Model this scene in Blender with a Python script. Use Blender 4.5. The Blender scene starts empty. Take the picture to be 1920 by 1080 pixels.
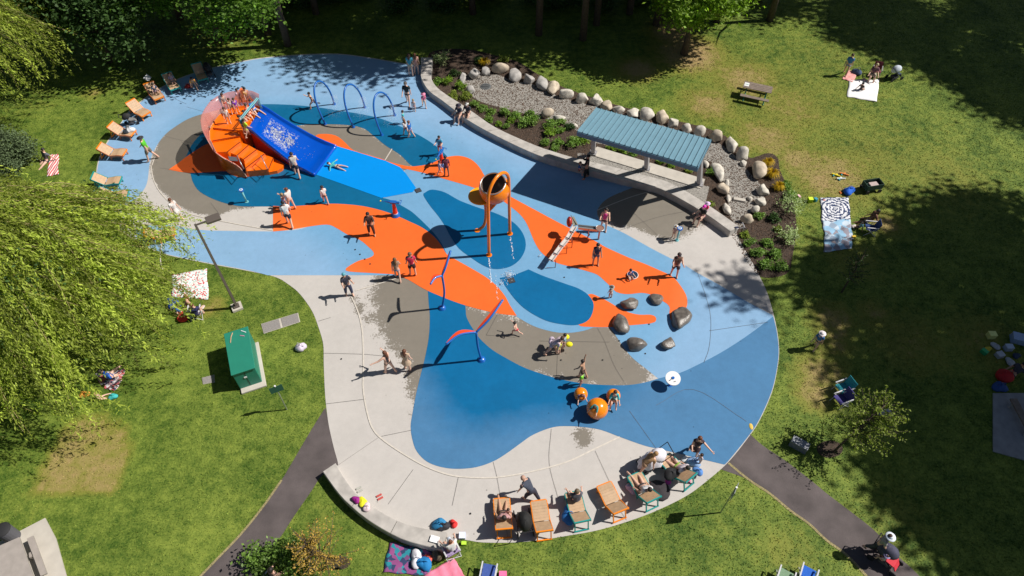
import bpy, bmesh, math, random
import numpy as np
from mathutils import Vector, Matrix
from mathutils.geometry import delaunay_2d_cdt
from math import sin, cos, pi, radians, sqrt, atan2, hypot, tan

# ------------------------------------------------------------------ camera, sky, sun
CAM_H = 27.0; F_PX = 1280.0; NAD = radians(39.5)
scene = bpy.context.scene
cd = bpy.data.cameras.new("camera"); cd.lens = 24.0; cd.sensor_width = 36.0; cd.clip_end = 600; cd.clip_start = 0.5
cam = bpy.data.objects.new("camera", cd); scene.collection.objects.link(cam)
cam.location = (0, 0, CAM_H); cam.rotation_euler = (NAD, 0, 0)
scene.camera = cam
SUN_EL = radians(48); SHAD_AZ = radians(-173.5)
world = bpy.data.worlds.new("World"); scene.world = world; world.use_nodes = True
wn = world.node_tree.nodes; wl = world.node_tree.links
bg = wn["Background"]; sky = wn.new("ShaderNodeTexSky"); sky.sky_type = 'NISHITA'; sky.sun_disc = False
sky.sun_elevation = SUN_EL
sun_dir = Vector((-cos(SHAD_AZ) * cos(SUN_EL), -sin(SHAD_AZ) * cos(SUN_EL), sin(SUN_EL)))
sky.sun_rotation = atan2(sun_dir.x, sun_dir.y)
wl.new(sky.outputs[0], bg.inputs[0]); bg.inputs[1].default_value = 0.039
sd = bpy.data.lights.new("sun", 'SUN'); sd.energy = 5.0; sd.angle = radians(0.55); sd.color = (1.0, 0.95, 0.88)
sun = bpy.data.objects.new("sun", sd); scene.collection.objects.link(sun)
sun.rotation_euler = sun_dir.to_track_quat('Z', 'Y').to_euler()
scene.view_settings.view_transform = 'Standard'; scene.view_settings.look = 'None'
scene.view_settings.exposure = 0.08; scene.view_settings.gamma = 1.0
try: scene.view_settings.use_curve_mapping = False
except Exception: pass
try:
    scene.cycles.max_bounces = 5; scene.cycles.transparent_max_bounces = 6; scene.cycles.diffuse_bounces = 2
except Exception: pass

# ------------------------------------------------------------------ helpers
RNG = random.Random(7); NR = np.random.default_rng(11)
col = scene.collection
_c, _s = cos(NAD), sin(NAD)
def G(px, py, z=0.0):
    """place surveyed on the 1920x1080 photograph: point of height z"""
    u = px - 960.0; v = py - 540.0
    d = F_PX * _c + v * _s; t = (CAM_H - z) / d
    return Vector((u * t, (F_PX * _s - v * _c) * t, z))
def PX(p):
    zz = CAM_H - p[2]; Z = zz * _c + p[1] * _s; V = zz * _s - p[1] * _c
    return (960 + F_PX * p[0] / Z, 540 + F_PX * V / Z)
def scale_at(px, py):
    return (F_PX * _c + (py - 540) * _s) / CAM_H

def tag(o, label=None, cat=None, group=None, kind=None):
    if label: o["label"] = label
    if cat: o["category"] = cat
    if group: o["group"] = group
    if kind: o["kind"] = kind
    return o
def link(o, parent=None):
    col.objects.link(o)
    if parent is not None: o.parent = parent
    return o
def empty(name, loc=(0, 0, 0), rz=0.0, label=None, cat=None, group=None):
    o = bpy.data.objects.new(name, None); o.location = loc; o.rotation_euler = (0, 0, rz)
    o.empty_display_size = 0.2
    link(o); return tag(o, label, cat, group)
def copy_tree(o, parent=None, loc=None, rz=None, label=None, group=None):
    c = o.copy(); link(c, parent)
    if loc is not None: c.location = loc
    if rz is not None: c.rotation_euler = (0, 0, rz)
    if label: c["label"] = label
    if group: c["group"] = group
    for ch in o.children: copy_tree(ch, c)
    return c

# ---- materials
MATS = {}
def mk(name, color, rough=0.6, var=0.0, vscale=3.0, bump=0.0, bscale=40.0, metal=0.0, spec=0.5, trans=0.0, alpha=1.0, coat=0.0):
    if name in MATS: return MATS[name]
    m = bpy.data.materials.new(name); m.use_nodes = True
    nt = m.node_tree; b = nt.nodes["Principled BSDF"]
    b.inputs["Roughness"].default_value = rough; b.inputs["Metallic"].default_value = metal
    b.inputs["Specular IOR Level"].default_value = spec
    if coat: b.inputs["Coat Weight"].default_value = coat
    if alpha < 1: b.inputs["Alpha"].default_value = alpha
    if trans: b.inputs["Transmission Weight"].default_value = trans
    c = (*color, 1)
    if var > 0 or bump > 0:
        tc = nt.nodes.new("ShaderNodeTexCoord")
    if var > 0:
        n = nt.nodes.new("ShaderNodeTexNoise"); n.inputs["Scale"].default_value = vscale; n.inputs["Detail"].default_value = 5
        nt.links.new(tc.outputs["Object"], n.inputs["Vector"])
        mr = nt.nodes.new("ShaderNodeMapRange"); mr.inputs[1].default_value = .3; mr.inputs[2].default_value = .7
        mr.inputs[3].default_value = 1 - var; mr.inputs[4].default_value = 1 + var
        nt.links.new(n.outputs[0], mr.inputs[0])
        mx = nt.nodes.new("ShaderNodeVectorMath"); mx.operation = 'SCALE'; mx.inputs[0].default_value = color
        nt.links.new(mr.outputs[0], mx.inputs["Scale"]); nt.links.new(mx.outputs[0], b.inputs["Base Color"])
    else: b.inputs["Base Color"].default_value = c
    if bump > 0:
        n2 = nt.nodes.new("ShaderNodeTexNoise"); n2.inputs["Scale"].default_value = bscale; n2.inputs["Detail"].default_value = 3
        nt.links.new(tc.outputs["Object"], n2.inputs["Vector"])
        bp = nt.nodes.new("ShaderNodeBump"); bp.inputs["Strength"].default_value = bump; bp.inputs["Distance"].default_value = 0.02
        nt.links.new(n2.outputs[0], bp.inputs["Height"]); nt.links.new(bp.outputs[0], b.inputs["Normal"])
    MATS[name] = m; return m
def node_noise(nt, vec, scale, detail=4, rough=.5):
    n = nt.nodes.new("ShaderNodeTexNoise"); n.inputs["Scale"].default_value = scale
    n.inputs["Detail"].default_value = detail; n.inputs["Roughness"].default_value = rough
    nt.links.new(vec, n.inputs["Vector"]); return n.outputs[0]
def node_math(nt, op, a, b=None, c=None, clamp=False):
    n = nt.nodes.new("ShaderNodeMath"); n.operation = op; n.use_clamp = clamp
    for i, v in enumerate((a, b, c)):
        if v is None: continue
        if isinstance(v, (int, float)): n.inputs[i].default_value = v
        else: nt.links.new(v, n.inputs[i])
    return n.outputs[0]
def node_ramp(nt, f, lo, hi, a=0.0, b=1.0):
    n = nt.nodes.new("ShaderNodeMapRange"); n.inputs[1].default_value = lo; n.inputs[2].default_value = hi
    n.inputs[3].default_value = a; n.inputs[4].default_value = b; nt.links.new(f, n.inputs[0]); return n.outputs[0]
def node_mix(nt, f, a, b):
    n = nt.nodes.new("ShaderNodeMix"); n.data_type = 'RGBA'
    if isinstance(f, (int, float)): n.inputs[0].default_value = f
    else: nt.links.new(f, n.inputs[0])
    for i, v in ((6, a), (7, b)):
        if isinstance(v, tuple): n.inputs[i].default_value = (*v, 1)
        else: nt.links.new(v, n.inputs[i])
    return n.outputs[2]

def paving_mat(name, dry, wet, mott=.07, grain=.06, joints=False, rough_dry=.75, rough_wet=.42, splat=True):
    """paving that darkens where it is wet: the mesh carries a 'wet' distance field, noise makes its edge ragged"""
    m = bpy.data.materials.new(name); m.use_nodes = True; nt = m.node_tree; b = nt.nodes["Principled BSDF"]
    tc = nt.nodes.new("ShaderNodeTexCoord").outputs["Object"]
    at = nt.nodes.new("ShaderNodeAttribute"); at.attribute_name = "wet"; w = at.outputs["Fac"]
    n1 = node_noise(nt, tc, 1.6, 9, .72); n2 = node_noise(nt, tc, 11.0, 6, .7)
    if splat:
        f = node_math(nt, 'ADD', w, node_math(nt, 'MULTIPLY', node_math(nt, 'SUBTRACT', n1, .5), 1.3))
        f = node_math(nt, 'ADD', f, node_math(nt, 'MULTIPLY', node_math(nt, 'SUBTRACT', n2, .5), 1.5))
        wf = node_ramp(nt, f, .44, .56)
    else:
        f = node_math(nt, 'ADD', w, node_math(nt, 'MULTIPLY', node_math(nt, 'SUBTRACT', n1, .5), .35))
        wf = node_ramp(nt, f, .2, .8)
    base = node_mix(nt, wf, dry, wet)
    g = node_noise(nt, tc, .55, 6, .6); g2 = node_noise(nt, tc, 28.0, 3, .7); g3 = node_noise(nt, tc, 3.1, 6, .65)
    k = node_math(nt, 'ADD', node_ramp(nt, g, .25, .75, 1 - mott, 1 + mott), node_ramp(nt, g2, .25, .75, -grain, grain))
    k = node_math(nt, 'ADD', k, node_ramp(nt, g3, .25, .75, -mott * .8, mott * .8))
    # small dark specks of dirt
    v = nt.nodes.new("ShaderNodeTexVoronoi"); v.inputs["Scale"].default_value = 1.3; nt.links.new(tc, v.inputs["Vector"])
    sp = node_ramp(nt, v.outputs["Distance"], .02, .05, .45, 1.0)
    k = node_math(nt, 'MULTIPLY', k, sp)
    sc = nt.nodes.new("ShaderNodeVectorMath"); sc.operation = 'SCALE'; nt.links.new(base, sc.inputs[0]); nt.links.new(k, sc.inputs["Scale"])
    nt.links.new(sc.outputs[0], b.inputs["Base Color"])
    nt.links.new(node_ramp(nt, wf, 0, 1, rough_dry, rough_wet), b.inputs["Roughness"])
    b.inputs["Specular IOR Level"].default_value = .35
    bp = nt.nodes.new("ShaderNodeBump"); bp.inputs["Strength"].default_value = .15; bp.inputs["Distance"].default_value = .01
    nt.links.new(node_noise(nt, tc, 60, 2), bp.inputs["Height"]); nt.links.new(bp.outputs[0], b.inputs["Normal"])
    MATS[name] = m; return m

# ---- mesh builder
class MB:
    def __init__(s): s.v = []; s.f = []; s.m = []
    def add(s, vs, fs, mi=0):
        o = len(s.v); s.v += [tuple(v) for v in vs]; s.f += [tuple(i + o for i in f) for f in fs]; s.m += [mi] * len(fs); return s
    def box(s, c, d, rz=0.0, mi=0, M=None, taper=1.0):
        x, y, z = d[0] / 2, d[1] / 2, d[2] / 2
        vs = [(-x, -y, -z), (x, -y, -z), (x, y, -z), (-x, y, -z), (-x * taper, -y * taper, z), (x * taper, -y * taper, z), (x * taper, y * taper, z), (-x * taper, y * taper, z)]
        R = M if M is not None else Matrix.Rotation(rz, 3, 'Z'); c = Vector(c)
        return s.add([R @ Vector(v) + c for v in vs], [(3, 2, 1, 0), (4, 5, 6, 7), (0, 1, 5, 4), (1, 2, 6, 5), (2, 3, 7, 6), (3, 0, 4, 7)], mi)
    def beam(s, a, b, w, h, mi=0, up=(0, 0, 1)):
        a = Vector(a); b = Vector(b); d = b - a; L = d.length
        if L < 1e-6: return s
        x = d / L; u = Vector(up)
        if abs(x.dot(u)) > .98: u = Vector((0, 1, 0))
        y = u.cross(x).normalized(); z = x.cross(y)
        R = Matrix((x, y, z)).transposed()
        return s.box((a + b) / 2, (L, w, h), mi=mi, M=R)
    def tube(s, pts, r, n=8, mi=0, caps=True, sq=1.0):
        pts = [Vector(p) for p in pts]; N = len(pts); rr = r if isinstance(r, (list, tuple)) else [r] * N
        vs = []; u = None
        for i, p in enumerate(pts):
            t = (pts[min(i + 1, N - 1)] - pts[max(i - 1, 0)])
            if t.length < 1e-9: t = Vector((0, 0, 1))
            t.normalize()
            if u is None:
                u = Vector((0, 0, 1)) if abs(t.z) < .9 else Vector((1, 0, 0))
            u = (u - t * u.dot(t)).normalized(); w = t.cross(u)
            for k in range(n):
                a = 2 * pi * k / n; vs.append(p + (u * cos(a) * sq + w * sin(a)) * rr[i])
        fs = [(i * n + k, i * n + (k + 1) % n, (i + 1) * n + (k + 1) % n, (i + 1) * n + k) for i in range(N - 1) for k in range(n)]
        if caps: fs += [tuple(range(n))[::-1], tuple((N - 1) * n + k for k in range(n))]
        return s.add(vs, fs, mi)
    def ell(s, c, r, nu=12, nv=8, mi=0, M=None, z0=-1.0):
        vs = []; fs = []; c = Vector(c)
        if not hasattr(r, '__len__'): r = (r, r, r)
        for j in range(nv + 1):
            ph = math.asin(z0) + (pi / 2 - math.asin(z0)) * j / nv
            for i in range(nu):
                a = 2 * pi * i / nu; p = Vector((cos(a) * cos(ph) * r[0], sin(a) * cos(ph) * r[1], sin(ph) * r[2]))
                if M is not None: p = M @ p
                vs.append(p + c)
        for j in range(nv):
            for i in range(nu): fs.append((j * nu + i, j * nu + (i + 1) % nu, (j + 1) * nu + (i + 1) % nu, (j + 1) * nu + i))
        return s.add(vs, fs, mi)
    def cyl(s, c, r, h, n=16, mi=0, r2=None):
        r2 = r if r2 is None else r2; c = Vector(c)
        vs = [c + Vector((cos(2 * pi * k / n) * r, sin(2 * pi * k / n) * r, 0)) for k in range(n)]
        vs += [c + Vector((cos(2 * pi * k / n) * r2, sin(2 * pi * k / n) * r2, h)) for k in range(n)]
        return s.add(vs, [(k, (k + 1) % n, n + (k + 1) % n, n + k) for k in range(n)] + [tuple(range(n))[::-1], tuple(range(n, 2 * n))], mi)
    def prism(s, poly, z0, z1, mi=0):
        n = len(poly); P = [tuple(p[:2]) for p in poly]
        ar = sum(P[i][0] * P[(i + 1) % n][1] - P[(i + 1) % n][0] * P[i][1] for i in range(n))
        if ar < 0: P = P[::-1]
        f0 = z0 if callable(z0) else (lambda x, y: z0); f1 = z1 if callable(z1) else (lambda x, y: z1)
        vs = [(x, y, f0(x, y)) for x, y in P] + [(x, y, f1(x, y)) for x, y in P]
        return s.add(vs, [tuple(range(n))[::-1], tuple(range(n, 2 * n))] + [(i, (i + 1) % n, n + (i + 1) % n, n + i) for i in range(n)], mi)
    def build(s, name, mats, parent=None, smooth=False, bevel=0.0):
        me = bpy.data.meshes.new(name); me.from_pydata(s.v, [], s.f)
        ms = mats if isinstance(mats, (list, tuple)) else [mats]
        for m in ms: me.materials.append(m)
        if len(ms) > 1: me.polygons.foreach_set("material_index", s.m)
        if smooth: me.polygons.foreach_set("use_smooth", [True] * len(me.polygons))
        me.update()
        o = bpy.data.objects.new(name, me); link(o, parent)
        if bevel > 0:
            b = o.modifiers.new("bevel", 'BEVEL'); b.width = bevel; b.segments = 2; b.limit_method = 'ANGLE'
        return o

def smooth_closed(pts, n=6):
    """Catmull-Rom through the points; a point with a third value is a corner"""
    N = len(pts); out = []
    for i in range(N):
        p1 = pts[i]; p2 = pts[(i + 1) % N]; p0 = pts[i - 1]; p3 = pts[(i + 2) % N]
        c1 = len(p1) > 2; c2 = len(p2) > 2
        if c1: p0 = (2 * p1[0] - p2[0], 2 * p1[1] - p2[1])
        if c2: p3 = (2 * p2[0] - p1[0], 2 * p2[1] - p1[1])
        d = hypot(p2[0] - p1[0], p2[1] - p1[1])
        k = 1 if (c1 and c2) else max(2, min(n, int(d / 6)))
        for j in range(k):
            t = j / k
            out.append(tuple(.5 * (2 * p1[a] + (p2[a] - p0[a]) * t + (2 * p0[a] - 5 * p1[a] + 4 * p2[a] - p3[a]) * t * t + (-p0[a] + 3 * p1[a] - 3 * p2[a] + p3[a]) * t ** 3) for a in (0, 1)))
    return out
def smooth_open(pts, n=6):
    out = []; N = len(pts)
    for i in range(N - 1):
        p1 = pts[i]; p2 = pts[i + 1]; p0 = pts[i - 1] if i else tuple(2 * a - b for a, b in zip(p1, p2)); p3 = pts[i + 2] if i + 2 < N else tuple(2 * a - b for a, b in zip(p2, p1))
        for j in range(n):
            t = j / n
            out.append(tuple(.5 * (2 * p1[a] + (p2[a] - p0[a]) * t + (2 * p0[a] - 5 * p1[a] + 4 * p2[a] - p3[a]) * t * t + (-p0[a] + 3 * p1[a] - 3 * p2[a] + p3[a]) * t ** 3) for a in range(len(p1))))
    out.append(tuple(pts[-1])); return out
def poly_np(px, z=0.0, smooth=True):
    P = smooth_closed(px) if smooth else [p[:2] for p in px]
    return np.array([G(a, b, z)[:2] for a, b in P])
def inside(P, poly):
    x, y = P[:, 0], P[:, 1]; r = np.zeros(len(P), bool); n = len(poly)
    for i in range(n):
        x1, y1 = poly[i]; x2, y2 = poly[(i + 1) % n]
        if y1 == y2: continue
        c = (y1 > y) != (y2 > y)
        r ^= c & (x < (x2 - x1) * (y - y1) / (y2 - y1) + x1)
    return r
def sdist(P, poly):
    d = np.full(len(P), 1e9); n = len(poly)
    for i in range(n):
        a = poly[i]; b = poly[(i + 1) % n]; ab = b - a; L = (ab ** 2).sum()
        if L < 1e-12: continue
        t = np.clip(((P - a) @ ab) / L, 0, 1); q = a + t[:, None] * ab
        d = np.minimum(d, np.hypot(*(P - q).T))
    return np.where(inside(P, poly), d, -d)
WET_LIST = []
def wet_field(P, which):
    w = np.full(len(P), -9.0)
    for poly, wd in which: w = np.maximum(w, sdist(P, poly) / wd)
    return np.clip(w + .5, 0, 1)
def sheet(name, px, z, mat, wets=None, spacing=.45, world=None, smooth=True, kind='structure', parent=None, thick=0.0):
    B = poly_np(px, z, smooth) if world is None else np.array(world)
    mn = B.min(0); mx = B.max(0)
    gx, gy = np.meshgrid(np.arange(mn[0], mx[0], spacing), np.arange(mn[1], mx[1], spacing))
    Q = np.column_stack([gx.ravel(), gy.ravel()]); Q = Q + NR.uniform(-.1, .1, Q.shape) * spacing
    Q = Q[sdist(Q, B) > spacing * .4] if len(Q) else Q
    vs = [Vector(p) for p in B] + [Vector(p) for p in Q]; n = len(B)
    r = delaunay_2d_cdt(vs, [], [list(range(n))], 1, 1e-5)
    co = np.array([(v[0], v[1]) for v in r[0]]); me = bpy.data.meshes.new(name)
    me.from_pydata([(a, b, z) for a, b in co], [], [tuple(f) for f in r[2]])
    if me.polygons and me.polygons[0].normal.z < 0: me.flip_normals()
    me.materials.append(mat)
    if wets:
        a = me.attributes.new("wet", 'FLOAT', 'POINT'); a.data.foreach_set("value", wet_field(co, wets).astype(np.float32))
    me.update(); o = bpy.data.objects.new(name, me); link(o, parent)
    if kind: o["kind"] = kind
    return o
def ribbon(name, px, w, z, mat, closed=False, parent=None, h=None, z0=0.0):
    """strip of width w (metres) along a px line on the ground"""
    P = [Vector(G(*p, z)) for p in (smooth_open(px, 5) if len(px) > 2 else px)]
    vs = []; fs = []
    for i, p in enumerate(P):
        t = (P[min(i + 1, len(P) - 1)] - P[max(i - 1, 0)]).normalized(); n = Vector((-t.y, t.x, 0))
        vs += [p + n * w / 2, p - n * w / 2]
    for i in range(len(P) - 1): fs.append((2 * i, 2 * i + 1, 2 * i + 3, 2 * i + 2))
    mb = MB(); mb.add(vs, fs); return mb.build(name, mat, parent)
def fast_mesh(name, V, Fq, mats, parent=None, attrs=None, smooth=False):
    """V (n,3) float, Fq (m,k) int with k = 3 or 4"""
    me = bpy.data.meshes.new(name); n = len(V); m, k = Fq.shape
    me.vertices.add(n); me.vertices.foreach_set("co", np.ascontiguousarray(V, np.float32).ravel())
    me.loops.add(m * k); me.loops.foreach_set("vertex_index", np.ascontiguousarray(Fq, np.int32).ravel())
    me.polygons.add(m); me.polygons.foreach_set("loop_start", np.arange(0, m * k, k, dtype=np.int32))
    me.update(calc_edges=True)
    for mt in (mats if isinstance(mats, (list, tuple)) else [mats]): me.materials.append(mt)
    for nm, arr in (attrs or {}).items():
        a = me.attributes.new(nm, 'FLOAT', 'POINT'); a.data.foreach_set("value", np.ascontiguousarray(arr, np.float32))
    o = bpy.data.objects.new(name, me); link(o, parent); return o
# ------------------------------------------------------------------ ground colours
def grass_mat(name="lawn_grass", blades=False):
    m = bpy.data.materials.new(name); m.use_nodes = True; nt = m.node_tree; b = nt.nodes["Principled BSDF"]
    geo = nt.nodes.new("ShaderNodeNewGeometry").outputs["Position"]
    at = nt.nodes.new("ShaderNodeAttribute"); at.attribute_name = "dry"; d = at.outputs["Fac"]
    n1 = node_noise(nt, geo, .35, 6, .65); n2 = node_noise(nt, geo, 2.2, 6, .7); n3 = node_noise(nt, geo, 11, 3, .7)
    g = node_math(nt, 'ADD', node_math(nt, 'MULTIPLY', n1, .36), node_math(nt, 'ADD', node_math(nt, 'MULTIPLY', n2, .40), node_math(nt, 'MULTIPLY', n3, .32)))
    gf = node_ramp(nt, g, .45, .64)
    green = node_mix(nt, gf, (.048, .098, .011), (.225, .285, .046))
    dd = node_math(nt, 'ADD', d, node_math(nt, 'MULTIPLY', node_math(nt, 'SUBTRACT', n2, .5), 1.0))
    dd = node_math(nt, 'ADD', dd, node_math(nt, 'MULTIPLY', node_math(nt, 'SUBTRACT', n1, .5), .5))
    c = node_mix(nt, node_ramp(nt, dd, .15, .62), green, (.215, .215, .038))
    c = node_mix(nt, node_ramp(nt, dd, .55, .95), c, (.37, .265, .12))
    if blades:
        a2 = nt.nodes.new("ShaderNodeAttribute"); a2.attribute_name = "tint"
        sc = nt.nodes.new("ShaderNodeVectorMath"); sc.operation = 'SCALE'; nt.links.new(c, sc.inputs[0]); nt.links.new(a2.outputs["Fac"], sc.inputs["Scale"]); c = sc.outputs[0]
    nt.links.new(c, b.inputs["Base Color"]); b.inputs["Roughness"].default_value = .7; b.inputs["Specular IOR Level"].default_value = .2
    if not blades:
        bp = nt.nodes.new("ShaderNodeBump"); bp.inputs["Strength"].default_value = .4; bp.inputs["Distance"].default_value = .05
        nt.links.new(n3, bp.inputs["Height"]); nt.links.new(bp.outputs[0], b.inputs["Normal"])
    return m
M_grass = grass_mat(); M_blade = grass_mat("grass_blades", True)
# dry spots of the lawn: px, py, radius m, strength
DRY = [(1480, 190, 9, .26), (1650, 300, 8, .22), (1560, 120, 6, .2), (1290, 100, 3.2, 1.0), (1200, 130, 2.0, .7), (1400, 150, 3.4, .55), (1260, 60, 2.2, .9), (1480, 200, 3.5, .45), (1330, 195, 2.5, .6), (1440, 260, 3, .55), (1560, 330, 3.4, .6), (1500, 300, 2.0, .6), (1620, 300, 4, .35),
       (1660, 420, 1.2, .6), (1540, 345, 1.2, .7), (1760, 330, 4, .3), (1560, 600, 1.5, .55), (1540, 700, 1.6, .6), (1565, 645, 1.2, .5), (1530, 740, 1.2, .6), (1640, 590, 1.2, .5), (1700, 640, 2.6, .4), (1850, 640, 2.5, .4),
       (60, 190, 3, .15), (175, 175, .8, .5), (1690, 960, 2, .25), (1640, 1010, 2, .2), (1320, 1000, 4, .1), (400, 575, .8, .6), (1480, 1040, 1.5, .25), (600, 990, 1.2, .2), (30, 960, 2, .1), (1500, 440, 2, .2), (420, 70, 3, .3), (1600, 480, 2, .4)]
DEAD = [(50, 925), (75, 870), (120, 800), (150, 775), (215, 775), (222, 800), (246, 792), (243, 850), (226, 930), (130, 930)]
def dry_field(P):
    d = np.zeros(len(P))
    for px, py, r, s in DRY:
        g = G(px, py); q = np.hypot(P[:, 0] - g.x, P[:, 1] - g.y) / r
        d = np.maximum(d, min(1, s * 1.3) * np.clip(1.3 - q, 0, 1))
    sdv = sdist(P, poly_np(DEAD, 0, False)); d = np.maximum(d, .70 * np.clip(sdv / .3 + .5, 0, 1))
    return d

M_conc = paving_mat("pale_concrete", (.52, .49, .46), (.225, .202, .168), .06, .05)
M_lblue = paving_mat("light_blue_surface", (.225, .395, .60), (.17, .365, .575), .07, .05, splat=False)
M_blue = paving_mat("blue_surface", (.062, .195, .375), (.002, .132, .315), .09, .05, splat=False)
M_teal = paving_mat("deep_blue_surface", (.03, .16, .30), (.004, .125, .265), .10, .05, splat=False)
M_orange = paving_mat("orange_surface", (.88, .190, .040), (.86, .150, .026), .05, .04, splat=False)
M_mat = paving_mat("bright_blue_mat", (.0, .30, .80), (.0, .27, .78), .03, .02, splat=False)
M_asph = mk("asphalt_path", (.105, .086, .085), .85, .32, .9, .5, 90)
M_mulch = mk("bark_mulch", (.062, .042, .030), .95, .45, 14, .9, 45)
M_gravelbase = mk("gravel_base", (.30, .28, .25), .9, .5, 38, .9, 60)
M_kerb = mk("seat_wall_concrete", (.47, .44, .405), .8, .2, 2.2, .3, 50)
M_line = mk("white_trench_line", (.62, .57, .50), .7, .1, 8)
M_joint = mk("dark_joint", (.13, .12, .11), .9)  # dark tone of the saw-cut paving joints
M_dark = mk("dark_slot", (.02, .02, .022), .8)

W = lambda px, wd=.9: (poly_np(px), wd)
WETS = [W([(500, 225), (560, 234), (592, 230), (647, 232), (680, 238), (722, 270), (755, 290), (778, 312), (755, 320), (715, 305), (660, 285), (610, 285), (560, 262)]),
        W([(386, 208), (340, 226), (308, 250), (288, 285), (284, 318), (292, 345), (345, 392), (400, 405), (440, 392), (480, 384), (440, 330), (420, 260)], .5),
        W([(1118, 405), (1120, 388), (1140, 368), (1205, 340), (1250, 352), (1300, 395), (1332, 412), (1300, 432), (1262, 452), (1230, 447), (1195, 430), (1155, 424)], 1.0),
        W([(722, 505), (700, 540), (705, 600), (725, 640), (752, 668), (765, 700), (775, 765), (800, 770), (840, 640), (900, 700), (990, 700), (1080, 725), (1190, 728), (1220, 705), (1185, 660), (1140, 610), (1000, 600), (850, 560), (800, 500)], 1.7),
        W([(1082, 803), (1115, 806), (1110, 825), (1092, 845), (1080, 830)], .7), W([(1175, 728), (1215, 705), (1200, 722)], .4), W([(655, 548), (672, 560), (690, 600), (676, 600)], .6)]
CW = [W([(330, 230), (560, 190), (800, 240), (1000, 330), (1200, 400), (1290, 540), (1210, 690), (1120, 770), (1000, 790), (860, 800), (790, 700), (700, 560), (560, 440), (340, 400)], 3.0)]

PAD = [(180, 350), (183, 305), (197, 272), (210, 252), (228, 228), (242, 207), (267, 187), (292, 169), (335, 147), (385, 130), (442, 117), (485, 109), (535, 104), (585, 101), (640, 101), (700, 109), (766, 120), (800, 122, 1),
       (806, 155), (816, 172), (837, 189), (865, 207), (888, 225), (930, 250), (1000, 282), (1040, 297), (1080, 306), (1163, 326), (1215, 341), (1258, 356), (1320, 392), (1380, 434, 1), (1393, 462), (1415, 500), (1437, 545), (1450, 587), (1458, 625), (1461, 660), (1457, 695), (1447, 737), (1425, 787), (1404, 819), (1366, 866),
       (1325, 902), (1285, 931), (1225, 960), (1167, 981), (1117, 995), (1067, 1004), (1017, 1012), (967, 1017), (905, 1017), (860, 1012), (820, 1026), (745, 1003), (693, 973), (652, 940), (628, 905), (624, 878), (634, 872), (626, 840), (617, 800), (612, 765), (609, 730), (607, 680), (606, 645), (597, 613), (585, 583), (563, 552), (542, 534), (515, 519), (465, 508), (400, 496), (355, 487), (300, 474), (255, 452), (215, 420), (190, 385)]
PATH_L = [(610, 764, 1), (580, 812), (528, 900), (493, 950), (450, 1003), (400, 1055), (350, 1110), (290, 1170, 1), (400, 1200, 1), (470, 1100), (480, 1063), (517, 1020), (550, 970), (583, 922), (606, 890), (640, 880, 1), (632, 860, 1)]
PATH_R = [(1352, 880, 1), (1405, 900), (1443, 925), (1483, 958), (1517, 982), (1550, 1013), (1587, 1040), (1650, 1105), (1700, 1170, 1), (1790, 1150, 1), (1717, 1073), (1683, 1042), (1642, 997), (1600, 963), (1550, 925), (1520, 900), (1470, 862), (1430, 835), (1400, 808, 1)]
MULCH = [(800, 112, 1), (812, 96), (870, 92), (930, 104), (975, 118), (1010, 140), (1060, 165), (1150, 195), (1250, 222), (1340, 245), (1385, 275), (1405, 296), (1440, 287), (1458, 296), (1462, 318), (1474, 345), (1488, 380), (1493, 430), (1486, 480), (1475, 513), (1430, 520), (1405, 497), (1370, 440, 1), (1320, 392), (1245, 350), (1163, 325), (1080, 306), (1000, 282), (930, 250), (865, 207), (816, 172), (800, 150, 1)]
GRAVEL = [(868, 150), (880, 138), (930, 140), (965, 152), (1005, 160), (1040, 178), (1090, 193), (1140, 204), (1190, 220), (1250, 238), (1310, 256), (1350, 270), (1372, 288), (1392, 300), (1400, 318), (1425, 345), (1432, 368), (1412, 392), (1404, 410), (1388, 426, 1), (1372, 412), (1366, 385), (1360, 350), (1345, 318), (1325, 300), (1250, 290), (1150, 275), (1100, 262), (1085, 248), (1060, 232), (1020, 222), (960, 207), (905, 192), (882, 176)]
GRAVEL2 = [(1082, 292, 1), (1105, 290), (1330, 350, 1), (1322, 384, 1), (1262, 350), (1165, 322), (1100, 304, 1)]

lawn_polys = [poly_np(p) for p in (PAD, PATH_L, PATH_R, MULCH)]
def build_ground():
    xs = np.arange(-46, 46.1, .5); ys = np.arange(-14, 62.1, .5)
    gx, gy = np.meshgrid(xs, ys); P = np.column_stack([gx.ravel(), gy.ravel()]); nx, ny = len(xs), len(ys)
    V = np.column_stack([P, np.zeros(len(P))])
    i = np.arange((nx - 1) * (ny - 1)); r = i // (nx - 1); c = i % (nx - 1); a = r * nx + c
    Fq = np.column_stack([a, a + 1, a + nx + 1, a + nx])
    # skirt to the horizon
    k = len(V); e = 400
    o = fast_mesh("lawn", V, Fq, M_grass, attrs={"dry": dry_field(P)}); o["kind"] = 'structure'
    mb = MB(); X0, X1, Y0, Y1 = xs[0], xs[-1], ys[0], ys[-1]
    mb.add([(-e, -e, 0), (e, -e, 0), (e, Y0, 0), (-e, Y0, 0)], [(0, 1, 2, 3)]); mb.add([(-e, Y1, 0), (e, Y1, 0), (e, e, 0), (-e, e, 0)], [(0, 1, 2, 3)])
    mb.add([(-e, Y0, 0), (X0, Y0, 0), (X0, Y1, 0), (-e, Y1, 0)], [(0, 1, 2, 3)]); mb.add([(X1, Y0, 0), (e, Y0, 0), (e, Y1, 0), (X1, Y1, 0)], [(0, 1, 2, 3)])
    o2 = mb.build("outer_lawn", M_grass); o2["kind"] = 'structure'
build_ground()

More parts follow.
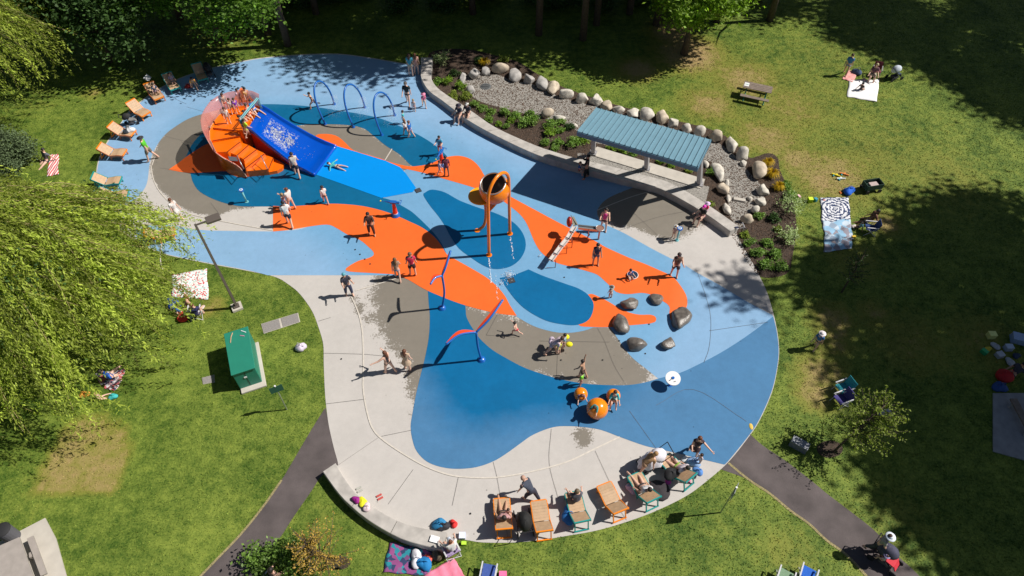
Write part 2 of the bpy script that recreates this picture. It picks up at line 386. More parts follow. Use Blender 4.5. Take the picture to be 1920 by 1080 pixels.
def build_tufts(n=330000):
    q = NR.uniform(0, 1, (int(n * 2.0), 2)); px = -40 + q[:, 0] * 2000; 
    # even density on the ground inside the view
    y = 7.5 + q[:, 1] * 45.5; x = (q[:, 0] - .5) * 2 * 41.5
    keep = np.abs(x) < (19.9 + (y - 7.5) * .485) ; P = np.column_stack([x[keep], y[keep]])
    for poly in lawn_polys: P = P[~inside(P, poly)]
    P = P[:n]; n = len(P); a = NR.uniform(0, 2 * pi, n); w = NR.uniform(.012, .03, n); h = NR.uniform(.02, .055, n)
    la = NR.uniform(0, 2 * pi, n); lean = NR.uniform(.2, 1.3, n) * h
    dx, dy = np.cos(a) * w, np.sin(a) * w
    V = np.empty((n, 3, 3)); V[:, 0] = np.column_stack([P[:, 0] - dx, P[:, 1] - dy, np.zeros(n)]); V[:, 1] = np.column_stack([P[:, 0] + dx, P[:, 1] + dy, np.zeros(n)])
    V[:, 2] = np.column_stack([P[:, 0] + np.cos(la) * lean, P[:, 1] + np.sin(la) * lean, h])
    dr = dry_field(P); tint = NR.uniform(.8, 1.5, n)
    o = fast_mesh("grass", V.reshape(-1, 3), np.arange(n * 3).reshape(n, 3), M_blade, attrs={"dry": np.repeat(dr, 3), "tint": np.repeat(tint, 3)})
    tag(o, "short mown grass blades over the park lawn", "grass", kind='stuff')
build_tufts()

sheet("splash_pad_floor", PAD, .012, M_conc, WETS, .4)
LM = [(272, 352), (281, 305), (290, 280), (310, 252), (340, 230), (360, 220), (386, 212), (430, 202), (487, 198), (535, 200), (600, 206), (660, 216), (720, 232), (770, 252), (815, 280), (806, 305), (770, 313), (745, 335), (720, 372), (740, 380), (765, 400), (800, 435), (825, 462), (838, 481), (850, 492), (900, 520), (940, 560), (966, 592, 1),
      (1000, 611), (1037, 622), (1067, 624), (1095, 620), (1112, 614, 1), (1144, 614, 1), (1155, 630), (1170, 652), (1187, 672), (1212, 692), (1237, 712, 1), (1320, 692), (1400, 652), (1451, 600, 1), (1449, 591, 1), (1400, 565), (1350, 535), (1310, 513), (1277, 493), (1257, 484), (1220, 465), (1168, 436), (1130, 418), (1120, 402), (1122, 390), (1135, 375), (1160, 362), (1205, 345, 1),
      (1150, 333, 1), (1080, 306), (1000, 285), (930, 255), (865, 212), (816, 177), (798, 150), (797, 123, 1), (766, 121.5, 1), (700, 110.5), (640, 102.5), (585, 102.5), (535, 105.5), (485, 110.5), (442, 118.5), (385, 131.5), (335, 148.5), (293, 170), (268, 188.5), (243, 208.5), (229, 229), (212, 253), (199, 273), (185, 305), (182, 350), (200, 372), (235, 385)]
sheet("light_blue_paving", LM, .016, M_lblue, CW, .5)
LL = [(262, 428), (307, 421), (375, 431), (440, 433), (512, 434, 1), (560, 430), (615, 418), (700, 440), (740, 490), (750, 520, 1), (730, 516, 1), (600, 516, 1), (502, 516, 1), (465, 506.5), (400, 494.5), (355, 485.5), (300, 472.5), (258, 450)]
sheet("light_blue_paving", LL, .016, M_lblue, CW, .5)
D1 = [(470, 205), (487, 196), (535, 196), (585, 200), (635, 207), (693, 217), (727, 227), (773, 247), (802, 263), (825, 280), (842, 298), (845, 312), (800, 316), (773, 311), (750, 290), (722, 272), (700, 254), (680, 240), (647, 234), (592, 233), (550, 236), (500, 240)]
sheet("deep_blue_paving", D1, .020, M_teal, CW, .5)
D3 = [(357, 322, 1), (360, 337), (370, 355), (387, 367), (410, 377), (435, 384), (460, 387), (512, 387, 1), (530, 400), (600, 402), (690, 410), (750, 425), (800, 450), (838, 478, 1), (830, 460), (817, 441), (807, 430), (792, 415), (772, 397), (752, 385), (735, 376), (715, 370, 1), (600, 320, 1), (540, 290), (450, 270), (430, 300), (415, 318)]
sheet("deep_blue_paving", D3, .020, M_teal, CW, .5)
D4 = [(350, 300), (355, 280), (365, 264), (377, 252), (392, 243), (425, 240), (425, 280), (390, 285)]
sheet("deep_blue_paving", D4, .020, M_teal, CW, .5)
D5 = [(802, 540, 1), (865, 562), (875, 595), (887, 617), (900, 635), (922, 655), (950, 672), (985, 690), (1032, 706), (1070, 715), (1105, 720), (1140, 722), (1175, 722), (1205, 718), (1237, 709), (1275, 699), (1312, 682), (1350, 662), (1390, 637), (1425, 612), (1450, 593, 1), (1457, 625), (1460, 660), (1456, 695), (1446, 736), (1424, 786), (1403, 818), (1365, 865), (1358, 871, 1), (1312, 860), (1275, 851), (1237, 842), (1207, 835), (1162, 819), (1130, 807), (1105, 802), (1070, 799), (1037, 801), (1000, 815), (975, 832), (950, 850), (925, 865), (892, 876), (855, 879), (825, 875), (800, 865), (782, 847), (774, 827), (770, 800), (774, 772), (780, 740), (787, 710), (797, 670), (804, 632), (806, 595), (804, 570)]
sheet("blue_paving", D5, .020, M_blue, CW, .5)
OL = [(512, 386, 1), (540, 387), (600, 383), (630, 382), (670, 385), (702, 391), (735, 401), (767, 415), (792, 427), (812, 442), (826, 458), (839, 478), (857, 488), (882, 502), (912, 520), (932, 537), (947, 555), (956, 572), (969, 592, 1), (925, 586), (865, 570), (802, 545), (765, 524), (738, 514, 1), (700, 512), (655, 509), (648, 505), (654, 499), (672, 489), (690, 484), (700, 479), (700, 472), (690, 462), (675, 450), (652, 440), (630, 427), (613, 421), (577, 425), (540, 431), (512, 434, 1)]
sheet("orange_paving", OL, .024, M_orange, CW, .5)
OR = [(722, 301, 1), (752, 309), (773, 312), (803, 308), (818, 302), (835, 295), (860, 292), (882, 298), (898, 312), (909, 330), (925, 350), (960, 370), (1010, 397), (1053, 420), (1118, 453), (1135, 463), (1177, 482), (1210, 495), (1235, 506), (1253, 514), (1265, 522), (1277, 537), (1286, 552), (1289, 565), (1287, 577), (1280, 592), (1272, 606), (1258, 600), (1255, 588), (1256, 577), (1250, 569), (1235, 560), (1220, 552), (1202, 549), (1185, 551), (1170, 551), (1155, 547), (1145, 537), (1132, 525), (1120, 515), (1100, 508), (1070, 500), (1040, 491), (1017, 475), (1003, 455), (988, 420), (975, 402), (957, 387), (935, 372), (892, 353), (835, 336), (790, 323), (752, 315), (738, 312, 1)]
sheet("orange_paving", OR, .024, M_orange, CW, .5)
OT = [(1100, 556), (1108, 551), (1118, 554), (1140, 565), (1160, 577), (1180, 586), (1200, 590), (1220, 590), (1229, 594), (1230, 601), (1221, 606), (1180, 610), (1150, 613), (1112, 613), (1085, 609), (1095, 585)]
sheet("orange_paving", OT, .024, M_orange, CW, .5)
sheet("orange_paving", [(316, 318, 1), (335, 305), (352, 292), (390, 269), (440, 255), (440, 315), (415, 321), (357, 324)], .024, M_orange, CW, .5)
sheet("orange_paving", [(592, 254), (605, 251), (622, 252), (635, 257), (648, 268), (662, 281), (690, 290), (722, 300), (722, 304, 1), (630, 280), (600, 270)], .024, M_orange, CW, .5)
sheet("orange_paving", [(436, 192, 1), (444, 175), (452, 163.5, 1), (463, 175), (480, 192, 1)], .024, M_orange, CW, .5)
sheet("deep_blue_paving", [(794, 366), (797, 361), (806, 356), (817, 356), (835, 361), (860, 375), (885, 385), (902, 391), (930, 400), (960, 415), (977, 432), (985, 450), (985, 467), (976, 485), (962, 497), (945, 503), (925, 504), (905, 497), (882, 482), (860, 465), (844, 442), (834, 423), (822, 405), (806, 385)], .028, M_blue, CW, .5)
sheet("deep_blue_paving", [(937, 521, 1), (962, 516), (991, 505, 1), (1018, 517), (1060, 532), (1085, 541), (1103, 553), (1112, 566), (1113, 578), (1108, 594), (1098, 604), (1082, 609), (1062, 609), (1030, 603), (1005, 592), (982, 577), (965, 560), (950, 540)], .028, M_blue, CW, .5)
sheet("slide_landing_mat", [(592, 327, 1), (629, 273, 1), (670, 285, 1), (722, 301, 1), (750, 313, 1), (761, 325, 1), (780, 352, 1), (774, 360, 1), (715, 371, 1)], .032, M_mat, CW, .5, smooth=False)
sheet("asphalt_path", PATH_L, .006, M_asph, None, 1.5); sheet("asphalt_path", PATH_R, .006, M_asph, None, 1.5)
sheet("mulch_bed", MULCH, .004, M_mulch, None, 1.5); sheet("gravel_bed", GRAVEL, .010, M_gravelbase, None, 1.5); _g2 = [Vector((a, b, 0)) for a, b in poly_np([p[:2] for p in GRAVEL2], .42, False)]; o = MB().prism(_g2, 0, .40).build("gravel_bed", M_gravelbase); o["kind"] = "structure"
# trench lines and saw joints
for L_, w_ in (([(332, 415), (318, 432), (307, 448), (302, 467), (301, 488), (305, 505)], .05), ([(283, 310), (288, 337), (302, 362), (327, 387), (345, 397), (380, 407), (440, 419), (512, 432)], .05), ([(743, 522), (710, 532), (666, 545)], .05),
               ([(659, 556), (672, 587), (679, 620), (681, 660), (681, 700), (681, 730), (687, 767), (697, 800), (715, 822), (755, 850), (800, 875), (842, 890), (880, 895), (930, 895), (992, 885), (1060, 867), (1112, 843), (1162, 819)], .06),
               ([(722, 300), (735, 279)], .06), ([(1120, 394), (1178, 371), (1225, 357)], .05), ([(290, 295), (285, 310)], .05)):
    o = ribbon("trench_line", L_, w_, .036, M_line); o["kind"] = 'structure'
GRAVEL2_Z = .42
JO = [[(606, 662), (681, 664), (727, 668)], [(612, 757), (686, 748)], [(634, 872), (710, 820)], [(715, 818), (773, 806)], [(728, 945), (775, 880)], [(848, 948), (860, 893)], [(940, 940), (932, 895), (925, 866)], [(1047, 935), (1030, 868), (1034, 804)], [(1143, 903), (1116, 845)], [(953, 1016), (945, 955)], [(1175, 975), (1165, 960)], [(620, 595), (597, 602)],
      [(1012, 639), (1130, 641), (1143, 641)], [(1120, 614), (1134, 640), (1152, 685), (1174, 721)], [(1044, 705), (1046, 650)], [(912, 628), (935, 585)], [(912, 628), (967, 632)], [(1190, 400), (1232, 440)], [(1161, 432), (1230, 408), (1290, 395)], [(1307, 508), (1325, 560), (1333, 600), (1330, 650), (1320, 680)],
      [(1230, 760), (1300, 730), (1400, 790)], [(1180, 770), (1230, 840)], [(340, 265), (372, 290)], [(300, 315), (345, 320)], [(385, 275), (310, 255)], [(1330, 620), (1440, 604)], [(350, 200), (385, 210)], [(350, 195), (300, 172)], [(395, 380), (412, 402)]]
for L_ in JO:
    o = ribbon("paving_joint", L_, .012, .034, M_joint); o["kind"] = 'structure'
o = ribbon("path_edge", [(528, 900), (493, 950), (450, 1003), (400, 1055), (352, 1105)], .09, .012, mk("dry_grass_edge", (.30, .25, .12), .9, .4, 20)); o["kind"] = 'structure'
o = ribbon("path_edge", [(1366, 868), (1405, 900), (1443, 925), (1483, 958), (1517, 982), (1550, 1013), (1587, 1040), (1625, 1080)], .10, .012, MATS["dry_grass_edge"]); o["kind"] = 'structure'
# ------------------------------------------------------------------ seat walls: each block a part
def seat_wall(label, inner, outer, cuts, h=.46):
    """inner/outer: px outlines of the top; cuts: parameters (0..1) along the length where blocks meet"""
    t = empty("seat_wall", G(*inner[0], 0), 0, label, "wall"); o0 = t.location
    I = smooth_open(inner, 8); O = smooth_open(outer, 8)
    def arc(P):
        Q = [G(*p, h) for p in P]; L = [0]
        for i in range(1, len(Q)): L.append(L[-1] + (Q[i] - Q[i - 1]).length)
        return Q, [l / L[-1] for l in L], L[-1]
    QI, LI, n1 = arc(I); QO, LO, n2 = arc(O)
    def at(Q, L, s):
        for i in range(1, len(Q)):
            if s <= L[i] + 1e-9: return Q[i - 1].lerp(Q[i], (s - L[i - 1]) / max(1e-9, L[i] - L[i - 1]))
        return Q[-1].copy()
    cuts = [0] + list(cuts) + [1]
    for a, b in zip(cuts, cuts[1:]):
        g = .012 / n1; n = max(2, int((b - a) * n1 / .35)); ss = [a + g + (b - a - 2 * g) * i / n for i in range(n + 1)]
        mb = MB(); vs = []
        for s in ss:
            p = at(QI, LI, s) - o0; q = at(QO, LO, s) - o0; c = .02
            d = (q - p).normalized() * c
            vs += [(p.x, p.y, 0), (p.x, p.y, h - c), (p.x + d.x, p.y + d.y, h), (q.x - d.x, q.y - d.y, h), (q.x, q.y, h - c), (q.x, q.y, 0)]
        fs = []
        for i in range(n):
            for k in range(5): fs.append((i * 6 + k, i * 6 + k + 1, (i + 1) * 6 + k + 1, (i + 1) * 6 + k))
        fs += [tuple(range(6))[::-1], tuple(n * 6 + k for k in range(6))]
        mb.add(vs, fs); ob = mb.build("concrete_block", M_kerb, t)
        bm = bmesh.new(); bm.from_mesh(ob.data); bmesh.ops.recalc_face_normals(bm, faces=bm.faces); bm.to_mesh(ob.data); bm.free()
    return t
W1I = [(789, 108), (789, 130), (790, 147), (804, 170), (827, 187), (853, 207), (877, 225), (921, 250), (992, 284), (1040, 301), (1100, 318), (1163, 335), (1205, 345), (1246, 357), (1319, 398), (1370, 434)]
W1O = [(811, 108), (809, 130), (809, 147), (819, 163), (840, 179), (867, 196), (890, 212), (932, 240), (1001, 271), (1045, 286), (1080, 296), (1163, 316), (1215, 330), (1260, 344), (1322, 380), (1386, 424)]
seat_wall("long curved pale concrete seat wall between splash pad and planted bed", W1I, W1O, [.085, .16, .235, .31, .38, .445, .51, .575, .64, .70, .76, .83, .91])
W2I = [(629, 868), (650, 903), (675, 932), (715, 960), (757, 981), (800, 992), (838, 998)]
W2O = [(605, 884), (633, 923), (657, 948), (693, 977), (745, 1007), (783, 1020), (830, 1031)]
seat_wall("short curved concrete seat wall at the pad's lower left corner", W2I, W2O, [.33, .65], .48)

# ------------------------------------------------------------------ boulders
M_rock = mk("pale_granite", (.58, .54, .47), .85, .32, 3.5, .8, 25)
M_rock2 = mk("grey_granite", (.40, .38, .36), .85, .25, 3.0, .8, 25)
M_wetrock = mk("wet_dark_stone", (.15, .132, .115), .32, .4, 5, .5, 30)
def rock_mesh(seed, sub=3, rough=.28):
    r = random.Random(seed); bm = bmesh.new(); bmesh.ops.create_icosphere(bm, subdivisions=sub, radius=1.0)
    planes = []
    for _ in range(17):
        d = Vector((r.gauss(0, 1), r.gauss(0, 1), r.gauss(0, .8))).normalized(); planes.append((d, r.uniform(.58, .90)))
    for v in bm.verts:
        p = v.co.copy()
        for d, k in planes:
            q = p.dot(d)
            if q > k: p -= d * (q - k) * .95
        n = .0
        for f, a in ((2.1, .06), (5.0, .025)):
            n += a * (sin(p.x * f + seed) + sin(p.y * f * 1.3 + seed * 2.1) + sin(p.z * f * .9 + seed * .7))
        v.co = p * (1 + n)
    me = bpy.data.meshes.new("boulder"); bm.to_mesh(me); bm.free()
    for p in me.polygons: p.use_smooth = True
    return me
ROCKS = [rock_mesh(i) for i in range(9)]
def boulder(px, py, w, hpx, mat, label, group, flat=.8, name="boulder", sink=.25):
    s = scale_at(px, py); rx = w / 2 / s; rz = rx * flat
    # picture height covers depth and height of the stone
    fs = sin(NAD + math.atan((540 - py) / F_PX)); fd = cos(NAD + math.atan((540 - py) / F_PX))
    ry = max(rx * .55, sqrt(max(.01, (hpx / 2 / s) ** 2 - (rz * .85 * fs) ** 2)) / fd)
    ry = min(ry, rx * 2.2); i = RNG.randrange(9)
    me = ROCKS[i].copy(); me.materials.append(mat)
    o = bpy.data.objects.new(name, me); link(o)
    g = G(px, py, rz * (1 - sink) * .5)
    o.location = (g.x, g.y, rz * (1 - sink) * .75); kk = RNG.uniform(.96, 1.18); o.scale = (rx * kk, ry * kk, rz * RNG.uniform(.9, 1.25))
    # bake the scale so the stone keeps its size in its mesh
    Mx = Matrix.Diagonal((*o.scale, 1)); me.transform(Matrix.Diagonal((o.scale[0], o.scale[1], o.scale[2], 1)) @ Matrix.Rotation(RNG.uniform(0, 6.28), 4, 'Z')); o.scale = (1, 1, 1)
    return tag(o, label, "boulder", group)
BL = [(868, 146, 15, 26, "dappled boulder at the left end of the gravel bed"), (890, 141, 27, 20, "shaded grey boulder left of the drain grate"), (911, 134, 20, 18, "small grey boulder behind the drain grate"), (938, 132, 31, 20, "wide smooth boulder at the top of the gravel bed"),
      (966, 142, 26, 26, "tall grey boulder right of the wide smooth one"), (992, 149, 26, 22, "rounded grey boulder fifth from the drain grate"), (1015, 157, 24, 28, "upright egg shaped grey boulder in tree shade"), (1036, 166, 27, 25, "angular mottled boulder beside the long flat one"), (1062, 178, 32, 20, "long flat topped cream boulder"),
      (1091, 186, 26, 20, "pointed cream boulder just right of the long flat one"), (1117, 190, 27, 22, "cream boulder above the shelter roof's left corner"), (1138, 199, 24, 20, "grey boulder behind the roof's left end"), (1160, 208, 26, 18, "half hidden boulder behind the roof, second from its left end"),
      (1187, 213, 24, 22, "round boulder behind the shelter roof, third from its left end"), (1212, 217, 29, 24, "pitted cream boulder behind the middle of the roof"), (1241, 220, 25, 26, "speckled yellowish boulder behind the roof"), (1262, 232, 26, 19, "smooth boulder right of the yellowish one"),
      (1287, 243, 24, 18, "cracked boulder behind the roof's right half"), (1312, 249, 27, 19, "grey boulder behind the roof's right end"), (1343, 257, 31, 26, "big pale boulder at the roof's top right corner"), (1371, 272, 23, 28, "upright pale boulder on the curve of the gravel bed"), (1390, 291, 30, 24, "pointed pale boulder beside the mulch corner"),
      (1393, 307, 14, 13, "very small boulder below the pointed one"), (1424, 321, 31, 33, "large two toned boulder beside the yellow grasses"), (1431, 358, 27, 22, "squarish grey boulder on the right gravel edge"), (1424, 379, 24, 17, "dark grey triangular boulder on the right gravel edge"), (1415, 394, 20, 15, "small rough cream boulder on the right gravel edge"),
      (1400, 413, 27, 13, "long low pale boulder at the lower gravel edge"), (1324, 309, 11, 14, "small cream stone beside the shelter's right post"), (1347, 325, 22, 34, "long curved pale boulder beside the round green shrub"), (1362, 344, 11, 14, "small cream stone below the long curved boulder"), (1354, 355, 24, 26, "broad pale boulder in the bed below the shelter"),
      (1366, 373, 12, 20, "narrow cream stone opposite the white culvert slab"), (1361, 392, 16, 24, "tan boulder behind the seat wall"), (1406, 374, 10, 9, "little tan stone at the end of the culvert slab"), (1026, 214, 24, 17, "white sunlit boulder on the mulch edge left of the shelter"), (1048, 223, 22, 13, "bright curved boulder next to the white sunlit one"),
      (1076, 238, 12, 5, "thin pale stone near the roof's lower left corner"), (882, 170, 22, 19, "pale stone between leafy plants and the drain grate")]
for i, (x, y, w, h, lb) in enumerate(BL):
    boulder(x, y, w, h, (M_rock2 if y < 172 else M_rock) if i % 4 != 3 else mk("tan_granite", (.52, .44, .34), .85, .35, 2.5, .8, 25), lb, "boulders edging the gravel bed")
for x, y, w, h, lb in [(1180, 571, 35, 26, "dark wet stone with a pointed end on orange and light blue"), (1231, 561, 27, 22, "smallest round wet stone on the orange curve"), (1275, 599, 37, 42, "largest mossy wet stone at the end of the orange curve"),
                       (1162, 609, 33, 36, "squarish wet stone on the orange tail"), (1193, 648, 42, 26, "oval wet stone at the edge of the grey concrete"), (1254, 646, 32, 26, "angular wet stone nearest the spinning white disc")]:
    boulder(x, y, w, h, M_wetrock, lb, "wet stones standing on the splash pad", flat=.62)

# gravel: loose stones on the gravel beds
def scatter_stones(name, poly_px, n, label, mats, size=(.012, .032), zo=0.0):
    poly = poly_np(poly_px, zo); mn = poly.min(0); mx = poly.max(0)
    P = NR.uniform(mn, mx, (n * 3, 2)); P = P[inside(P, poly)][:n]; n = len(P)
    oc = np.array([(1, 0, 0), (0, 1, 0), (-1, 0, 0), (0, -1, 0), (0, 0, 1)], float)
    sc = NR.uniform(size[0], size[1], (n, 1, 1)) * NR.uniform(.7, 1.3, (n, 1, 3)); an = NR.uniform(0, 6.28, n)
    V = oc[None] * sc; x = V[:, :, 0] * np.cos(an)[:, None] - V[:, :, 1] * np.sin(an)[:, None]; y = V[:, :, 0] * np.sin(an)[:, None] + V[:, :, 1] * np.cos(an)[:, None]
    V = np.stack([x + P[:, :1], y + P[:, 1:2], V[:, :, 2] * .8 + .012 + max(0, zo - .02)], 2)
    f = np.array([(0, 1, 4), (1, 2, 4), (2, 3, 4), (3, 0, 4)]); Fq = (f[None] + (np.arange(n) * 5)[:, None, None]).reshape(-1, 3)
    o = fast_mesh(name, V.reshape(-1, 3), Fq, mats, attrs={"tint": np.repeat(NR.uniform(.45, 1.5, n), 5)})
    return tag(o, label, name, kind='stuff')
def tint_mat(name, color, rough=.9, spec=.3, trans=0.0, var=.25):
    m = bpy.data.materials.new(name); m.use_nodes = True; nt = m.node_tree; b = nt.nodes["Principled BSDF"]
    a2 = nt.nodes.new("ShaderNodeAttribute"); a2.attribute_name = "tint"
    sc = nt.nodes.new("ShaderNodeVectorMath"); sc.operation = 'SCALE'; sc.inputs[0].default_value = color
    nt.links.new(a2.outputs["Fac"], sc.inputs["Scale"]); nt.links.new(sc.outputs[0], b.inputs["Base Color"])
    b.inputs["Roughness"].default_value = rough; b.inputs["Specular IOR Level"].default_value = spec
    if trans > 0:
        t = nt.nodes.new("ShaderNodeBsdfTranslucent"); mx = nt.nodes.new("ShaderNodeMixShader"); mx.inputs[0].default_value = trans
        s2 = nt.nodes.new("ShaderNodeVectorMath"); s2.operation = 'MULTIPLY'; nt.links.new(sc.outputs[0], s2.inputs[0]); s2.inputs[1].default_value = (1.3, 1.5, .6)
        nt.links.new(s2.outputs[0], t.inputs[0]); nt.links.new(b.outputs[0], mx.inputs[1]); nt.links.new(t.outputs[0], mx.inputs[2])
        nt.links.new(mx.outputs[0], nt.nodes["Material Output"].inputs[0])
    MATS[name] = m; return m
M_gstone = tint_mat("gravel_stones", (.36, .34, .31))
scatter_stones("gravel", GRAVEL, 38000, "grey gravel filling the dry stream bed", M_gstone)
scatter_stones("gravel", GRAVEL2, 7000, "grey gravel strip between shelter slab and seat wall", M_gstone, zo=.41)
M_chip = tint_mat("bark_chips", (.085, .055, .038))
scatter_stones("bark_chips", MULCH, 26000, "dark bark chips covering the planted bed", M_chip, (.02, .05))

# ------------------------------------------------------------------ leaves
def leaf_quads(C, size, asp=.5, normal_up=.5, dirs=None):
    n = len(C); N = NR.normal(0, 1, (n, 3)); N[:, 2] = np.abs(N[:, 2]) * (1 + normal_up * 2); N /= np.linalg.norm(N, axis=1)[:, None]
    D = NR.normal(0, 1, (n, 3)) if dirs is None else dirs + NR.normal(0, .28, (n, 3))
    D -= N * (D * N).sum(1)[:, None]; D /= np.linalg.norm(D, axis=1)[:, None] + 1e-9
    B = np.cross(N, D); s = np.asarray(size).reshape(-1, 1) * np.ones((n, 1))
    V = np.stack([C - D * s * .5, C + B * s * asp * .5, C + D * s * .5 + N * s * -.05, C - B * s * asp * .5], 1)
    return V.reshape(-1, 3), np.arange(n * 4).reshape(n, 4)
def limb_tree(name, trunk_h, r, branches, mat, parent, seed=0, spread=1.0, top=None):
    rr = random.Random(seed); mb = MB(); top = top or trunk_h
    mb.tube([(0, 0, -.1), (0.03, .02, trunk_h * .5), (.05, -.04, trunk_h)], [r * 1.25, r * .9, r * .6], 8)
    for i in range(branches):
        a = 6.28 * i / branches + rr.uniform(-.4, .4); z = trunk_h * rr.uniform(.55, 1.0); L = spread * rr.uniform(.6, 1)
        p1 = Vector((cos(a) * L * .45, sin(a) * L * .45, z + (top - trunk_h) * .35 + L * .15)); p2 = Vector((cos(a) * L, sin(a) * L, z + (top - trunk_h) * .7 + L * .2))
        mb.tube([(0, 0, z - .2), p1, p2], [r * .5, r * .3, r * .1], 5)
    return mb.build(name, mat, parent, smooth=True)
M_bark = mk("bark", (.10, .075, .055), .9, .3, 8, .6, 20)
def clump_crown(rx, ry, rz, clumps, per, csize, leaf, seed=0, hollow=.45, low=-.6):
    r = np.random.default_rng(seed)
    d = r.normal(0, 1, (clumps, 3)); d /= np.linalg.norm(d, axis=1)[:, None]; d[:, 2] = np.where(d[:, 2] < low, -d[:, 2], d[:, 2])
    rad = hollow + (1 - hollow) * r.uniform(0, 1, clumps) ** .5
    lump = 1 + .16 * np.sin(d[:, 0] * 5 + seed) + .14 * np.sin(d[:, 1] * 6 + 2 * seed) + .1 * np.sin(d[:, 2] * 7)
    C = d * (rad * lump)[:, None] * np.array([rx, ry, rz])
    cs = csize * r.uniform(.6, 1.4, clumps)
    L = np.repeat(C, per, 0) + r.normal(0, 1, (clumps * per, 3)) * np.repeat(cs, per)[:, None] * np.array([1, 1, .55])
    V, Fq = leaf_quads(L, leaf * r.uniform(.7, 1.3, len(L)), .6, .6)
    t = np.repeat(r.uniform(.7, 1.3, clumps), per) * r.uniform(.7, 1.35, clumps * per)
    return V, Fq, np.repeat(t, 4)
M_leafA = tint_mat("maple_leaves", (.12, .23, .03), .55, .3, .35)
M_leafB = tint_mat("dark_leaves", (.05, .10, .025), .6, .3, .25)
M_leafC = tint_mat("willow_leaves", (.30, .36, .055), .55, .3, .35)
M_leafD = tint_mat("bright_leaves", (.20, .32, .035), .55, .3, .4)
M_leafE = tint_mat("orange_leaves", (.50, .33, .07), .6, .3, .3)
M_leafF = tint_mat("olive_leaves", (.22, .28, .045), .6, .3, .35)
M_leafG = tint_mat("shrub_leaves", (.17, .29, .05), .5, .35, .3)
M_leafH = tint_mat("pale_variegated_leaves", (.36, .45, .2), .55, .35, .3)
M_leafY = tint_mat("yellow_blades", (.62, .42, .02), .6, .3, .3)
M_conif = tint_mat("blue_green_needles", (.10, .14, .065), .7, .2, .1)
CROWN_CACHE = {}
def tree(name, x, y, zc, rx, ry, rz, mat, label, clumps=260, per=60, csize=.55, leaf=.26, seed=1, group=None, cat="tree", cache=None, trunk_r=.22, rot=0.0, off=(0, 0)):
    t = empty(name, (x, y, 0), rot, label, cat, group)
    key = cache
    if key and key in CROWN_CACHE:
        me, tm = CROWN_CACHE[key]
        o = bpy.data.objects.new("crown", me); link(o, t); o.location = (0, 0, zc); tr = bpy.data.objects.new("trunk", tm); link(tr, t)
    else:
        V, Fq, ti = clump_crown(rx, ry, rz, clumps, per, csize, leaf, seed)
        o = fast_mesh("crown", V, Fq, mat, t, {"tint": ti}); o.location = (off[0], off[1], zc)
        tr = limb_tree("trunk", max(1.0, zc - rz * .5), trunk_r, 9, M_bark, t, seed, rx * .75, zc + rz * .3)
        if key: CROWN_CACHE[key] = (o.data, tr.data)
    return t
def shadow_tree(px, py, zc, label, cache, rx, ry, rz, rot=0, mat=None, clumps=150, per=40, leaf=.42, csize=.7, group="tall trees at the park's right side"):
    g = G(px, py); L = zc / tan(SUN_EL); x = g.x - cos(SHAD_AZ) * L; y = g.y - sin(SHAD_AZ) * L
    q = PX((x - rx, y, zc)); print("shadow tree", cache, (px, py), "crown left edge px", [round(v) for v in q], "trunk px", [round(v) for v in PX((x, y, 0))])
    return tree("broadleaf_tree", x, y, zc, rx, ry, rz, mat or M_leafB, label, clumps, per, csize, leaf, len(cache) * 7, group, cache=cache, rot=rot)
# tall trees right of the frame
SH = [(1668, 40, 11, 1), (1800, 95, 12, 1), (1935, 160, 11, 1), (1900, 20, 12, 1), (1862, 455, 11, 1), (1760, 545, 10, 0), (1640, 535, 10, 0), (1900, 600, 11, 0), (1812, 825, 10, 1), (1930, 930, 10, 1), (1925, 770, 11, 1), (1605, 530, 12, 2), (1480, 8, 10, 2), (1412, 540, 15, 3), (1655, 672, 12, 2), (1925, 1010, 10, 0)]
for i, (px, py, zc, k) in enumerate(SH):
    zc += 6.5
    if k == 1: shadow_tree(px, py, zc, "tall dark green tree whose shade falls on the right lawn", "big", 4.3, 4.3, 3.0, rot=i * 1.3, clumps=230, per=46)
    elif k == 0: shadow_tree(px, py, zc, "smaller dark green tree whose shade falls on the right lawn", "mid", 2.9, 2.9, 2.2, rot=i * 1.1, clumps=110, per=34)
    else: shadow_tree(px, py, zc, "slender tree whose shade falls beside the pad's right edge", "slim" if k == 2 else "wisp", 1.9 if k == 2 else .95, 1.9 if k == 2 else .8, 1.6 if k == 2 else .7, rot=i, clumps=50 if k == 2 else 16, per=30)
# woods along the top
def wood_tree(x, y, zc, cache, mat, label, rx=4.2, rz=3.6, rot=0, leaf=.34, clumps=230, per=44, grp="trees along the top of the park"):
    return tree("broadleaf_tree", x, y, zc, rx, rx, rz, mat, label, clumps, per, .65, leaf, len(cache) * 5 + 3, grp, cache=cache, rot=rot)
for i, (px, py, zc) in enumerate([(640, 88, 16), (745, 96, 15), (860, 62, 11.5), (985, 62, 11), (1100, 55, 11), (1190, 15, 11), (170, 92, 10), (300, 100, 10), (520, 20, 11), (1400, -10, 11)]):
    shadow_tree(px, py, zc, "tall dark tree above the top edge of the lawn, its shade on the grass", "north", 4.0, 4.0, 2.6, rot=i * 1.7, clumps=115, per=28, group="trees along the top of the park")
k = 0
for x, y, zc in [(-27, 50, 8), (-21, 51, 9), (-15, 49.5, 10), (-9, 51, 9), (-3, 49.5, 10), (3, 51, 10), (9, 49.5, 10), (14, 51, 10), (19.5, 48.5, 11), (-12, 56, 9), (0, 57, 9), (12, 57, 9), (-24, 58, 9), (24, 56, 10), (-33, 45, 7.5), (20, 55, 11)]:
    wood_tree(x, y, zc, "wood", M_leafB, "dark woodland tree standing above the top edge of the lawn", rot=k * .9); k += 1
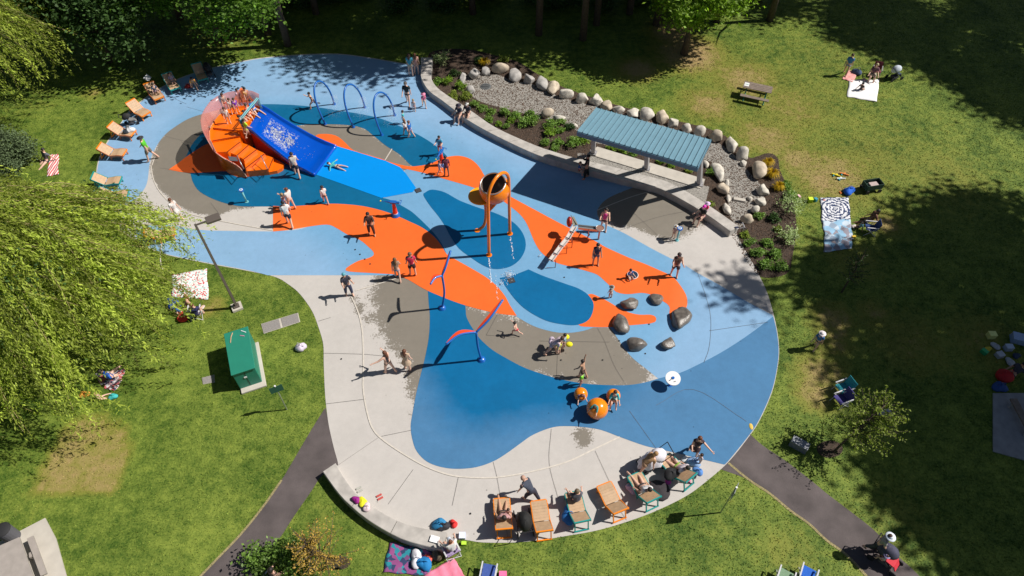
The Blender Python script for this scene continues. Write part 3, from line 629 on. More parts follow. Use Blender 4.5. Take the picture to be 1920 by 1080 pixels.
# ---- crowns seen at the top of the picture
tree("maple_tree", G(290, 10, 4).x - 1.5, G(290, 10, 4).y + 5.5, 4.8, 3.4, 3.0, 2.4, M_leafA, "bright green maple at the upper left above the loungers", 190, 70, .5, .24, 21, off=(0, -4))
tree("maple_tree", G(425, 15, 5).x, G(425, 15, 5).y + 5.5, 5.0, 2.8, 2.6, 2.2, M_leafA, "sunlit green maple above the top loungers, right of the first maple", 150, 60, .5, .24, 22, off=(0, -4))
tree("ash_tree", G(1315, 10, 4.5).x, G(1315, 10, 4.5).y + 1.6, 4.6, 3.0, 2.6, 2.6, M_leafD, "light green leafy tree at the top edge beside dry grass", 170, 80, .45, .26, 23)
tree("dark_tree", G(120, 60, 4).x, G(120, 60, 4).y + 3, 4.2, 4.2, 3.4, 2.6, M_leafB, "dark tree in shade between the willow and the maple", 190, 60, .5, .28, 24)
# ---- willows: hanging strands
def willow(name, cx, cy, rx, ry, ztop, label, strands, seed, drop=(2.0, 4.6)):
    t = empty(name, (cx, cy, 0), 0, label, "tree"); r = np.random.default_rng(seed)
    P = []; D = []; T = []; TW = MB()
    for i in range(strands):
        a = r.uniform(0, 6.283); q = r.uniform(0, 1) ** .55 * .93
        lob = 1 + .10 * sin(3 * a + seed) + .08 * sin(7 * a + 2) + .06 * sin(13 * a)
        x = cos(a) * q * rx * lob; y = sin(a) * q * ry * lob; z = ztop * (1 - .50 * q * q) + r.normal(0, .35)
        out = np.array([cos(a) + .35, sin(a) - .25, 0.0]); out /= np.linalg.norm(out)
        L = r.uniform(*drop) * (.55 + .6 * q); steps = int(L / .075); p = np.array([x, y, z]); hv = r.uniform(.55, .95); tint = r.choice([.45, .75, 1.0, 1.25, 1.6]) * r.uniform(.85, 1.15)
        sway = r.normal(0, .26, 2); pts_ = [tuple(p)]
        for k in range(steps):
            f = k / steps; v = out * (hv * (1 - f) ** 1.2 + .12) + np.array([sway[0], sway[1], -.12 - .95 * f ** .8]); v /= np.linalg.norm(v)
            p = p + v * .075
            if k % 9 == 0: pts_.append(tuple(p))
            if p[2] < .5: break
            for _ in range(2):
                P.append(p + r.normal(0, .05 + .05 * f, 3)); D.append(v); T.append(tint * (.8 + .5 * r.random()))
        if i % 5 == 0 and len(pts_) > 2: TW.tube(pts_, [.02 - .014 * j / len(pts_) for j in range(len(pts_))], 3)
    TW.build('twigs', mk('pale_willow_twig', (.34, .27, .12), .8), t)
    P = np.array(P); D = np.array(D); V, Fq = leaf_quads(P, NR.uniform(.09, .25, len(P)), .27, .3, D)
    fast_mesh("crown", V, Fq, M_leafC, t, {"tint": np.repeat(np.array(T), 4)})
    mb = MB(); rr = random.Random(seed); mb.tube([(0, 0, -.1), (.1, 0, ztop * .3), (.1, .1, ztop * .62)], [.5, .38, .3], 10)
    for i in range(14):
        a = rr.uniform(0, 6.28); L = rr.uniform(.4, .85)
        mb.tube([(0.1, 0, ztop * .45), (cos(a) * rx * L * .5, sin(a) * ry * L * .5, ztop * .82), (cos(a) * rx * L, sin(a) * ry * L, ztop * .68)], [.2, .1, .025], 5)
    mb.build("trunk", M_bark, t, smooth=True)
    # inner shade mass of leaves under the hanging strands
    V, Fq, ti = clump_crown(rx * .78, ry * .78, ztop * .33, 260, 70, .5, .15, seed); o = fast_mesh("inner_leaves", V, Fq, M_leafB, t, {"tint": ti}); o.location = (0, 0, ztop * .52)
    print(label, len(P)); return t
c1 = G(10, 560, 3.0); willow("willow_tree", c1.x, c1.y, 6.4, 5.0, 8.0, "large weeping willow hanging over the left edge of the pad", 1750, 5)
c2 = G(-125, 90, 4.0); willow("willow_tree", c2.x, c2.y, 5.6, 6.5, 9.0, "weeping willow in the upper left corner", 1300, 9)
# ---- blue green bush at the left edge
gb = G(-8, 318); t = empty("evergreen_shrub", (gb.x, gb.y, 0), 0, "spreading blue green evergreen shrub at the left edge", "shrub")
V, Fq, ti = clump_crown(2.5, 2.0, 1.2, 240, 60, .26, .14, 31, .55); fast_mesh("foliage", V, Fq, M_conif, t, {"tint": ti}).location = (0, 0, .9)
limb_tree("stem", .8, .08, 7, M_bark, t, 3, 1.2, 1.6)
# ---- young trees
def young_tree(px, py, h, r, mat, label, seed, leaf=.10, n=60, per=26, lean=(0, 0), stake=True, bare=.35):
    g = G(px, py); t = empty("young_tree", (g.x, g.y, 0), 0, label, "tree"); rr = random.Random(seed); mb = MB(); P = []; 
    mb.tube([(0, 0, 0), (lean[0] * .4, lean[1] * .4, h * .5), (lean[0], lean[1], h * .9)], [.05, .04, .015], 6)
    for i in range(n):
        f = bare + (1 - bare) * (i / n); a = rr.uniform(0, 6.28); L = r * (1.15 - f * .75) * rr.uniform(.55, 1.15)
        s = Vector((lean[0] * f, lean[1] * f, h * f * .85)); e = s + Vector((cos(a) * L, sin(a) * L, L * rr.uniform(.2, .9)))
        mb.tube([s, s.lerp(e, .5) + Vector((0, 0, .05)), e], [.018, .012, .005], 4)
        for k in range(per):
            q = .25 + .8 * k / per; P.append(tuple(s.lerp(e, q) + Vector((rr.gauss(0, .05), rr.gauss(0, .05), rr.gauss(0, .05)))))
    mb.build("trunk", M_bark, t, smooth=True)
    V, Fq = leaf_quads(np.array(P), NR.uniform(leaf * .7, leaf * 1.3, len(P)), .5, .3)
    fast_mesh("crown", V, Fq, mat, t, {"tint": np.repeat(NR.uniform(.6, 1.4, len(P)), 4)})
    return t
young_tree(1562, 848, 3.3, 1.9, M_leafF, "young olive green tree with spiky branches on the right lawn", 41, .11, 80, 34, (1.2, 0.6))
young_tree(640, 1066, 2.6, 1.5, M_leafE, "young tree with orange brown leaves near the bottom path", 42, .08, 85, 26, (-.9, .15))
young_tree(1578, 548, 3.0, 1.0, M_leafB, "thin young tree standing in shade on the right lawn", 43, .09, 40, 18, (.1, .1))
for px, py, w in [(1556, 842, .62), (637, 1055, .5)]:
    P = [(px + cos(a) * 40 * w, py + sin(a) * 26 * w) for a in [i * .785 for i in range(8)]]
    sheet("tree_mulch_ring", P, .008, M_mulch, None, 1.0)
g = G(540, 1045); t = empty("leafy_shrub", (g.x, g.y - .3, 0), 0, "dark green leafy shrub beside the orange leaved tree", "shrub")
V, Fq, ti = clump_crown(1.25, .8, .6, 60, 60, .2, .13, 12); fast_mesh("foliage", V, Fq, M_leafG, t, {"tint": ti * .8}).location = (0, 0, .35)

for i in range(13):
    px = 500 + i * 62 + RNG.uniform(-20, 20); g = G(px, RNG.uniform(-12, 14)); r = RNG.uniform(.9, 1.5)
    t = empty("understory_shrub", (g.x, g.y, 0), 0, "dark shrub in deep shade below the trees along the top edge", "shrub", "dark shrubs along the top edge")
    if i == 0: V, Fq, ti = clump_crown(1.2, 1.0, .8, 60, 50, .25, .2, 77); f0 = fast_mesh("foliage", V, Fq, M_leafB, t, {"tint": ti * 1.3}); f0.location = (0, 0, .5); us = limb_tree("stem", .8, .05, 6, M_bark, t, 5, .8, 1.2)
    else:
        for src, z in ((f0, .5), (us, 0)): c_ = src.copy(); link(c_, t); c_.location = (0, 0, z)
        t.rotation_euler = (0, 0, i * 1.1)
# ---- bed plants
def plant(px, py, r, mat, label, seed, kind='leafy', cat="plant", group="plants in the mulched bed"):
    g = G(px, py); t = empty("bed_plant" if kind != 'grass' else "ornamental_grass", (g.x, g.y, .0), 0, label, cat, group); q = np.random.default_rng(seed)
    if kind == 'grass':
        n = 220; a = q.uniform(0, 6.28, n); l = q.uniform(.5, 1.1, n) * r; b = np.column_stack([np.cos(a) * .04, np.sin(a) * .04, np.zeros(n)])
        m = np.column_stack([np.cos(a) * l * .55, np.sin(a) * l * .55, r * q.uniform(.6, 1.1, n)]); e = np.column_stack([np.cos(a) * l, np.sin(a) * l, r * q.uniform(.3, .9, n)])
        w = np.column_stack([-np.sin(a), np.cos(a), np.zeros(n)]) * .012
        V = np.stack([b - w, b + w, m + w, m - w, m - w, m + w, e + w * .2, e - w * .2], 1).reshape(-1, 3); Fq = np.arange(n * 8).reshape(-1, 4)
        fast_mesh("foliage", V, Fq, mat, t, {"tint": np.repeat(q.uniform(.6, 1.3, n * 2), 4)})
    else:
        cl = 26 if kind == 'leafy' else 16
        V, Fq, ti = clump_crown(r, r, r * .62, cl, 24, r * .22, .10 if r > .3 else .085, seed, .35)
        fast_mesh("foliage", V, Fq, mat, t, {"tint": ti}).location = (0, 0, r * .55)
        mb = MB(); rr = random.Random(seed)
        for i in range(6):
            a = 6.28 * i / 6; mb.tube([(0, 0, 0), (cos(a) * r * .5, sin(a) * r * .5, r * .6)], [.012, .006], 4)
        mb.build("stem", M_bark, t)
    return t
PL = [(828, 118, .62, 'H', "tall pale leaved shrub just right of the wall's upper end"), (822, 157, .40, 'G', "green bed plant beside the wall below the pale shrub"), (840, 156, .45, 'D', "bright green bed plant second from the wall end"), (863, 166, .42, 'D', "bright green bed plant left of the pale stone"), (852, 142, .4, 'B', "dark bed plant behind the bright ones"),
      (900, 118, .4, 'B', "dark plant behind the gravel bed's left end"), (945, 116, .45, 'F', "yellowish plant behind the wide smooth boulder"), (850, 182, .4, 'F', "olive tuft beside the wall's first bend"), (875, 184, .42, 'F', "dry olive plant below the pale stone"), (889, 199, .34, 'G', "round grey green plant behind the seated pair"),
      (906, 206, .36, 'G', "green plant right of the seated pair"), (921, 213, .32, 'G', "small green plant in the middle of the mulch"), (916, 228, .34, 'G', "green plant close behind the wall right of the seated pair"), (935, 235, .25, 'D', "yellow green plant close behind the wall"), (950, 240, .27, 'G', "small dark green plant close behind the wall joint"),
      (948, 215, .4, 'G', "leafy plant in the middle row of the bed"), (958, 228, .28, 'D', "bright small plant in the middle row"), (966, 221, .4, 'G', "leafy plant right of the bright small one"), (983, 235, .5, 'G', "large leafy plant left part of the big cluster"), (1000, 232, .55, 'G', "large leafy plant right part of the big cluster"), (995, 216, .36, 'G', "green plant behind the big cluster"),
      (1033, 238, .48, 'G', "leafy plant with yellow green tips below the white boulder"), (1030, 252, .42, 'D', "light green plant in front of the leafy one"), (1051, 232, .34, 'G', "green plant right of the white boulders"), (1050, 247, .32, 'G', "small leafy plant second from the roof corner"), (1068, 240, .36, 'B', "dark green plant at the roof's lower left corner"),
      (1022, 270, .34, 'G', "pale green plant near the wall left of the shelter"), (1046, 272, .4, 'G', "leafy plant near the wall in front of the shelter's corner"), (1040, 280, .3, 'G', "low plant touching the wall left of the shelter"), (1075, 273, .52, 'G', "big leafy shrub left of the shelter's first post"), (1090, 266, .48, 'D', "bright leafy shrub behind the shelter's first post"),
      (1146, 280, .32, 'D', "lime green plant under the shelter, left one"), (1168, 285, .34, 'D', "lime green plant under the shelter, middle one"), (1186, 292, .28, 'G', "green plant under the shelter's middle"), (1238, 305, .28, 'D', "lime green plant right of the middle post"), (1258, 312, .26, 'D', "yellow green tuft under the shelter's right half"), (1290, 322, .26, 'F', "sparse grass under the shelter's right end"),
      (1334, 326, .32, 'G', "round green shrub beside the long curved boulder"), (1472, 352, .45, 'G', "dark leafy shrub at the upper corner of the right bed"), (1478, 392, .8, 'H', "large pale leaved shrub on the right edge of the bed"), (1482, 372, .5, 'G', "dark shrub above the large pale one"), (1450, 412, .45, 'B', "dark low plant in the middle of the right bed"), (1422, 408, .35, 'G', "thin green plant beside the low pale boulder"),
      (1472, 450, .6, 'H', "second pale leaved shrub low in the right bed"), (1438, 458, .36, 'G', "small green plant left of the second pale shrub"), (1406, 459, .42, 'G', "leafy plant nearest the bike on the pad edge"), (1420, 476, .45, 'G', "leafy plant second from the bike"), (1452, 480, .45, 'G', "leafy plant third from the bike"), (1434, 500, .5, 'G', "dark green plant at the lower tip of the bed"), (1462, 503, .45, 'G', "last dark green plant at the bed's lower right tip"),
      (1458, 432, .25, 'F', "small yellow tuft in the right bed"), (1395, 442, .3, 'F', "olive tuft beside the bike's rear wheel"), (1330, 385, .26, 'F', "sparse tuft behind the seated child in pink")]
mm = dict(H=M_leafH, G=M_leafG, D=M_leafD, B=M_leafB, F=M_leafF)
for i, (x, y, r, m_, lb) in enumerate(PL): plant(x, y, r * (.92 if m_ == 'H' else .70 if x > 1390 else .80), mm[m_], lb, 100 + i)
for x, y, r, lb in [(1439, 310, .42, "upper bright yellow grass tuft beside the two toned boulder"), (1446, 332, .48, "largest bright yellow grass tuft, the middle one"), (1458, 355, .42, "lowest bright yellow grass tuft"), (908, 122, .45, "ochre grass tuft behind the boulders at the upper left")]:
    plant(x, y, r, M_leafY, lb, int(x), 'grass')

# ------------------------------------------------------------------ shelter
M_roof = mk("blue_grey_metal_roof", (.165, .305, .385), .45, .05, 2, 0, 10, spec=.5)
M_fascia = mk("blue_grey_fascia", (.09, .20, .29), .5)
M_gpost = mk("grey_painted_steel", (.34, .33, .34), .55, .06, 4)
M_slab = mk("pale_slab", (.52, .48, .42), .85, .1, 2)
t = empty("park_shelter", G(1210, 313, 0), 0, "open picnic shelter with pale blue standing seam metal roof on grey posts", "shelter"); o0 = t.location
FL, FR, BR, BLc = G(1083, 246, 4.0) - o0, G(1308, 313, 4.0) - o0, G(1333, 262, 3.6) - o0, G(1119, 202, 3.6) - o0
n = 22
for i in range(n):
    a = i / n + .0012; b = (i + 1) / n - .0012; f1, f2 = FL.lerp(FR, a), FL.lerp(FR, b); b1, b2 = BLc.lerp(BR, a), BLc.lerp(BR, b); dz = Vector((0, 0, -.05))
    mb = MB(); mb.add([f1, f2, b2, b1, f1 + dz, f2 + dz, b2 + dz, b1 + dz], [(0, 1, 2, 3), (7, 6, 5, 4), (0, 4, 5, 1), (1, 5, 6, 2), (2, 6, 7, 3), (3, 7, 4, 0)]); mb.build("roof_panel", M_roof, t)
for i in range(n + 1):
    a = i / n; mb = MB(); mb.beam(FL.lerp(FR, a) + Vector((0, 0, .02)), BLc.lerp(BR, a) + Vector((0, 0, .02)), .03, .07); mb.build("roof_seam", M_roof, t)
mb = MB(); e = Vector((0, 0, -.17)); dn = (FL - BLc).normalized() * .02; dr = (FR - FL).normalized() * .02
mb.beam(FL + e + dn - dr, FR + e + dn + dr, .04, .26); mb.beam(BLc + e - dn - dr, BR + e - dn + dr, .04, .26); mb.beam(FL + e - dr, BLc + e - dr, .04, .26); mb.beam(FR + e + dr, BR + e + dr, .04, .26); mb.build("fascia", M_fascia, t)
for bp in ((1112, 287), (1212, 316), (1311, 345)):
    b = G(*bp, .45) - o0; tt = G(bp[0] + 3, bp[1] - 60, 3.62) - o0; mb = MB(); mb.beam(b + Vector((0, 0, .04)), tt, .24, .24); p = mb.build("post", M_gpost, t, bevel=.015)
    mb = MB(); nb = (FL - BLc).normalized(); mb.beam(tt - nb * .7 + Vector((0, 0, -.04)), tt + nb * .8 + Vector((0, 0, .05)), .14, .14); mb.build("roof_beam", M_gpost, t)
    mb = MB(); mb.box(b + Vector((0, 0, .04)), (.42, .42, .04), rz=-.3)
    for sx in (-1, 1):
        for sy in (-1, 1): mb.cyl(b + Vector((sx * .15, sy * .15, .06)), .02, .05, 6)
    mb.build("base_plate", M_gpost, t)
for i in range(2):
    a = G(1101, 288, .45) - o0; b = G(1313, 353, .45) - o0; c = G(1322, 336, .45) - o0; d = G(1120, 275, .45) - o0; a.z = b.z = c.z = d.z = 0; s0, s1 = (0, .497) if i == 0 else (.503, 1)
    mb = MB(); mb.prism([a.lerp(b, s0), a.lerp(b, s1), d.lerp(c, s1), d.lerp(c, s0)], 0, .455); mb.build("floor_slab", M_slab, t)
mb = MB(); a = G(1375, 374); b = G(1397, 378); mb.beam(a + Vector((0, 0, .05)), b + Vector((0, 0, .05)), .22, .14); o = mb.build("culvert_slab", M_slab); tag(o, "white concrete culvert slab lying across the gravel", "slab")
# drain dome
t = empty("drain_grate", G(911, 163), 0, "round black domed drain grate in the gravel", "drain"); mb = MB(); mb.cyl((0, 0, 0), .36, .05, 24); mb.build("rim", mk("galvanised_metal", (.4, .42, .43), .4, metal=.6), t)
mb = MB()
for i in range(9):
    x = -.28 + .07 * i; w = sqrt(max(.01, .3 ** 2 - x * x)); mb.tube([(x, -w, .05), (x, -w * .6, .13), (x, 0, .17), (x, w * .6, .13), (x, w, .05)], .012, 5)
mb.build("grille", M_dark, t)
# ------------------------------------------------------------------ play equipment
M_obody = mk("orange_gelcoat", (.85, .17, .008), .25, .04, 2, coat=.5)
M_oin = mk("orange_step_surface", (.88, .16, .003), .30, .03, 2, coat=.3)
M_bslide = mk("blue_slide_gelcoat", (.0, .075, .50), .22, .03, 2, coat=.6)
M_panel = mk("translucent_pink_panel", (.62, .25, .22), .25, alpha=.5)
M_steel = mk("brushed_steel", (.50, .52, .52), .35, metal=.75)
M_tealp = mk("pale_teal_paint", (.20, .52, .56), .4)
M_foam = mk("white_water_foam", (.88, .90, .94), .4)
M_ball = mk("orange_ball_gelcoat", (.92, .26, .004), .22, .03, 2, coat=.5)
M_bluep = mk("bright_blue_paint", (.01, .13, .48), .35, coat=.3)
M_redo = mk("red_orange_panel", (.80, .07, .012), .45)
M_yel = mk("yellow_orange_paint", (.90, .235, .005), .3, coat=.3)
M_white = mk("white_paint", (.80, .80, .80), .5)
M_green = mk("green_cabinet_paint", (.02, .22, .15), .5, .04, 3)
M_black = mk("black_fabric", (.015, .015, .018), .8)
M_grey = mk("grey_fabric", (.10, .10, .115), .8)

def slide():
    o = G(480, 280); t = empty("water_slide", o, 0, "big orange spiral stair and wide blue water slide running onto a bright blue mat", "slide"); L = lambda px, py, z: G(px, py, z) - o
    q = lambda X, Y, z: L(360 + X / 6, 230 + Y / 6, z); p = lambda X, Y, z: L(360 + X / 6, 90 + Y / 6, z)
    def slab(name, P, zb, mat):
        c = sum((v for v in P), Vector()) / len(P); n = len(P); B = [Vector((v.x, v.y, v.z - zb)) for v in P]
        mb = MB(); mb.add(P + B, [tuple(range(n)), tuple(range(n, 2 * n))[::-1]] + [(i, i + n, (i + 1) % n + n, (i + 1) % n) for i in range(n)])
        ob = mb.build(name, mat, t); bm = bmesh.new(); bm.from_mesh(ob.data); bmesh.ops.recalc_face_normals(bm, faces=bm.faces); bm.to_mesh(ob.data); bm.free()
        b = ob.modifiers.new("bevel", 'BEVEL'); b.width = .025; b.segments = 2; return ob
    steps = [[(600, 552), (855, 552), (915, 395), (1035, 465), (1010, 510), (955, 540), (870, 555), (850, 552)][1:],
             [(598, 545), (858, 522), (915, 395), (820, 345), (600, 512)], [(600, 512), (820, 345), (725, 300), (580, 412)], [(580, 412), (725, 300), (635, 250), (505, 368)],
             [(400, 325), (505, 368), (635, 250), (540, 215)], [(270, 330), (230, 270), (205, 200), (540, 145), (545, 215), (400, 325)], [(205, 200), (195, 120), (210, 55), (525, 90), (540, 145)]]
    zs = [.24, .47, .70, .93, 1.16, 1.38, 1.50]
    for P, z in zip(steps, zs): slab("step", [q(X, Y, z) for X, Y in P], z, M_oin)
    slab("deck", [p(210, 895, 1.6), p(235, 830, 1.6), p(300, 755, 1.6), p(370, 700, 1.6), p(480, 665, 1.6), p(600, 648, 1.6), p(745, 650, 1.6), p(770, 665, 1.6), p(615, 860, 1.6), p(560, 930, 1.6)], 1.5, M_oin)
    for (x1, y1), (x2, y2), z in (((850, 553), (915, 397), .47), ((600, 512), (820, 347), .70), ((580, 412), (725, 302), .93), ((505, 368), (635, 252), 1.16), ((400, 325), (540, 217), 1.38), ((235, 203), (540, 147), 1.50), ((215, 56), (525, 92), 1.60)):
        mb = MB(); mb.beam(q(x1, y1, z + .004), q(x2, y2, z + .004), .045, .02); mb.build("step_edge", mk("dark_step_edge", (.22, .03, .004), .5), t)
    # outer shell: ground line, rim line, panel top line
    rim = [(620, 615, .12), (585, 565, .3), (540, 510, .52), (490, 470, .72), (430, 440, .92), (350, 395, 1.15), (280, 350, 1.35), (235, 275, 1.55), (200, 190, 1.68), (195, 100, 1.75), (215, 40, 1.75)]
    R = [q(*r) for r in rim] + [p(250, 820, 1.75), p(300, 755, 1.75), p(370, 700, 1.75), p(480, 660, 1.75), p(600, 640, 1.75), p(700, 640, 1.75), p(765, 655, 1.75)]
    g0 = [(620, 617), (520, 612), (455, 590), (400, 560), (360, 520), (330, 470), (310, 410), (300, 340), (310, 270), (330, 200), (350, 150)]
    B = [q(X, Y, 0.02) for X, Y in g0]; ctr = L(470, 262, 0)
    while len(B) < len(R):
        r = R[len(B)]; B.append(Vector((ctr.x + (r.x - ctr.x) * .62, ctr.y + (r.y - ctr.y) * .62, .02)))
    n = len(R); mb = MB(); vs = []; M = 6
    for i in range(n):
        a, b = B[i], R[i]
        for k in range(M + 1):
            f = k / M; w = f ** .55; v = Vector((a.x + (b.x - a.x) * w, a.y + (b.y - a.y) * w, a.z + (b.z - a.z) * f)); vs.append(v)
        c = Vector((ctr.x, ctr.y, b.z)); d = (c - b).normalized() * .06; vs += [b + Vector((0, 0, .02)) + d * .5, b + d, b + d - Vector((0, 0, .25))]
    K = M + 4
    mb.add(vs, [(i * K + k, i * K + k + 1, (i + 1) * K + k + 1, (i + 1) * K + k) for i in range(n - 1) for k in range(K - 1)])
    ob = mb.build("stair_shell", M_obody, t, smooth=True)
    mb = MB(); mb.tube([r + Vector((0, 0, .02)) for r in R[:12]], .022, 6); mb.build("rim_trim", mk("pale_rim_trim", (.8, .62, .5), .4), t, smooth=True)
    # translucent wind panel on the rim
    hts = [.02, .02, .03, .04, .06, .14, .30, .8, .85, .88, .9, .9, .9, .9, .9, .9, .85, .75]
    mb = MB(); vs = []; outs = [.0, .02, .05, .08, .1, .14, .18, .2, .22, .24, .25, .25, .25, .25, .25, .25, .22, .2]
    for i in range(n):
        d = (R[i] - ctr); d.z = 0; d.normalize()
        for k in range(4):
            f = k / 3; vs.append(R[i] + d * outs[i] * f ** 1.5 + Vector((0, 0, .02 + hts[i] * f)))
    mb.add(vs, [(i * 4 + k, i * 4 + k + 1, i * 4 + k + 5, i * 4 + k + 4) for i in range(n - 1) for k in range(3)])
    ob = mb.build("wind_panel", M_panel, t, smooth=True); s = ob.modifiers.new("solid", 'SOLIDIFY'); s.thickness = .02
    for a, b in (((145, 780, 1.9), (205, 905, 1.9)),):
        mb = MB(); mb.beam(p(*a), p(*b), .05, .12); mb.build("panel_bracket", M_steel, t)
    mb = MB(); mb.beam(q(210, 205, 1.9), q(265, 325, 1.7), .04, .1); mb.build("panel_bracket", M_steel, t)
    # red side wall under the slide
    left = [(463, 236, 1.78), (478, 247, 1.66), (496, 263, 1.30), (515, 278, .98), (535, 294, .70), (556, 308, .46), (575, 318, .32), (590, 326, .22)]
    right = [(488, 196, 1.85), (503, 204, 1.70), (524, 218, 1.38), (545, 231, 1.08), (566, 243, .78), (588, 255, .52), (610, 265, .36), (630, 273, .24)]
    def dn(v, k): return Vector((v.x, v.y, v.z - k))
    LL_ = [L(*a) for a in smooth_open(left, 4)]; RR = [L(*a) for a in smooth_open(right, 4)]; m = len(LL_)
    mb = MB(); vs = []
    for i in range(m):
        a, b = LL_[i], RR[i]; w = (b - a).normalized(); hs = .20 if i < m - 5 else .20 * (m - 1 - i) / 5 + .04
        vs += [dn(a, hs + .12) - w * .04, a - w * .06, a + Vector((0, 0, .03)), a + w * .05, dn(a, hs * .7) + w * .09, dn(a, hs) + w * .2, dn(a.lerp(b, .5), hs + .03), dn(b, hs) - w * .2, dn(b, hs * .7) - w * .09, b - w * .05, b + Vector((0, 0, .03)), b + w * .06, dn(b, hs + .12) + w * .04]
    K = 13; mb.add(vs, [(i * K + k, i * K + k + 1, (i + 1) * K + k + 1, (i + 1) * K + k) for i in range(m - 1) for k in range(K - 1)] + [tuple((m - 1) * K + k for k in range(K))])
    ob = mb.build("slide_chute", M_bslide, t, smooth=True); bm = bmesh.new(); bm.from_mesh(ob.data); bmesh.ops.recalc_face_normals(bm, faces=bm.faces)
    bm.to_mesh(ob.data); bm.free()
    ob2 = ob
    mb = MB(); vs = []
    for P, s in ((LL_, -1), (RR, 1)):
        vs = []
        for i in range(m):
            w = (RR[i] - LL_[i]).normalized() * s; top = dn(P[i], .12) + w * .03; vs += [top, Vector((top.x - w.x * .12, top.y - w.y * .12, top.z * .5)), Vector((top.x - w.x * .1, top.y - w.y * .1, .02))]
        mb.add(vs, [(i * 3 + k, i * 3 + k + 1, i * 3 + k + 4, i * 3 + k + 3) for i in range(m - 1) for k in range(2)])
    mb.build("slide_side", mk("red_orange_side", (.62, .055, .01), .35, coat=.3), t, smooth=True)
    # foam flecks on the chute
    fm = MB(); r = random.Random(3)
    k = 0
    from mathutils import noise as _nz
    while k < 2100:
        u = r.uniform(.16, .84); f = r.uniform(.20, .56) * (m - 1) if r.random() < .93 else r.uniform(.1, .8) * (m - 1)
        nv = .45 * _nz.noise(Vector((u * 4.5, f * .4, 1.7))) + .8 * _nz.noise(Vector((u * 16, f * 1.6, 4.2))) + .14; far = abs(f / (m - 1) - .36) * 1.6
        if nv < -.02 + far * 1.5 * r.random() and r.random() > .07: continue
        k += 1
        i = int(f); g = f - i; a = LL_[i].lerp(LL_[i + 1], g); b = RR[i].lerp(RR[i + 1], g); hs = .225
        c = dn(a.lerp(b, u), hs - .01); dl = (LL_[i + 1] - LL_[i]).normalized(); w = (b - a).normalized(); s1 = r.uniform(.015, .07); s2 = r.uniform(.004, .014)
        n0 = dl.cross(w) if dl.cross(w).z > 0 else w.cross(dl)
        fm.add([c + dl * s1, c + w * s2, c - dl * s1, c - w * s2, c + n0 * .02], [(0, 1, 4), (1, 2, 4), (2, 3, 4), (3, 0, 4)])
    o3 = fm.build("water_foam", M_foam, t); o3["kind"] = 'stuff'
    # handrail arch over the chute's mouth
    A0, A1, B1, B0 = L(459, 237, 1.7), L(450, 224, 2.25), L(483, 184, 2.35), L(490, 203, 1.8)
    for d in (-.05, .05):
        w = Vector((d, -d * .6, 0)); mb = MB(); mb.tube([A0 + w, A1 + w, B1 + w, B0 + w], .032, 8); mb.build("grab_rail", M_tealp, t, smooth=True)
    # stair handrails
    for a, b, c, d in (((585, 520, .55), (580, 515, 1.15), (505, 370, 1.35), (515, 372, .95)), ((850, 520, .4), (845, 515, 1.0), (775, 370, 1.3), (785, 375, .8))):
        P = [q(*a), q(*b), q(*c), q(*d)]
        mb = MB(); mb.tube(P, .025, 8); mb.tube([P[0].lerp(P[1], .5), P[3].lerp(P[2], .5)], .018, 6); mb.build("handrail", M_steel, t, smooth=True)
    mb = MB(); A = [q(405, 380, 1.3), q(500, 390, 1.3), q(520, 435, 1.3), q(425, 430, 1.3)]; mb.add(A, [(0, 1, 2, 3)]); ob = mb.build("sign_plate", M_grey, t); s = ob.modifiers.new("solid", 'SOLIDIFY'); s.thickness = .02
slide()

def hoop(b0, top, b1, label):
    A = G(*b0); B = G(*b1); o = (A + B) / 2; t = empty("spray_hoop", o, 0, label, "water feature", "blue spray hoops"); T = G(*top, 2.35) - o
    a = A - o; b = B - o; pts = []
    for i in range(25):
        s = pi * i / 24; base = a.lerp(b, (1 - cos(s)) / 2); zz = 2.35 * sin(s) ** .85; pts.append(Vector((base.x - .62 * sin(s) * (1 - s / pi) ** .7, base.y, zz)))
    mb = MB(); mb.tube(pts, .058, 10); mb.build("pipe", M_bluep, t, smooth=True)
    for q_ in (a, b): mb = MB(); mb.cyl(q_, .11, .05, 14); mb.cyl(q_ + Vector((0, 0, .05)), .07, .09, 12); mb.build("base_flange", M_bluep, t)
    for k in (5, 12, 18): mb = MB(); mb.ell(pts[k] + Vector((0.05, 0, 0)), .022, 6, 4); mb.build("nozzle", M_white, t)
hoop((610, 233), (600, 154), (627, 196), "leftmost of the three blue hoops beside the slide")
hoop((663, 239), (666, 161), (684, 202), "middle one of the three blue hoops")
hoop((716, 254), (728, 176), (740, 217), "rightmost blue hoop beside the playing children")
def mist(px, py, label, n=800, r=.6, h=1.4):
    g = G(px, py); mb = MB(); q = random.Random(px)
    for i in range(n):
        f = q.random(); a = q.uniform(0, 6.28); rr = r * (1 - f * .7) * sqrt(q.random()); s = q.uniform(.004, .010); c = Vector((g.x + cos(a) * rr + f * .25, g.y + sin(a) * rr, .05 + h * f))
        mb.add([c + Vector((s, 0, 0)), c + Vector((-s, s, 0)), c + Vector((-s, -s, 0)), c + Vector((0, 0, s * 1.6))], [(0, 1, 3), (1, 2, 3), (2, 0, 3), (0, 2, 1)])
    o = mb.build("water_spray", M_foam); return tag(o, label, "water spray", kind='stuff')
mist(628, 215, "fine mist inside the left blue hoop"); mist(680, 218, "fine mist inside the middle blue hoop"); mist(735, 232, "fine mist inside the right blue hoop")
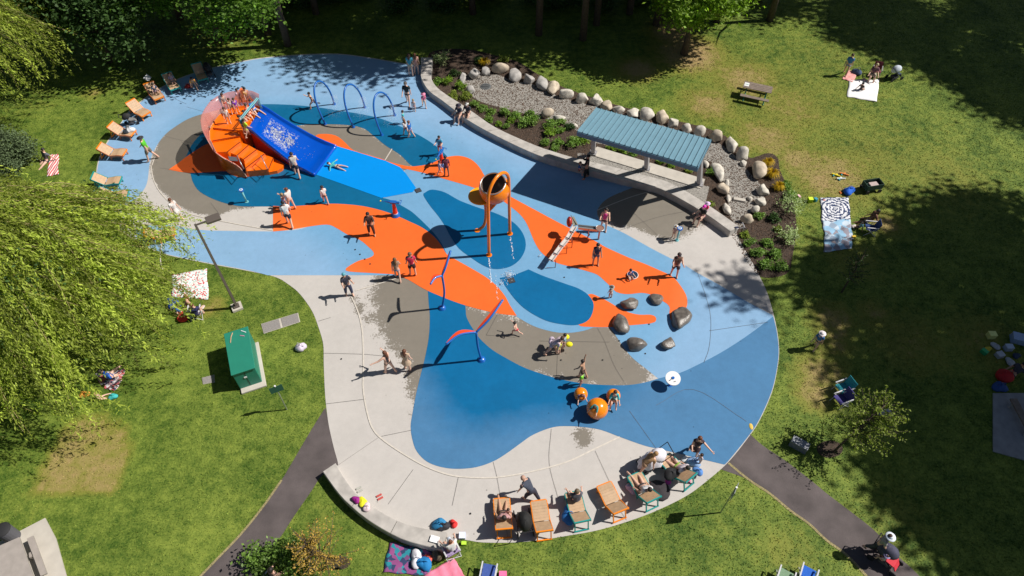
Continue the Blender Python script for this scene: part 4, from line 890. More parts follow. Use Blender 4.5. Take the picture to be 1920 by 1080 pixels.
def splash(px, py, w, n, label, h=.12):
    g = G(px, py, .04); mb = MB(); q = random.Random(px + py)
    for i in range(n):
        a = q.uniform(0, 6.28); r = abs(q.gauss(0, w * .5)); s = q.uniform(.008, .03); c = Vector((g.x + cos(a) * r, g.y + sin(a) * r * 1.2, .04 + max(0, h * (1 - r / w)) * q.random()))
        mb.add([c + Vector((s, 0, 0)), c + Vector((0, s, 0)), c + Vector((-s, 0, 0)), c + Vector((0, -s, 0)), c + Vector((0, 0, s))], [(0, 1, 4), (1, 2, 4), (2, 3, 4), (3, 0, 4)])
    o = mb.build("water_splash", M_foam); return tag(o, label, "splash", kind='stuff')
splash(955, 516, .42, 120, "white splash around the square drain in the blue pool"); splash(941, 533, .3, 40, "white water flecks left of the pool's square drain"); splash(1013, 480, .2, 14, "few water flecks left of the trough's lower end")
def drips(P, label):
    mb = MB(); q = random.Random(len(label))
    for (x0, y0), (x1, y1), n in P:
        for i in range(n):
            f = q.random(); c = G(x0 + (x1 - x0) * f + q.gauss(0, .8), y0 + (y1 - y0) * f, .04); s = q.uniform(.006, .02)
            mb.add([c + Vector((s, 0, 0)), c + Vector((0, s * 2.4, 0)), c + Vector((-s, 0, 0)), c + Vector((0, -s * 2.4, 0)), c + Vector((0, 0, .01))], [(0, 1, 4), (1, 2, 4), (2, 3, 4), (3, 0, 4)])
    o = mb.build("water_drips", M_foam); return tag(o, label, "water", kind='stuff')
drips([((917, 484), (921, 530), 60), ((957, 444), (963, 486), 45), ((930, 515), (932, 560), 20)], "white drip lines on the ground in front of the big bucket's legs")

# ---- tipping bucket
def bucket():
    o = G(915, 440); t = empty("tipping_bucket", o, 0, "giant orange tipping bucket hung in a tall orange arch with a curved splash plate", "water feature")
    A = G(917, 479) - o; B = G(956, 439) - o; C = G(895, 433) - o; H = 4.9
    T = (A + B) / 2; up = []
    for i in range(31):
        s = i / 30
        if s < .5: f = s / .5; z = H * sin(f * pi / 2) ** .62 if False else None
    leg = lambda P, f: P.lerp(T, .0) + Vector((0, 0, 0))
    pts = []
    zl = 3.9; k = 12
    A1 = A.lerp(T, .08) + Vector((0, 0, zl)); B1 = B.lerp(T, .08) + Vector((0, 0, zl))
    for i in range(8): pts.append(A.lerp(A1, i / 8))
    for i in range(17):
        s = pi * i / 16; base = A1.lerp(B1, (1 - cos(s)) / 2); pts.append(Vector((base.x, base.y, zl + (H - zl) * sin(s))))
    for i in range(7, -1, -1): pts.append(B.lerp(B1, i / 8))
    mb = MB(); mb.tube(pts, .085, 12); mb.build("arch", M_yel, t, smooth=True)
    for q in (A, B, C): mb = MB(); mb.cyl(q, .16, .05, 16); mb.build("base_flange", M_yel, t)
    # bucket
    c = G(927, 354, 3.3) - o; R = .80; tilt = Matrix.Rotation(radians(14), 3, 'X') @ Matrix.Rotation(radians(-8), 3, 'Y'); prof = []
    for i in range(13):
        ph = -pi / 2 + (pi / 2 + .62) * i / 12; prof.append((R * cos(ph), R * sin(ph)))
    prof_in = [(r * .93, z + (.02 if i == 12 else .03)) for i, (r, z) in enumerate(prof)][::-1]; n = 28; pr = prof + prof_in; vs = []
    for r, z in pr:
        for j in range(n): vs.append(tilt @ Vector((cos(6.2832 * j / n) * max(r, .002), sin(6.2832 * j / n) * max(r, .002), z)) + c)
    fs = [(i * n + j, i * n + (j + 1) % n, (i + 1) * n + (j + 1) % n, (i + 1) * n + j) for i in range(len(pr) - 1) for j in range(n)]
    mb = MB(); mb.add(vs, [f for i, f in enumerate(fs) if i < 13 * n]); mb.build("bucket_shell", M_yel, t, smooth=True)
    mb = MB(); mb.add(vs, [f for i, f in enumerate(fs) if i >= 13 * n]); mb.build("bucket_inside", mk("dark_inside", (.16, .13, .11), .2), t, smooth=True)  # inside coloured darker and glossier than the orange shell
    mb = MB(); mb.tube([tilt @ Vector((cos(6.2832 * j / n) * R * .81, sin(6.2832 * j / n) * R * .81, R * .59)) + c for j in range(n + 1)], .035, 6, caps=False); mb.build("bucket_rim", M_steel, t, smooth=True)
    # rear curved post that carries the splash plate
    pp = [C, C + Vector((.35, .05, .35)), C + Vector((.48, .08, .9)), C + Vector((.5, .1, 1.8)), G(903, 370, 2.5) - o]; pp = [Vector(v) for v in smooth_open([tuple(v) for v in pp], 5)]
    mb = MB(); mb.tube(pp, .085, 10); mb.build("rear_post", M_yel, t, smooth=True)
    s = G(902, 368, 2.55) - o; mb = MB(); mb.cyl(s, .68, .05, 32, r2=.66); mb.build("splash_plate", mk("yellow_plate", (.95, .42, .01), .3), t)
    # triangular brace below the bucket
    mb = MB(); a = c + Vector((.42, 0, -.55)); b = c + Vector((-.42, 0, -.55)); d = c + Vector((-.38, 0, -1.7))
    mb.tube([a, d], .05, 8); mb.tube([b, d], .05, 8); mb.tube([a, b], .05, 8); mb.build("brace", M_yel, t, smooth=True)
    mb = MB(); mb.add([a, b, d, a + Vector((0, .03, 0)), b + Vector((0, .03, 0)), d + Vector((0, .03, 0))], [(0, 1, 2), (5, 4, 3), (0, 3, 4, 1), (1, 4, 5, 2), (2, 5, 3, 0)]); mb.build("brace_plate", mk("brown_orange_plate", (.55, .16, .05), .5), t)
bucket()

# ---- leaf shaped sprinklers
def leaf_pole(base, hub, hz, mid, tips, label):
    o = G(*base); t = empty("leaf_sprinkler", o, 0, label, "water feature", "blue poles with red leaf wings"); Hh = G(*hub, hz) - o; Mi = G(*mid, hz * .5) - o
    pts = [Vector(v) for v in smooth_open([(0, 0, 0), tuple(Mi), tuple(Hh)], 8)]
    mb = MB(); mb.tube(pts, .055, 10); mb.build("pole", M_bluep, t, smooth=True)
    mb = MB(); mb.cyl((0, 0, 0), .19, .06, 18); mb.ell((0, 0, .06), (.17, .17, .12), 16, 6, z0=0); mb.build("base", M_bluep, t, smooth=False)
    for tip, tz, mp, mz, wd, side in tips:
        T = G(*tip, tz) - o; Q = G(*mp, mz) - o; sp = [Vector(v) for v in smooth_open([tuple(Hh), tuple(Q), tuple(T)], 8)]
        mb = MB(); mb.tube(sp, .05, 8); w = mb.build("wing_spar", M_bluep, t, smooth=True)
        n = len(sp); mb = MB(); vs = []
        for i, p_ in enumerate(sp):
            f = i / (n - 1); d = wd * sin(pi * f) ** .8; v = Vector(side).normalized() * (d + .04); vs += [p_, p_ + v, p_ + Vector((0, 0, .02)), p_ + v + Vector((0, 0, .02))]
        mb.add(vs, [(i * 4, i * 4 + 1, i * 4 + 5, i * 4 + 4) for i in range(n - 1)] + [(i * 4 + 2, i * 4 + 6, i * 4 + 7, i * 4 + 3) for i in range(n - 1)] + [(i * 4 + 1, i * 4 + 3, i * 4 + 7, i * 4 + 5) for i in range(n - 1)]); mb.build("leaf_panel", M_redo, t)
leaf_pole((829, 578), (829, 517), 2.54, (833, 548), [((845, 470), 3.2, (836, 500), 2.85, .06, (-1, .3, 0)), ((807, 533), 2.6, (816, 521), 2.62, .14, (-.5, .9, 0))], "blue pole with two small leaf wings on the concrete's left part")
leaf_pole((903, 675), (893, 623), 2.3, (896, 650), [((943, 562), 2.9, (918, 598), 2.65, .13, (-.7, .7, 0)), ((836, 646), 2.35, (862, 628), 2.42, .18, (-.2, 1, 0))], "larger blue pole with long red leaf wings on the lower blue area")

# ---- orange balls, disc, posts, cannons, drains
def ball(px, py, r, label):
    g = G(px, py, r * .93); t = empty("play_ball", (g.x, g.y, 0), 0, label, "ball", "orange play balls"); mb = MB(); mb.ell((0, 0, r * .93), r, 36, 24); mb.build("ball", M_ball, t, smooth=True)
    mb = MB(); mb.cyl((0, 0, .03), r * .35, .03, 20); mb.build("base_ring", M_steel, t)
ball(1120, 766, .48, "largest orange ball on the blue paving"); ball(1089, 739, .31, "small orange ball left of the largest one"); ball(1150, 742, .32, "small orange ball right behind the largest one")
t = empty("spinning_disc", G(1256, 723), 0, "round white tilted spinning disc on a short blue post", "play disc"); mb = MB(); mb.cyl((0, 0, 0), .1, .04, 16); mb.tube([(0, 0, 0), (0, 0, .55)], .045, 10); mb.build("post", M_bluep, t)
R_ = Matrix.Rotation(radians(12), 3, 'X'); mb = MB(); n = 40
top = [R_ @ Vector((cos(6.2832 * i / n) * .34, sin(6.2832 * i / n) * .34, .03)) for i in range(n)]; bt = [v - Vector((0, 0, .05)) for v in top]; D_ = Vector((.03, .0, .62))
mb.add([v + D_ for v in top + bt], [tuple(range(n)), tuple(range(n, 2 * n))[::-1]] + [(i, i + n, (i + 1) % n + n, (i + 1) % n) for i in range(n)]); mb.build("disc", M_white, t)
mb = MB(); mb.cyl(D_ + Vector((.0, 0, .03)), .065, .04, 20); mb.build("hub", M_bluep, t)
mb = MB(); mb.box(D_ + Vector((-.14, -.1, .03)), (.1, .03, .012), rz=.6); mb.box(D_ + Vector((.06, -.17, .02)), (.09, .02, .012), rz=.2); mb.build("slot", M_dark, t)
def target_post(b, top, label):
    o = G(*b); t = empty("target_post", o, 0, label, "water feature", "pale teal posts with round blue targets"); T = G(*top, 1.0) - o
    mb = MB(); mb.tube([(0, 0, 0), (T.x * .6, T.y * .6, .9)], .05, 10); mb.build("post", M_tealp, t, smooth=True); mb = MB(); mb.cyl((0, 0, 0), .11, .05, 14); mb.build("base", M_tealp, t)
    mb = MB(); mb.cyl((T.x * .6, T.y * .6, .92), .15, .07, 20); mb.build("target_disc", M_bluep, t)
    mb = MB(); mb.cyl((T.x * .6, T.y * .6, .99), .095, .012, 20); mb.build("white_ring", M_white, t); mb = MB(); mb.cyl((T.x * .6, T.y * .6, 1.0), .05, .012, 14); mb.build("centre", mk("mid_blue", (.05, .3, .55), .4), t)
target_post((463, 379), (451, 356), "pale teal post with round blue target on the deep blue curve at left"); target_post((1269, 451), (1275, 428), "pale teal post with round blue target on the wet concrete at right")
def cannon(b, az, label, blast=M_bluep):
    o = G(*b); t = empty("water_cannon", o, 0, label, "water feature", "water cannons on red cone stands"); mb = MB(); mb.cyl((0, 0, 0), .26, .06, 20); mb.ell((0, 0, .05), (.23, .23, .2), 18, 6, z0=0); mb.build("base", M_bluep, t)
    mb = MB(); mb.cyl((0, 0, .2), .15, .03, 18); mb.build("collar", M_white, t); mb = MB(); mb.cyl((0, 0, .22), .14, .72, 18, r2=.085); mb.build("cone", mk("red_paint", (.75, .04, .01), .35), t)
    d = Vector((cos(az), sin(az), 0)); w = Vector((-d.y, d.x, 0)); c = Vector((0, 0, 1.02)); mb = MB(); mb.tube([c - d * .35, c + d * .25, c + d * .45], [.07, .06, .03], 10); mb.tube([c + d * .4, c + d * .7], .018, 6); mb.box(c, (.34, .2, .1), rz=az); mb.build("barrel", M_bluep, t)
    mb = MB(); mb.tube([c - d * .3 + w * .2, c - d * .42 + w * .2, c - d * .42 - w * .2, c - d * .3 - w * .2], .02, 6); mb.build("handle", M_bluep, t); mb = MB(); mb.ell(c + d * .72, .045, 8, 6); mb.build("nozzle", mk("lime_yellow", (.75, .8, .02), .5), t)
cannon((742, 404), radians(172), "water cannon aimed left on the orange and blue border"); cannon((829, 310), radians(-110), "water cannon held by children at the orange bulb")
t = empty("bucket_dish", G(1186, 518), 0, "low round dark spinner dish with white rim on orange paving", "play dish"); mb = MB(); mb.cyl((0, 0, 0), .24, .12, 24, r2=.29); mb.build("rim", M_white, t); mb = MB(); mb.cyl((0, 0, .12), .26, .015, 24); mb.build("dish", mk("dark_navy", (.015, .035, .07), .4), t)
def drain(px, py, r, label, rz=.5):
    t = empty("drain_grate", G(px, py, .03), rz, label, "drain"); mb = MB(); mb.box((0, 0, .004), (r, r, .02)); mb.build("frame", M_dark, t)
    for i in range(5): mb = MB(); mb.box((0, -r * .36 + r * .18 * i, .018), (r * .9, r * .07, .012)); mb.build("bar", M_grey, t)
drain(784, 357, .34, "square dark drain grate at the point of the bright blue mat"); drain(959, 526, .34, "square dark drain grate under the splash in the blue pool", .3)
for i, (x, y) in enumerate([(666, 468), (675, 477), (684, 486), (694, 495)]):
    o = MB().cyl((0, 0, 0), .045, .012, 10).build("jet_nozzle", M_dark); o.location = G(x, y, .026); tag(o, ["ground jet dot highest in the row on light blue", "second ground jet dot of the diagonal row", "third ground jet dot of the diagonal row", "lowest ground jet dot, on orange"][i], "jet nozzle", "dark ground jets")
for x, y, lb in [(1052, 675, "ground jet left of the boy with a raised arm, on wet concrete"), (1130, 675, "ground jet in the middle of the wet concrete"), (1217, 608, "dark ground jet below the orange tail's tip"), (1161, 639, "dark dot beside the oval wet stone"), (1210, 663, "dark dot right of the oval wet stone"), (882, 963, "dark ground plug on the pale concrete left of the bending man"), (640, 673, "small black object on the concrete near the left joint"), (1058, 520, "dark ground jet on light blue below the trough")]:
    o = MB().cyl((0, 0, 0), .04, .012, 10).build("ground_plug", M_dark); o.location = G(x, y, .026); tag(o, lb, "jet nozzle")
# ---- water trough set
def trough():
    o = G(1075, 470); t = empty("water_trough", o, 0, "steel and white water trough run with bowls and hand pump on orange paving", "water feature"); L = lambda px, py, z: G(px, py, z) - o
    M_tr = mk("white_trough", (.62, .58, .55), .4); M_cu = mk("reddish_steel", (.42, .24, .18), .4, metal=.4)
    P = [(1032, 490, .55), (1041, 478, .60), (1052, 463, .66), (1064, 449, .72), (1071, 437, .80), (1079, 424, .9)]
    for a, b in zip(P, P[1:]):
        A, B = L(*a), L(*b); d = (B - A).normalized(); w = Vector((-d.y, d.x, 0)).normalized(); A = A + d * .02; B = B - d * .02
        mb = MB(); mb.beam(A, B, .2, .03); mb.beam(A + w * .11 + Vector((0, 0, .05)), B + w * .11 + Vector((0, 0, .05)), .025, .12); mb.beam(A - w * .11 + Vector((0, 0, .05)), B - w * .11 + Vector((0, 0, .05)), .025, .12); mb.build("trough_section", M_tr, t)
        mb = MB(); mb.beam(A - w * .13 + Vector((0, 0, .08)), A + w * .13 + Vector((0, 0, .08)), .03, .05); mb.build("gate", mk("navy_bracket", (.03, .03, .07), .5), t)
    for b, h in (((1041, 502), .55), ((1062, 476), .62), ((1072, 465), .7)):
        g = G(*b) - o; mb = MB(); mb.tube([g, g + Vector((0, 0, h)), g + Vector((-.25, .05, h))], .02, 6); mb.tube([g, g + Vector((-.45, -.02, .02))], .015, 6); mb.build("leg", mk("dark_red_frame", (.2, .03, .02), .5), t)
    A, B = L(1084, 427, .75), L(1120, 431, .7); mb = MB(); mb.beam(A, B, .22, .03); mb.beam(A + Vector((0, .12, .06)), B + Vector((0, .12, .06)), .02, .14); mb.beam(A - Vector((0, .12, -.06)), B - Vector((0, .12, -.06)), .02, .14); mb.build("trough_section", M_steel, t)
    g = G(1122, 449) - o; mb = MB(); mb.tube([g, g + Vector((0, 0, .7))], .05, 10); mb.build("bowl_post", M_cu, t); mb = MB(); mb.cyl(g + Vector((0, 0, .62)), .05, .26, 20, r2=.22); mb.build("bowl", M_cu, t); mb = MB(); mb.tube([g + Vector((cos(6.2832 * j / 20) * .22, sin(6.2832 * j / 20) * .22, .88)) for j in range(21)], .02, 6, caps=False); mb.build("bowl_rim", M_steel, t, smooth=True); mb = MB(); mb.cyl(g + Vector((0, 0, .83)), .2, .01, 20); mb.build("water_surface", mk("dark_water", (.12, .15, .15), .1), t)
    c = L(1067, 416, .95); mb = MB(); mb.ell(c + Vector((.02, 0, .0)), (.16, .28, .3), 14, 8); mb.build("scoop", mk("dark_red_paint", (.42, .03, .02), .4), t, smooth=True)
    mb = MB(); mb.beam(c + Vector((.14, .2, .15)), c + Vector((.34, -.25, .0)), .26, .05); mb.tube([c + Vector((.1, .3, .2)), c + Vector((.42, -.3, .05))], .02, 6); mb.build("paddle_grate", mk("olive_grey", (.2, .2, .15), .6), t)
    g = G(1101, 452) - o; mb = MB(); mb.tube([g, g + Vector((0.02, 0, .95))], .022, 6); mb.build("pump_rod", M_cu, t); g = G(1072, 455) - o; mb = MB(); mb.tube([g, g + Vector((-.1, 0, .85))], .03, 8); mb.build("leg", M_cu, t)
trough()
# ------------------------------------------------------------------ people
SKIN_JOBS = []
def skin_obj(name, verts, edges, radii, mat, parent, root=0, sub=1, extra=None):
    me = bpy.data.meshes.new(name + "_cage"); me.from_pydata([tuple(v) for v in verts], edges, [])
    o = bpy.data.objects.new(name, me); link(o, parent)
    m = o.modifiers.new("skin", 'SKIN'); m.use_smooth_shade = True
    for i, r in enumerate(radii):
        sv = me.skin_vertices[0].data[i]; sv.radius = r if isinstance(r, tuple) else (r, r); sv.use_root = (i == root)
    s = o.modifiers.new("sub", 'SUBSURF'); s.levels = sub; s.render_levels = sub
    SKIN_JOBS.append((o, mat, extra)); return o
def bake_skins():
    bpy.context.view_layer.update(); dg = bpy.context.evaluated_depsgraph_get(); out = []
    for o, mat, extra in SKIN_JOBS:
        me = bpy.data.meshes.new_from_object(o.evaluated_get(dg), depsgraph=dg); out.append((o, me, mat, extra))
    for o, me, mat, extra in out:
        o.modifiers.clear(); old = o.data
        if extra:
            bm = bmesh.new(); bm.from_mesh(me)
            V, Fs = extra; vs = [bm.verts.new(v) for v in V]
            for f in Fs:
                try: bm.faces.new([vs[i] for i in f]).smooth = True
                except ValueError: pass
            bm.to_mesh(me); bm.free()
        me.name = o.name; me.materials.clear(); me.materials.append(mat); o.data = me; bpy.data.meshes.remove(old)
    SKIN_JOBS.clear()
SKINC = {'l': (.72, .45, .34), 'm': (.54, .31, .20), 'd': (.27, .14, .09), 't': (.62, .36, .23)}
def cmat(c):
    n = "cloth_%02d_%02d_%02d" % tuple(int(x * 99) for x in c)
    return MATS.get(n) or mk(n, c, .8, .12, 18)
def smat(k): return MATS.get("skin_" + k) or mk("skin_" + k, SKINC[k], .55)
def hmat(c): 
    n = "hair_%02d_%02d" % (int(c[0] * 99), int(c[1] * 99)); return MATS.get(n) or mk(n, c, .6)
POSE = dict(
    stand=dict(lean=2, legs=[(3, 3, 5), (-2, 2, 5)], arms=[(8, 7, 14), (4, 8, 18)]),
    walk=dict(lean=6, legs=[(19, 12, 3), (-15, 18, 3)], arms=[(-16, 6, 15), (18, 6, 28)]),
    run=dict(lean=16, legs=[(46, 45, 3), (-24, 60, 3)], arms=[(-40, 15, 80), (45, 15, 85)]),
    phone=dict(lean=5, legs=[(4, 4, 5), (-3, 3, 5)], arms=[(42, 6, 95), (38, 6, 90)]),
    hold=dict(lean=-2, legs=[(8, 8, 6), (-6, 6, 6)], arms=[(35, 14, 75), (28, 14, 80)]),
    bend=dict(lean=48, legs=[(20, 12, 6), (-18, 14, 6)], arms=[(6, 10, 10), (-8, 10, 12)]),
    crouch=dict(lean=48, legs=[(75, 110, 10), (45, 95, 10)], arms=[(60, 10, 20), (55, 12, 25)]),
    sit=dict(lean=8, legs=[(84, 84, 8), (80, 78, 8)], arms=[(30, 12, 35), (25, 14, 40)]),
    ground=dict(lean=-12, legs=[(82, 10, 10), (70, 35, 12)], arms=[(-30, 22, 10), (10, 18, 45)]),
    lounge=dict(lean=-35, legs=[(84, 8, 6), (88, 30, 8)], arms=[(28, 16, 40), (15, 18, 50)]),
    armup=dict(lean=10, legs=[(14, 10, 5), (-16, 12, 5)], arms=[(20, 12, 20), (172, 8, 10)]),
    wave=dict(lean=4, legs=[(12, 8, 6), (-14, 12, 6)], arms=[(50, 48, 25), (30, 14, 85)]),
    lie=dict(lean=-86, legs=[(90, 4, 12), (88, 10, 14)], arms=[(60, 75, 10), (20, 60, 15)]),
    crawl=dict(lean=70, legs=[(60, 105, 12), (40, 100, 12)], arms=[(75, 14, 5), (62, 16, 8)]))
def person(px, py, h, head, pose, skin, top, bottom, hair, label, z=0.0, long_hair=False, hat=None, sleeves=.75, legs=.45, dress=False, group=None, loc=None, child=None, at=None):
    """head: facing direction in degrees (0 = picture right, 90 = away)"""
    P = POSE[pose]; k = h / 1.7; ch = (h < 1.4) if child is None else child
    hs = 1.0 if not ch else 1.35 - .25 * max(0, (h - .9) / .5)
    th, sh = .43 * k * (.92 if ch else 1), .42 * k * (.92 if ch else 1); ft = .20 * k; tor = .50 * k; sw = .175 * k; hw = .085 * k
    def leg(side, p, kn, ab):
        p, a = radians(p), radians(ab); q = p - radians(kn)
        hip = Vector((side * hw, 0, 0)); kne = hip + Vector((side * sin(a), sin(p) * cos(a), -cos(p) * cos(a))) * th
        ank = kne + Vector((side * sin(a) * .3, sin(q), -cos(q))).normalized() * sh; e = q * .35
        toe = ank + Vector((side * .12, cos(e), -.38 - abs(sin(e)) * .2)).normalized() * ft * .85; heel = ank + Vector((0, -.2, -.9)).normalized() * ft * .28
        return [hip, kne, ank, toe, heel]
    L = leg(-1, *P['legs'][0]); R = leg(1, *P['legs'][1]); le = radians(P['lean']); up = Vector((0, sin(le), cos(le))); fw = Vector((0, cos(le), -sin(le)))
    pel = Vector((0, 0, 0)); wai = up * tor * .38; che = up * tor * .78 + fw * .012 * k; nek = up * tor * 1.02; hd = (up + Vector((0, -sin(le) * .45, .25))).normalized()
    hb = nek + hd * .07 * k; hc = hb + hd * .11 * k * hs; ht = hb + hd * .19 * k * hs
    def arm(side, p, ab, el):
        p, a = radians(p), radians(ab); s = up * tor * .93 + Vector((side * sw, 0, 0))
        u = Vector((side * sin(a), sin(p) * cos(a), -cos(p) * cos(a))); e = s + u * .28 * k
        q = p + radians(el); w_ = e + Vector((side * sin(a) * (.2 if el > 40 else 1), sin(q) * cos(a), -cos(q) * cos(a))).normalized() * .25 * k
        d = (w_ - e).normalized(); hp = w_ + d * .075 * k
        return s, e, w_, hp, d
    AL = arm(-1, *P['arms'][0]); AR = arm(1, *P['arms'][1])
    V = [pel, wai, che, nek, hb, hc, ht]; E = [(0, 1), (1, 2), (2, 3), (3, 4), (4, 5), (5, 6)]
    f = 1.0 if not ch else .92
    k0 = k; k *= 1.10
    Rr = [(.135 * k * f, .105 * k * f), (.115 * k * f, .095 * k * f), (.145 * k * f, .11 * k * f), .06 * k, .058 * k * hs, .096 * k * hs, .07 * k * hs]
    for S in (L, R):
        i = len(V); V += S[1:]; V.insert(i, S[0].lerp(S[1], .18)); 
        E += [(0, i), (i, i + 1), (i + 1, i + 2), (i + 2, i + 3), (i + 2, i + 4)]; Rr += [.088 * k, .058 * k, .042 * k, .036 * k, .038 * k]
    for S in (AL, AR):
        i = len(V); V += [S[0], S[1], S[2], S[3]]; E += [(2, i), (i, i + 1), (i + 1, i + 2), (i + 2, i + 3)]; Rr += [.056 * k, .042 * k, .029 * k, .034 * k]
    k = k0
    # fingers, nose, ears and eyes joined into the body mesh
    X = MB()
    for S, side in ((AL, -1), (AR, 1)):
        d = S[4]; w_ = d.cross(up).normalized() if abs(d.dot(up)) < .95 else Vector((0, 1, 0)); c = d.cross(w_)
        for j, (ll, off) in enumerate(((.062, -.026), (.074, -.009), (.070, .009), (.055, .026))):
            b = S[3] + w_ * off * k + d * .01 * k; m = b + d * ll * .6 * k; e = m + (d * .7 + c * .6).normalized() * ll * .5 * k
            X.tube([b, m, e], [.0095 * k, .009 * k, .007 * k], 5)
        b = S[3] - d * .03 * k - w_ * .03 * k; X.tube([b, b + (d * .5 - w_ * .8).normalized() * .04 * k, b + (d * .9 - w_ * .6).normalized() * .075 * k], [.011 * k, .010 * k, .008 * k], 5)
    fc = (fw + Vector((0, .3, 0))).normalized() if P['lean'] > -30 else Vector((0, .5, .9)).normalized(); fc = (fc - hd * fc.dot(hd)).normalized(); sd_ = hd.cross(fc)
    r0 = .096 * k * hs; X.tube([hc + fc * r0 * .8 + hd * r0 * .15, hc + fc * r0 * 1.28 - hd * r0 * .1], [.012 * k, .018 * k], 5)
    for s_ in (-1, 1): X.ell(hc + sd_ * s_ * r0 * .98, (.022 * k, .022 * k, .035 * k), 6, 4)
    zmin = min([v.z for v in (L[2], L[3], L[4], R[2], R[3], R[4])]) - .035 * k
    if pose in ('sit', 'ground', 'lounge', 'lie', 'crawl') : base = z + .12 * k if pose != 'crawl' else z + .42 * k
    else: base = z - zmin
    if at is not None: g = Vector(at)
    else: g = G(px, py, z if pose not in ('sit', 'lounge', 'ground', 'lie') else z + .1)
    name = "person"
    t = empty(name, (g.x, g.y, base), radians(head - 90), label, "person", group)
    sm = smat(skin); skin_obj("body", V, E, Rr, sm, t, 0, 1, (X.v, X.f))
    # clothes
    if top is not None:
        lo = -.02 if not dress else -.0; vs = [up * tor * .02, wai, che, up * tor * .97]; es = [(0, 1), (1, 2), (2, 3)]; g_ = .017 * k
        k *= 1.10; rr = [(.140 * k * f + g_, .112 * k * f + g_), (.120 * k * f + g_, .100 * k * f + g_), (.147 * k * f + g_, .115 * k * f + g_), .066 * k]
        if sleeves > 0:
            for S in (AL, AR):
                i = len(vs); vs += [S[0], S[0].lerp(S[1], min(1, sleeves))]; es += [(2, i), (i, i + 1)]; rr += [.062 * k + g_, .050 * k + g_]
                if sleeves > 1: vs.append(S[1].lerp(S[2], sleeves - 1)); es.append((i + 1, i + 2)); rr.append(.036 * k + g_)
        k = k0
        skin_obj("shirt" if not dress else "dress", vs, es, rr, cmat(top), t, 1, 1)
    if bottom is not None:
        vs = [up * tor * .16, pel]; es = [(0, 1)]; g_ = .018 * k; k *= 1.10; rr = [(.128 * k * f + g_, .104 * k * f + g_), (.142 * k * f + g_, .115 * k * f + g_)]
        for S in (L, R):
            i = len(vs); vs += [S[0].lerp(S[1], .2), S[0].lerp(S[1], min(1, max(.3, legs)))]; es += [(1, i), (i, i + 1)]; rr += [.098 * k + g_ * .6, (.066 * k if legs >= .9 else .080 * k) + g_]
            if legs > 1: vs.append(S[1].lerp(S[2], min(1, legs - 1))); es.append((i + 1, i + 2)); rr.append(.046 * k + g_)
        k = k0
        skin_obj("trousers" if legs > 1 else "shorts", vs, es, rr, cmat(bottom), t, 1, 1)
    if dress:
        mb = MB(); n = 14; vs = []
        dn_ = ((L[1] + R[1]) / 2).normalized() if (L[1] + R[1]).length > .05 else Vector((0, 0, -1)); fwd = dn_.cross(Vector((1, 0, 0))).normalized()
        for j, (q, r_) in enumerate(((-.12, .13), (.1, .17), (.35, .21), (.7, .25))):
            for i in range(n):
                a = 6.2832 * i / n; rw = r_ * k * (1 + .06 * sin(a * 5)); vs.append(dn_ * q * th + Vector((1, 0, 0)) * cos(a) * rw + fwd * sin(a) * rw * .85)
        mb.add(vs, [(j * n + i, j * n + (i + 1) % n, (j + 1) * n + (i + 1) % n, (j + 1) * n + i) for j in range(3) for i in range(n)]); mb.build("skirt", cmat(top), t, smooth=True)
    # hair, hat
    Mh = Matrix((sd_, fc, hd)).transposed()
    if hair is not None:
        mb = MB(); mb.ell(hc - fc * r0 * .16 + hd * r0 * .25, (r0 * 1.08, r0 * 1.1, r0 * 1.12), 14, 8, M=Mh, z0=-.25)
        if long_hair:
            b = hc - fc * r0 * .75; back = (nek - up * tor * .05) - fw * .11 * k; mb.tube([hc - fc * r0 * .3 + hd * r0 * .4, b, back, back - up * tor * .28], [r0 * .8, r0 * .85, r0 * .75, r0 * .3], 8, sq=.7)
        mb.build("hair", hmat(hair), t, smooth=True)
    if hat is not None:
        col_, brim = hat; mb = MB(); c = hc + hd * r0 * .35
        mb.ell(c, (r0 * 1.14, r0 * 1.16, r0 * .95), 14, 7, M=Mh, z0=0.0)
        if brim: 
            n = 18; vs = [];
            for r_, zz in ((1.05, .05), (2.0, -.12), (2.0, -.18), (1.05, 0)):
                for i in range(n): a = 6.2832 * i / n; vs.append(c + Mh @ Vector((cos(a) * r0 * r_, sin(a) * r0 * r_, zz * r0)))
            mb.add(vs, [(j * n + i, j * n + (i + 1) % n, (j + 1) * n + (i + 1) % n, (j + 1) * n + i) for j in range(3) for i in range(n)])
        else: mb.box(c + fc * r0 * 1.3, (r0 * 1.5, r0 * 1.0, r0 * .15), M=Mh)
        mb.build("hat", cmat(col_), t, smooth=True)
    return t
BK, BR, BL_, RD = (.02, .016, .014), (.06, .03, .018), (.36, .24, .10), (.13, .045, .02)
WH, NV, BKC = (.80, .80, .80), (.02, .03, .07), (.02, .02, .022)
Pn = person
Pn(590, 203, 1.35, 195, 'run', 't', None, (.12, .13, .30), BK, "shirtless boy in swim shorts running left of the blue hoops")
Pn(766, 197, 1.78, -95, 'walk', 'l', (.02, .035, .035), BKC, BR, "man in dark t-shirt walking among the small children near the wall", hat=((.12, .11, .1), False))
Pn(777, 209, .92, -90, 'stand', 'l', (.7, .55, .5), (.55, .2, .25), BL_, "toddler in pale pink beside the man in the dark t-shirt")
Pn(796, 202, 1.15, -70, 'walk', 'l', (.75, .15, .30), (.5, .55, .5), BR, "small girl with pink hat walking by the seat wall", hat=((.75, .25, .4), True))
Pn(758, 232, 1.0, 170, 'stand', 'l', (.10, .50, .52), (.1, .3, .4), BR, "child in turquoise top behind the right hoop")
Pn(762, 254, 1.25, 150, 'walk', 'l', (.75, .70, .68), (.6, .08, .1), (.25, .12, .06), "girl in white top and red shorts right of the right hoop", long_hair=True)
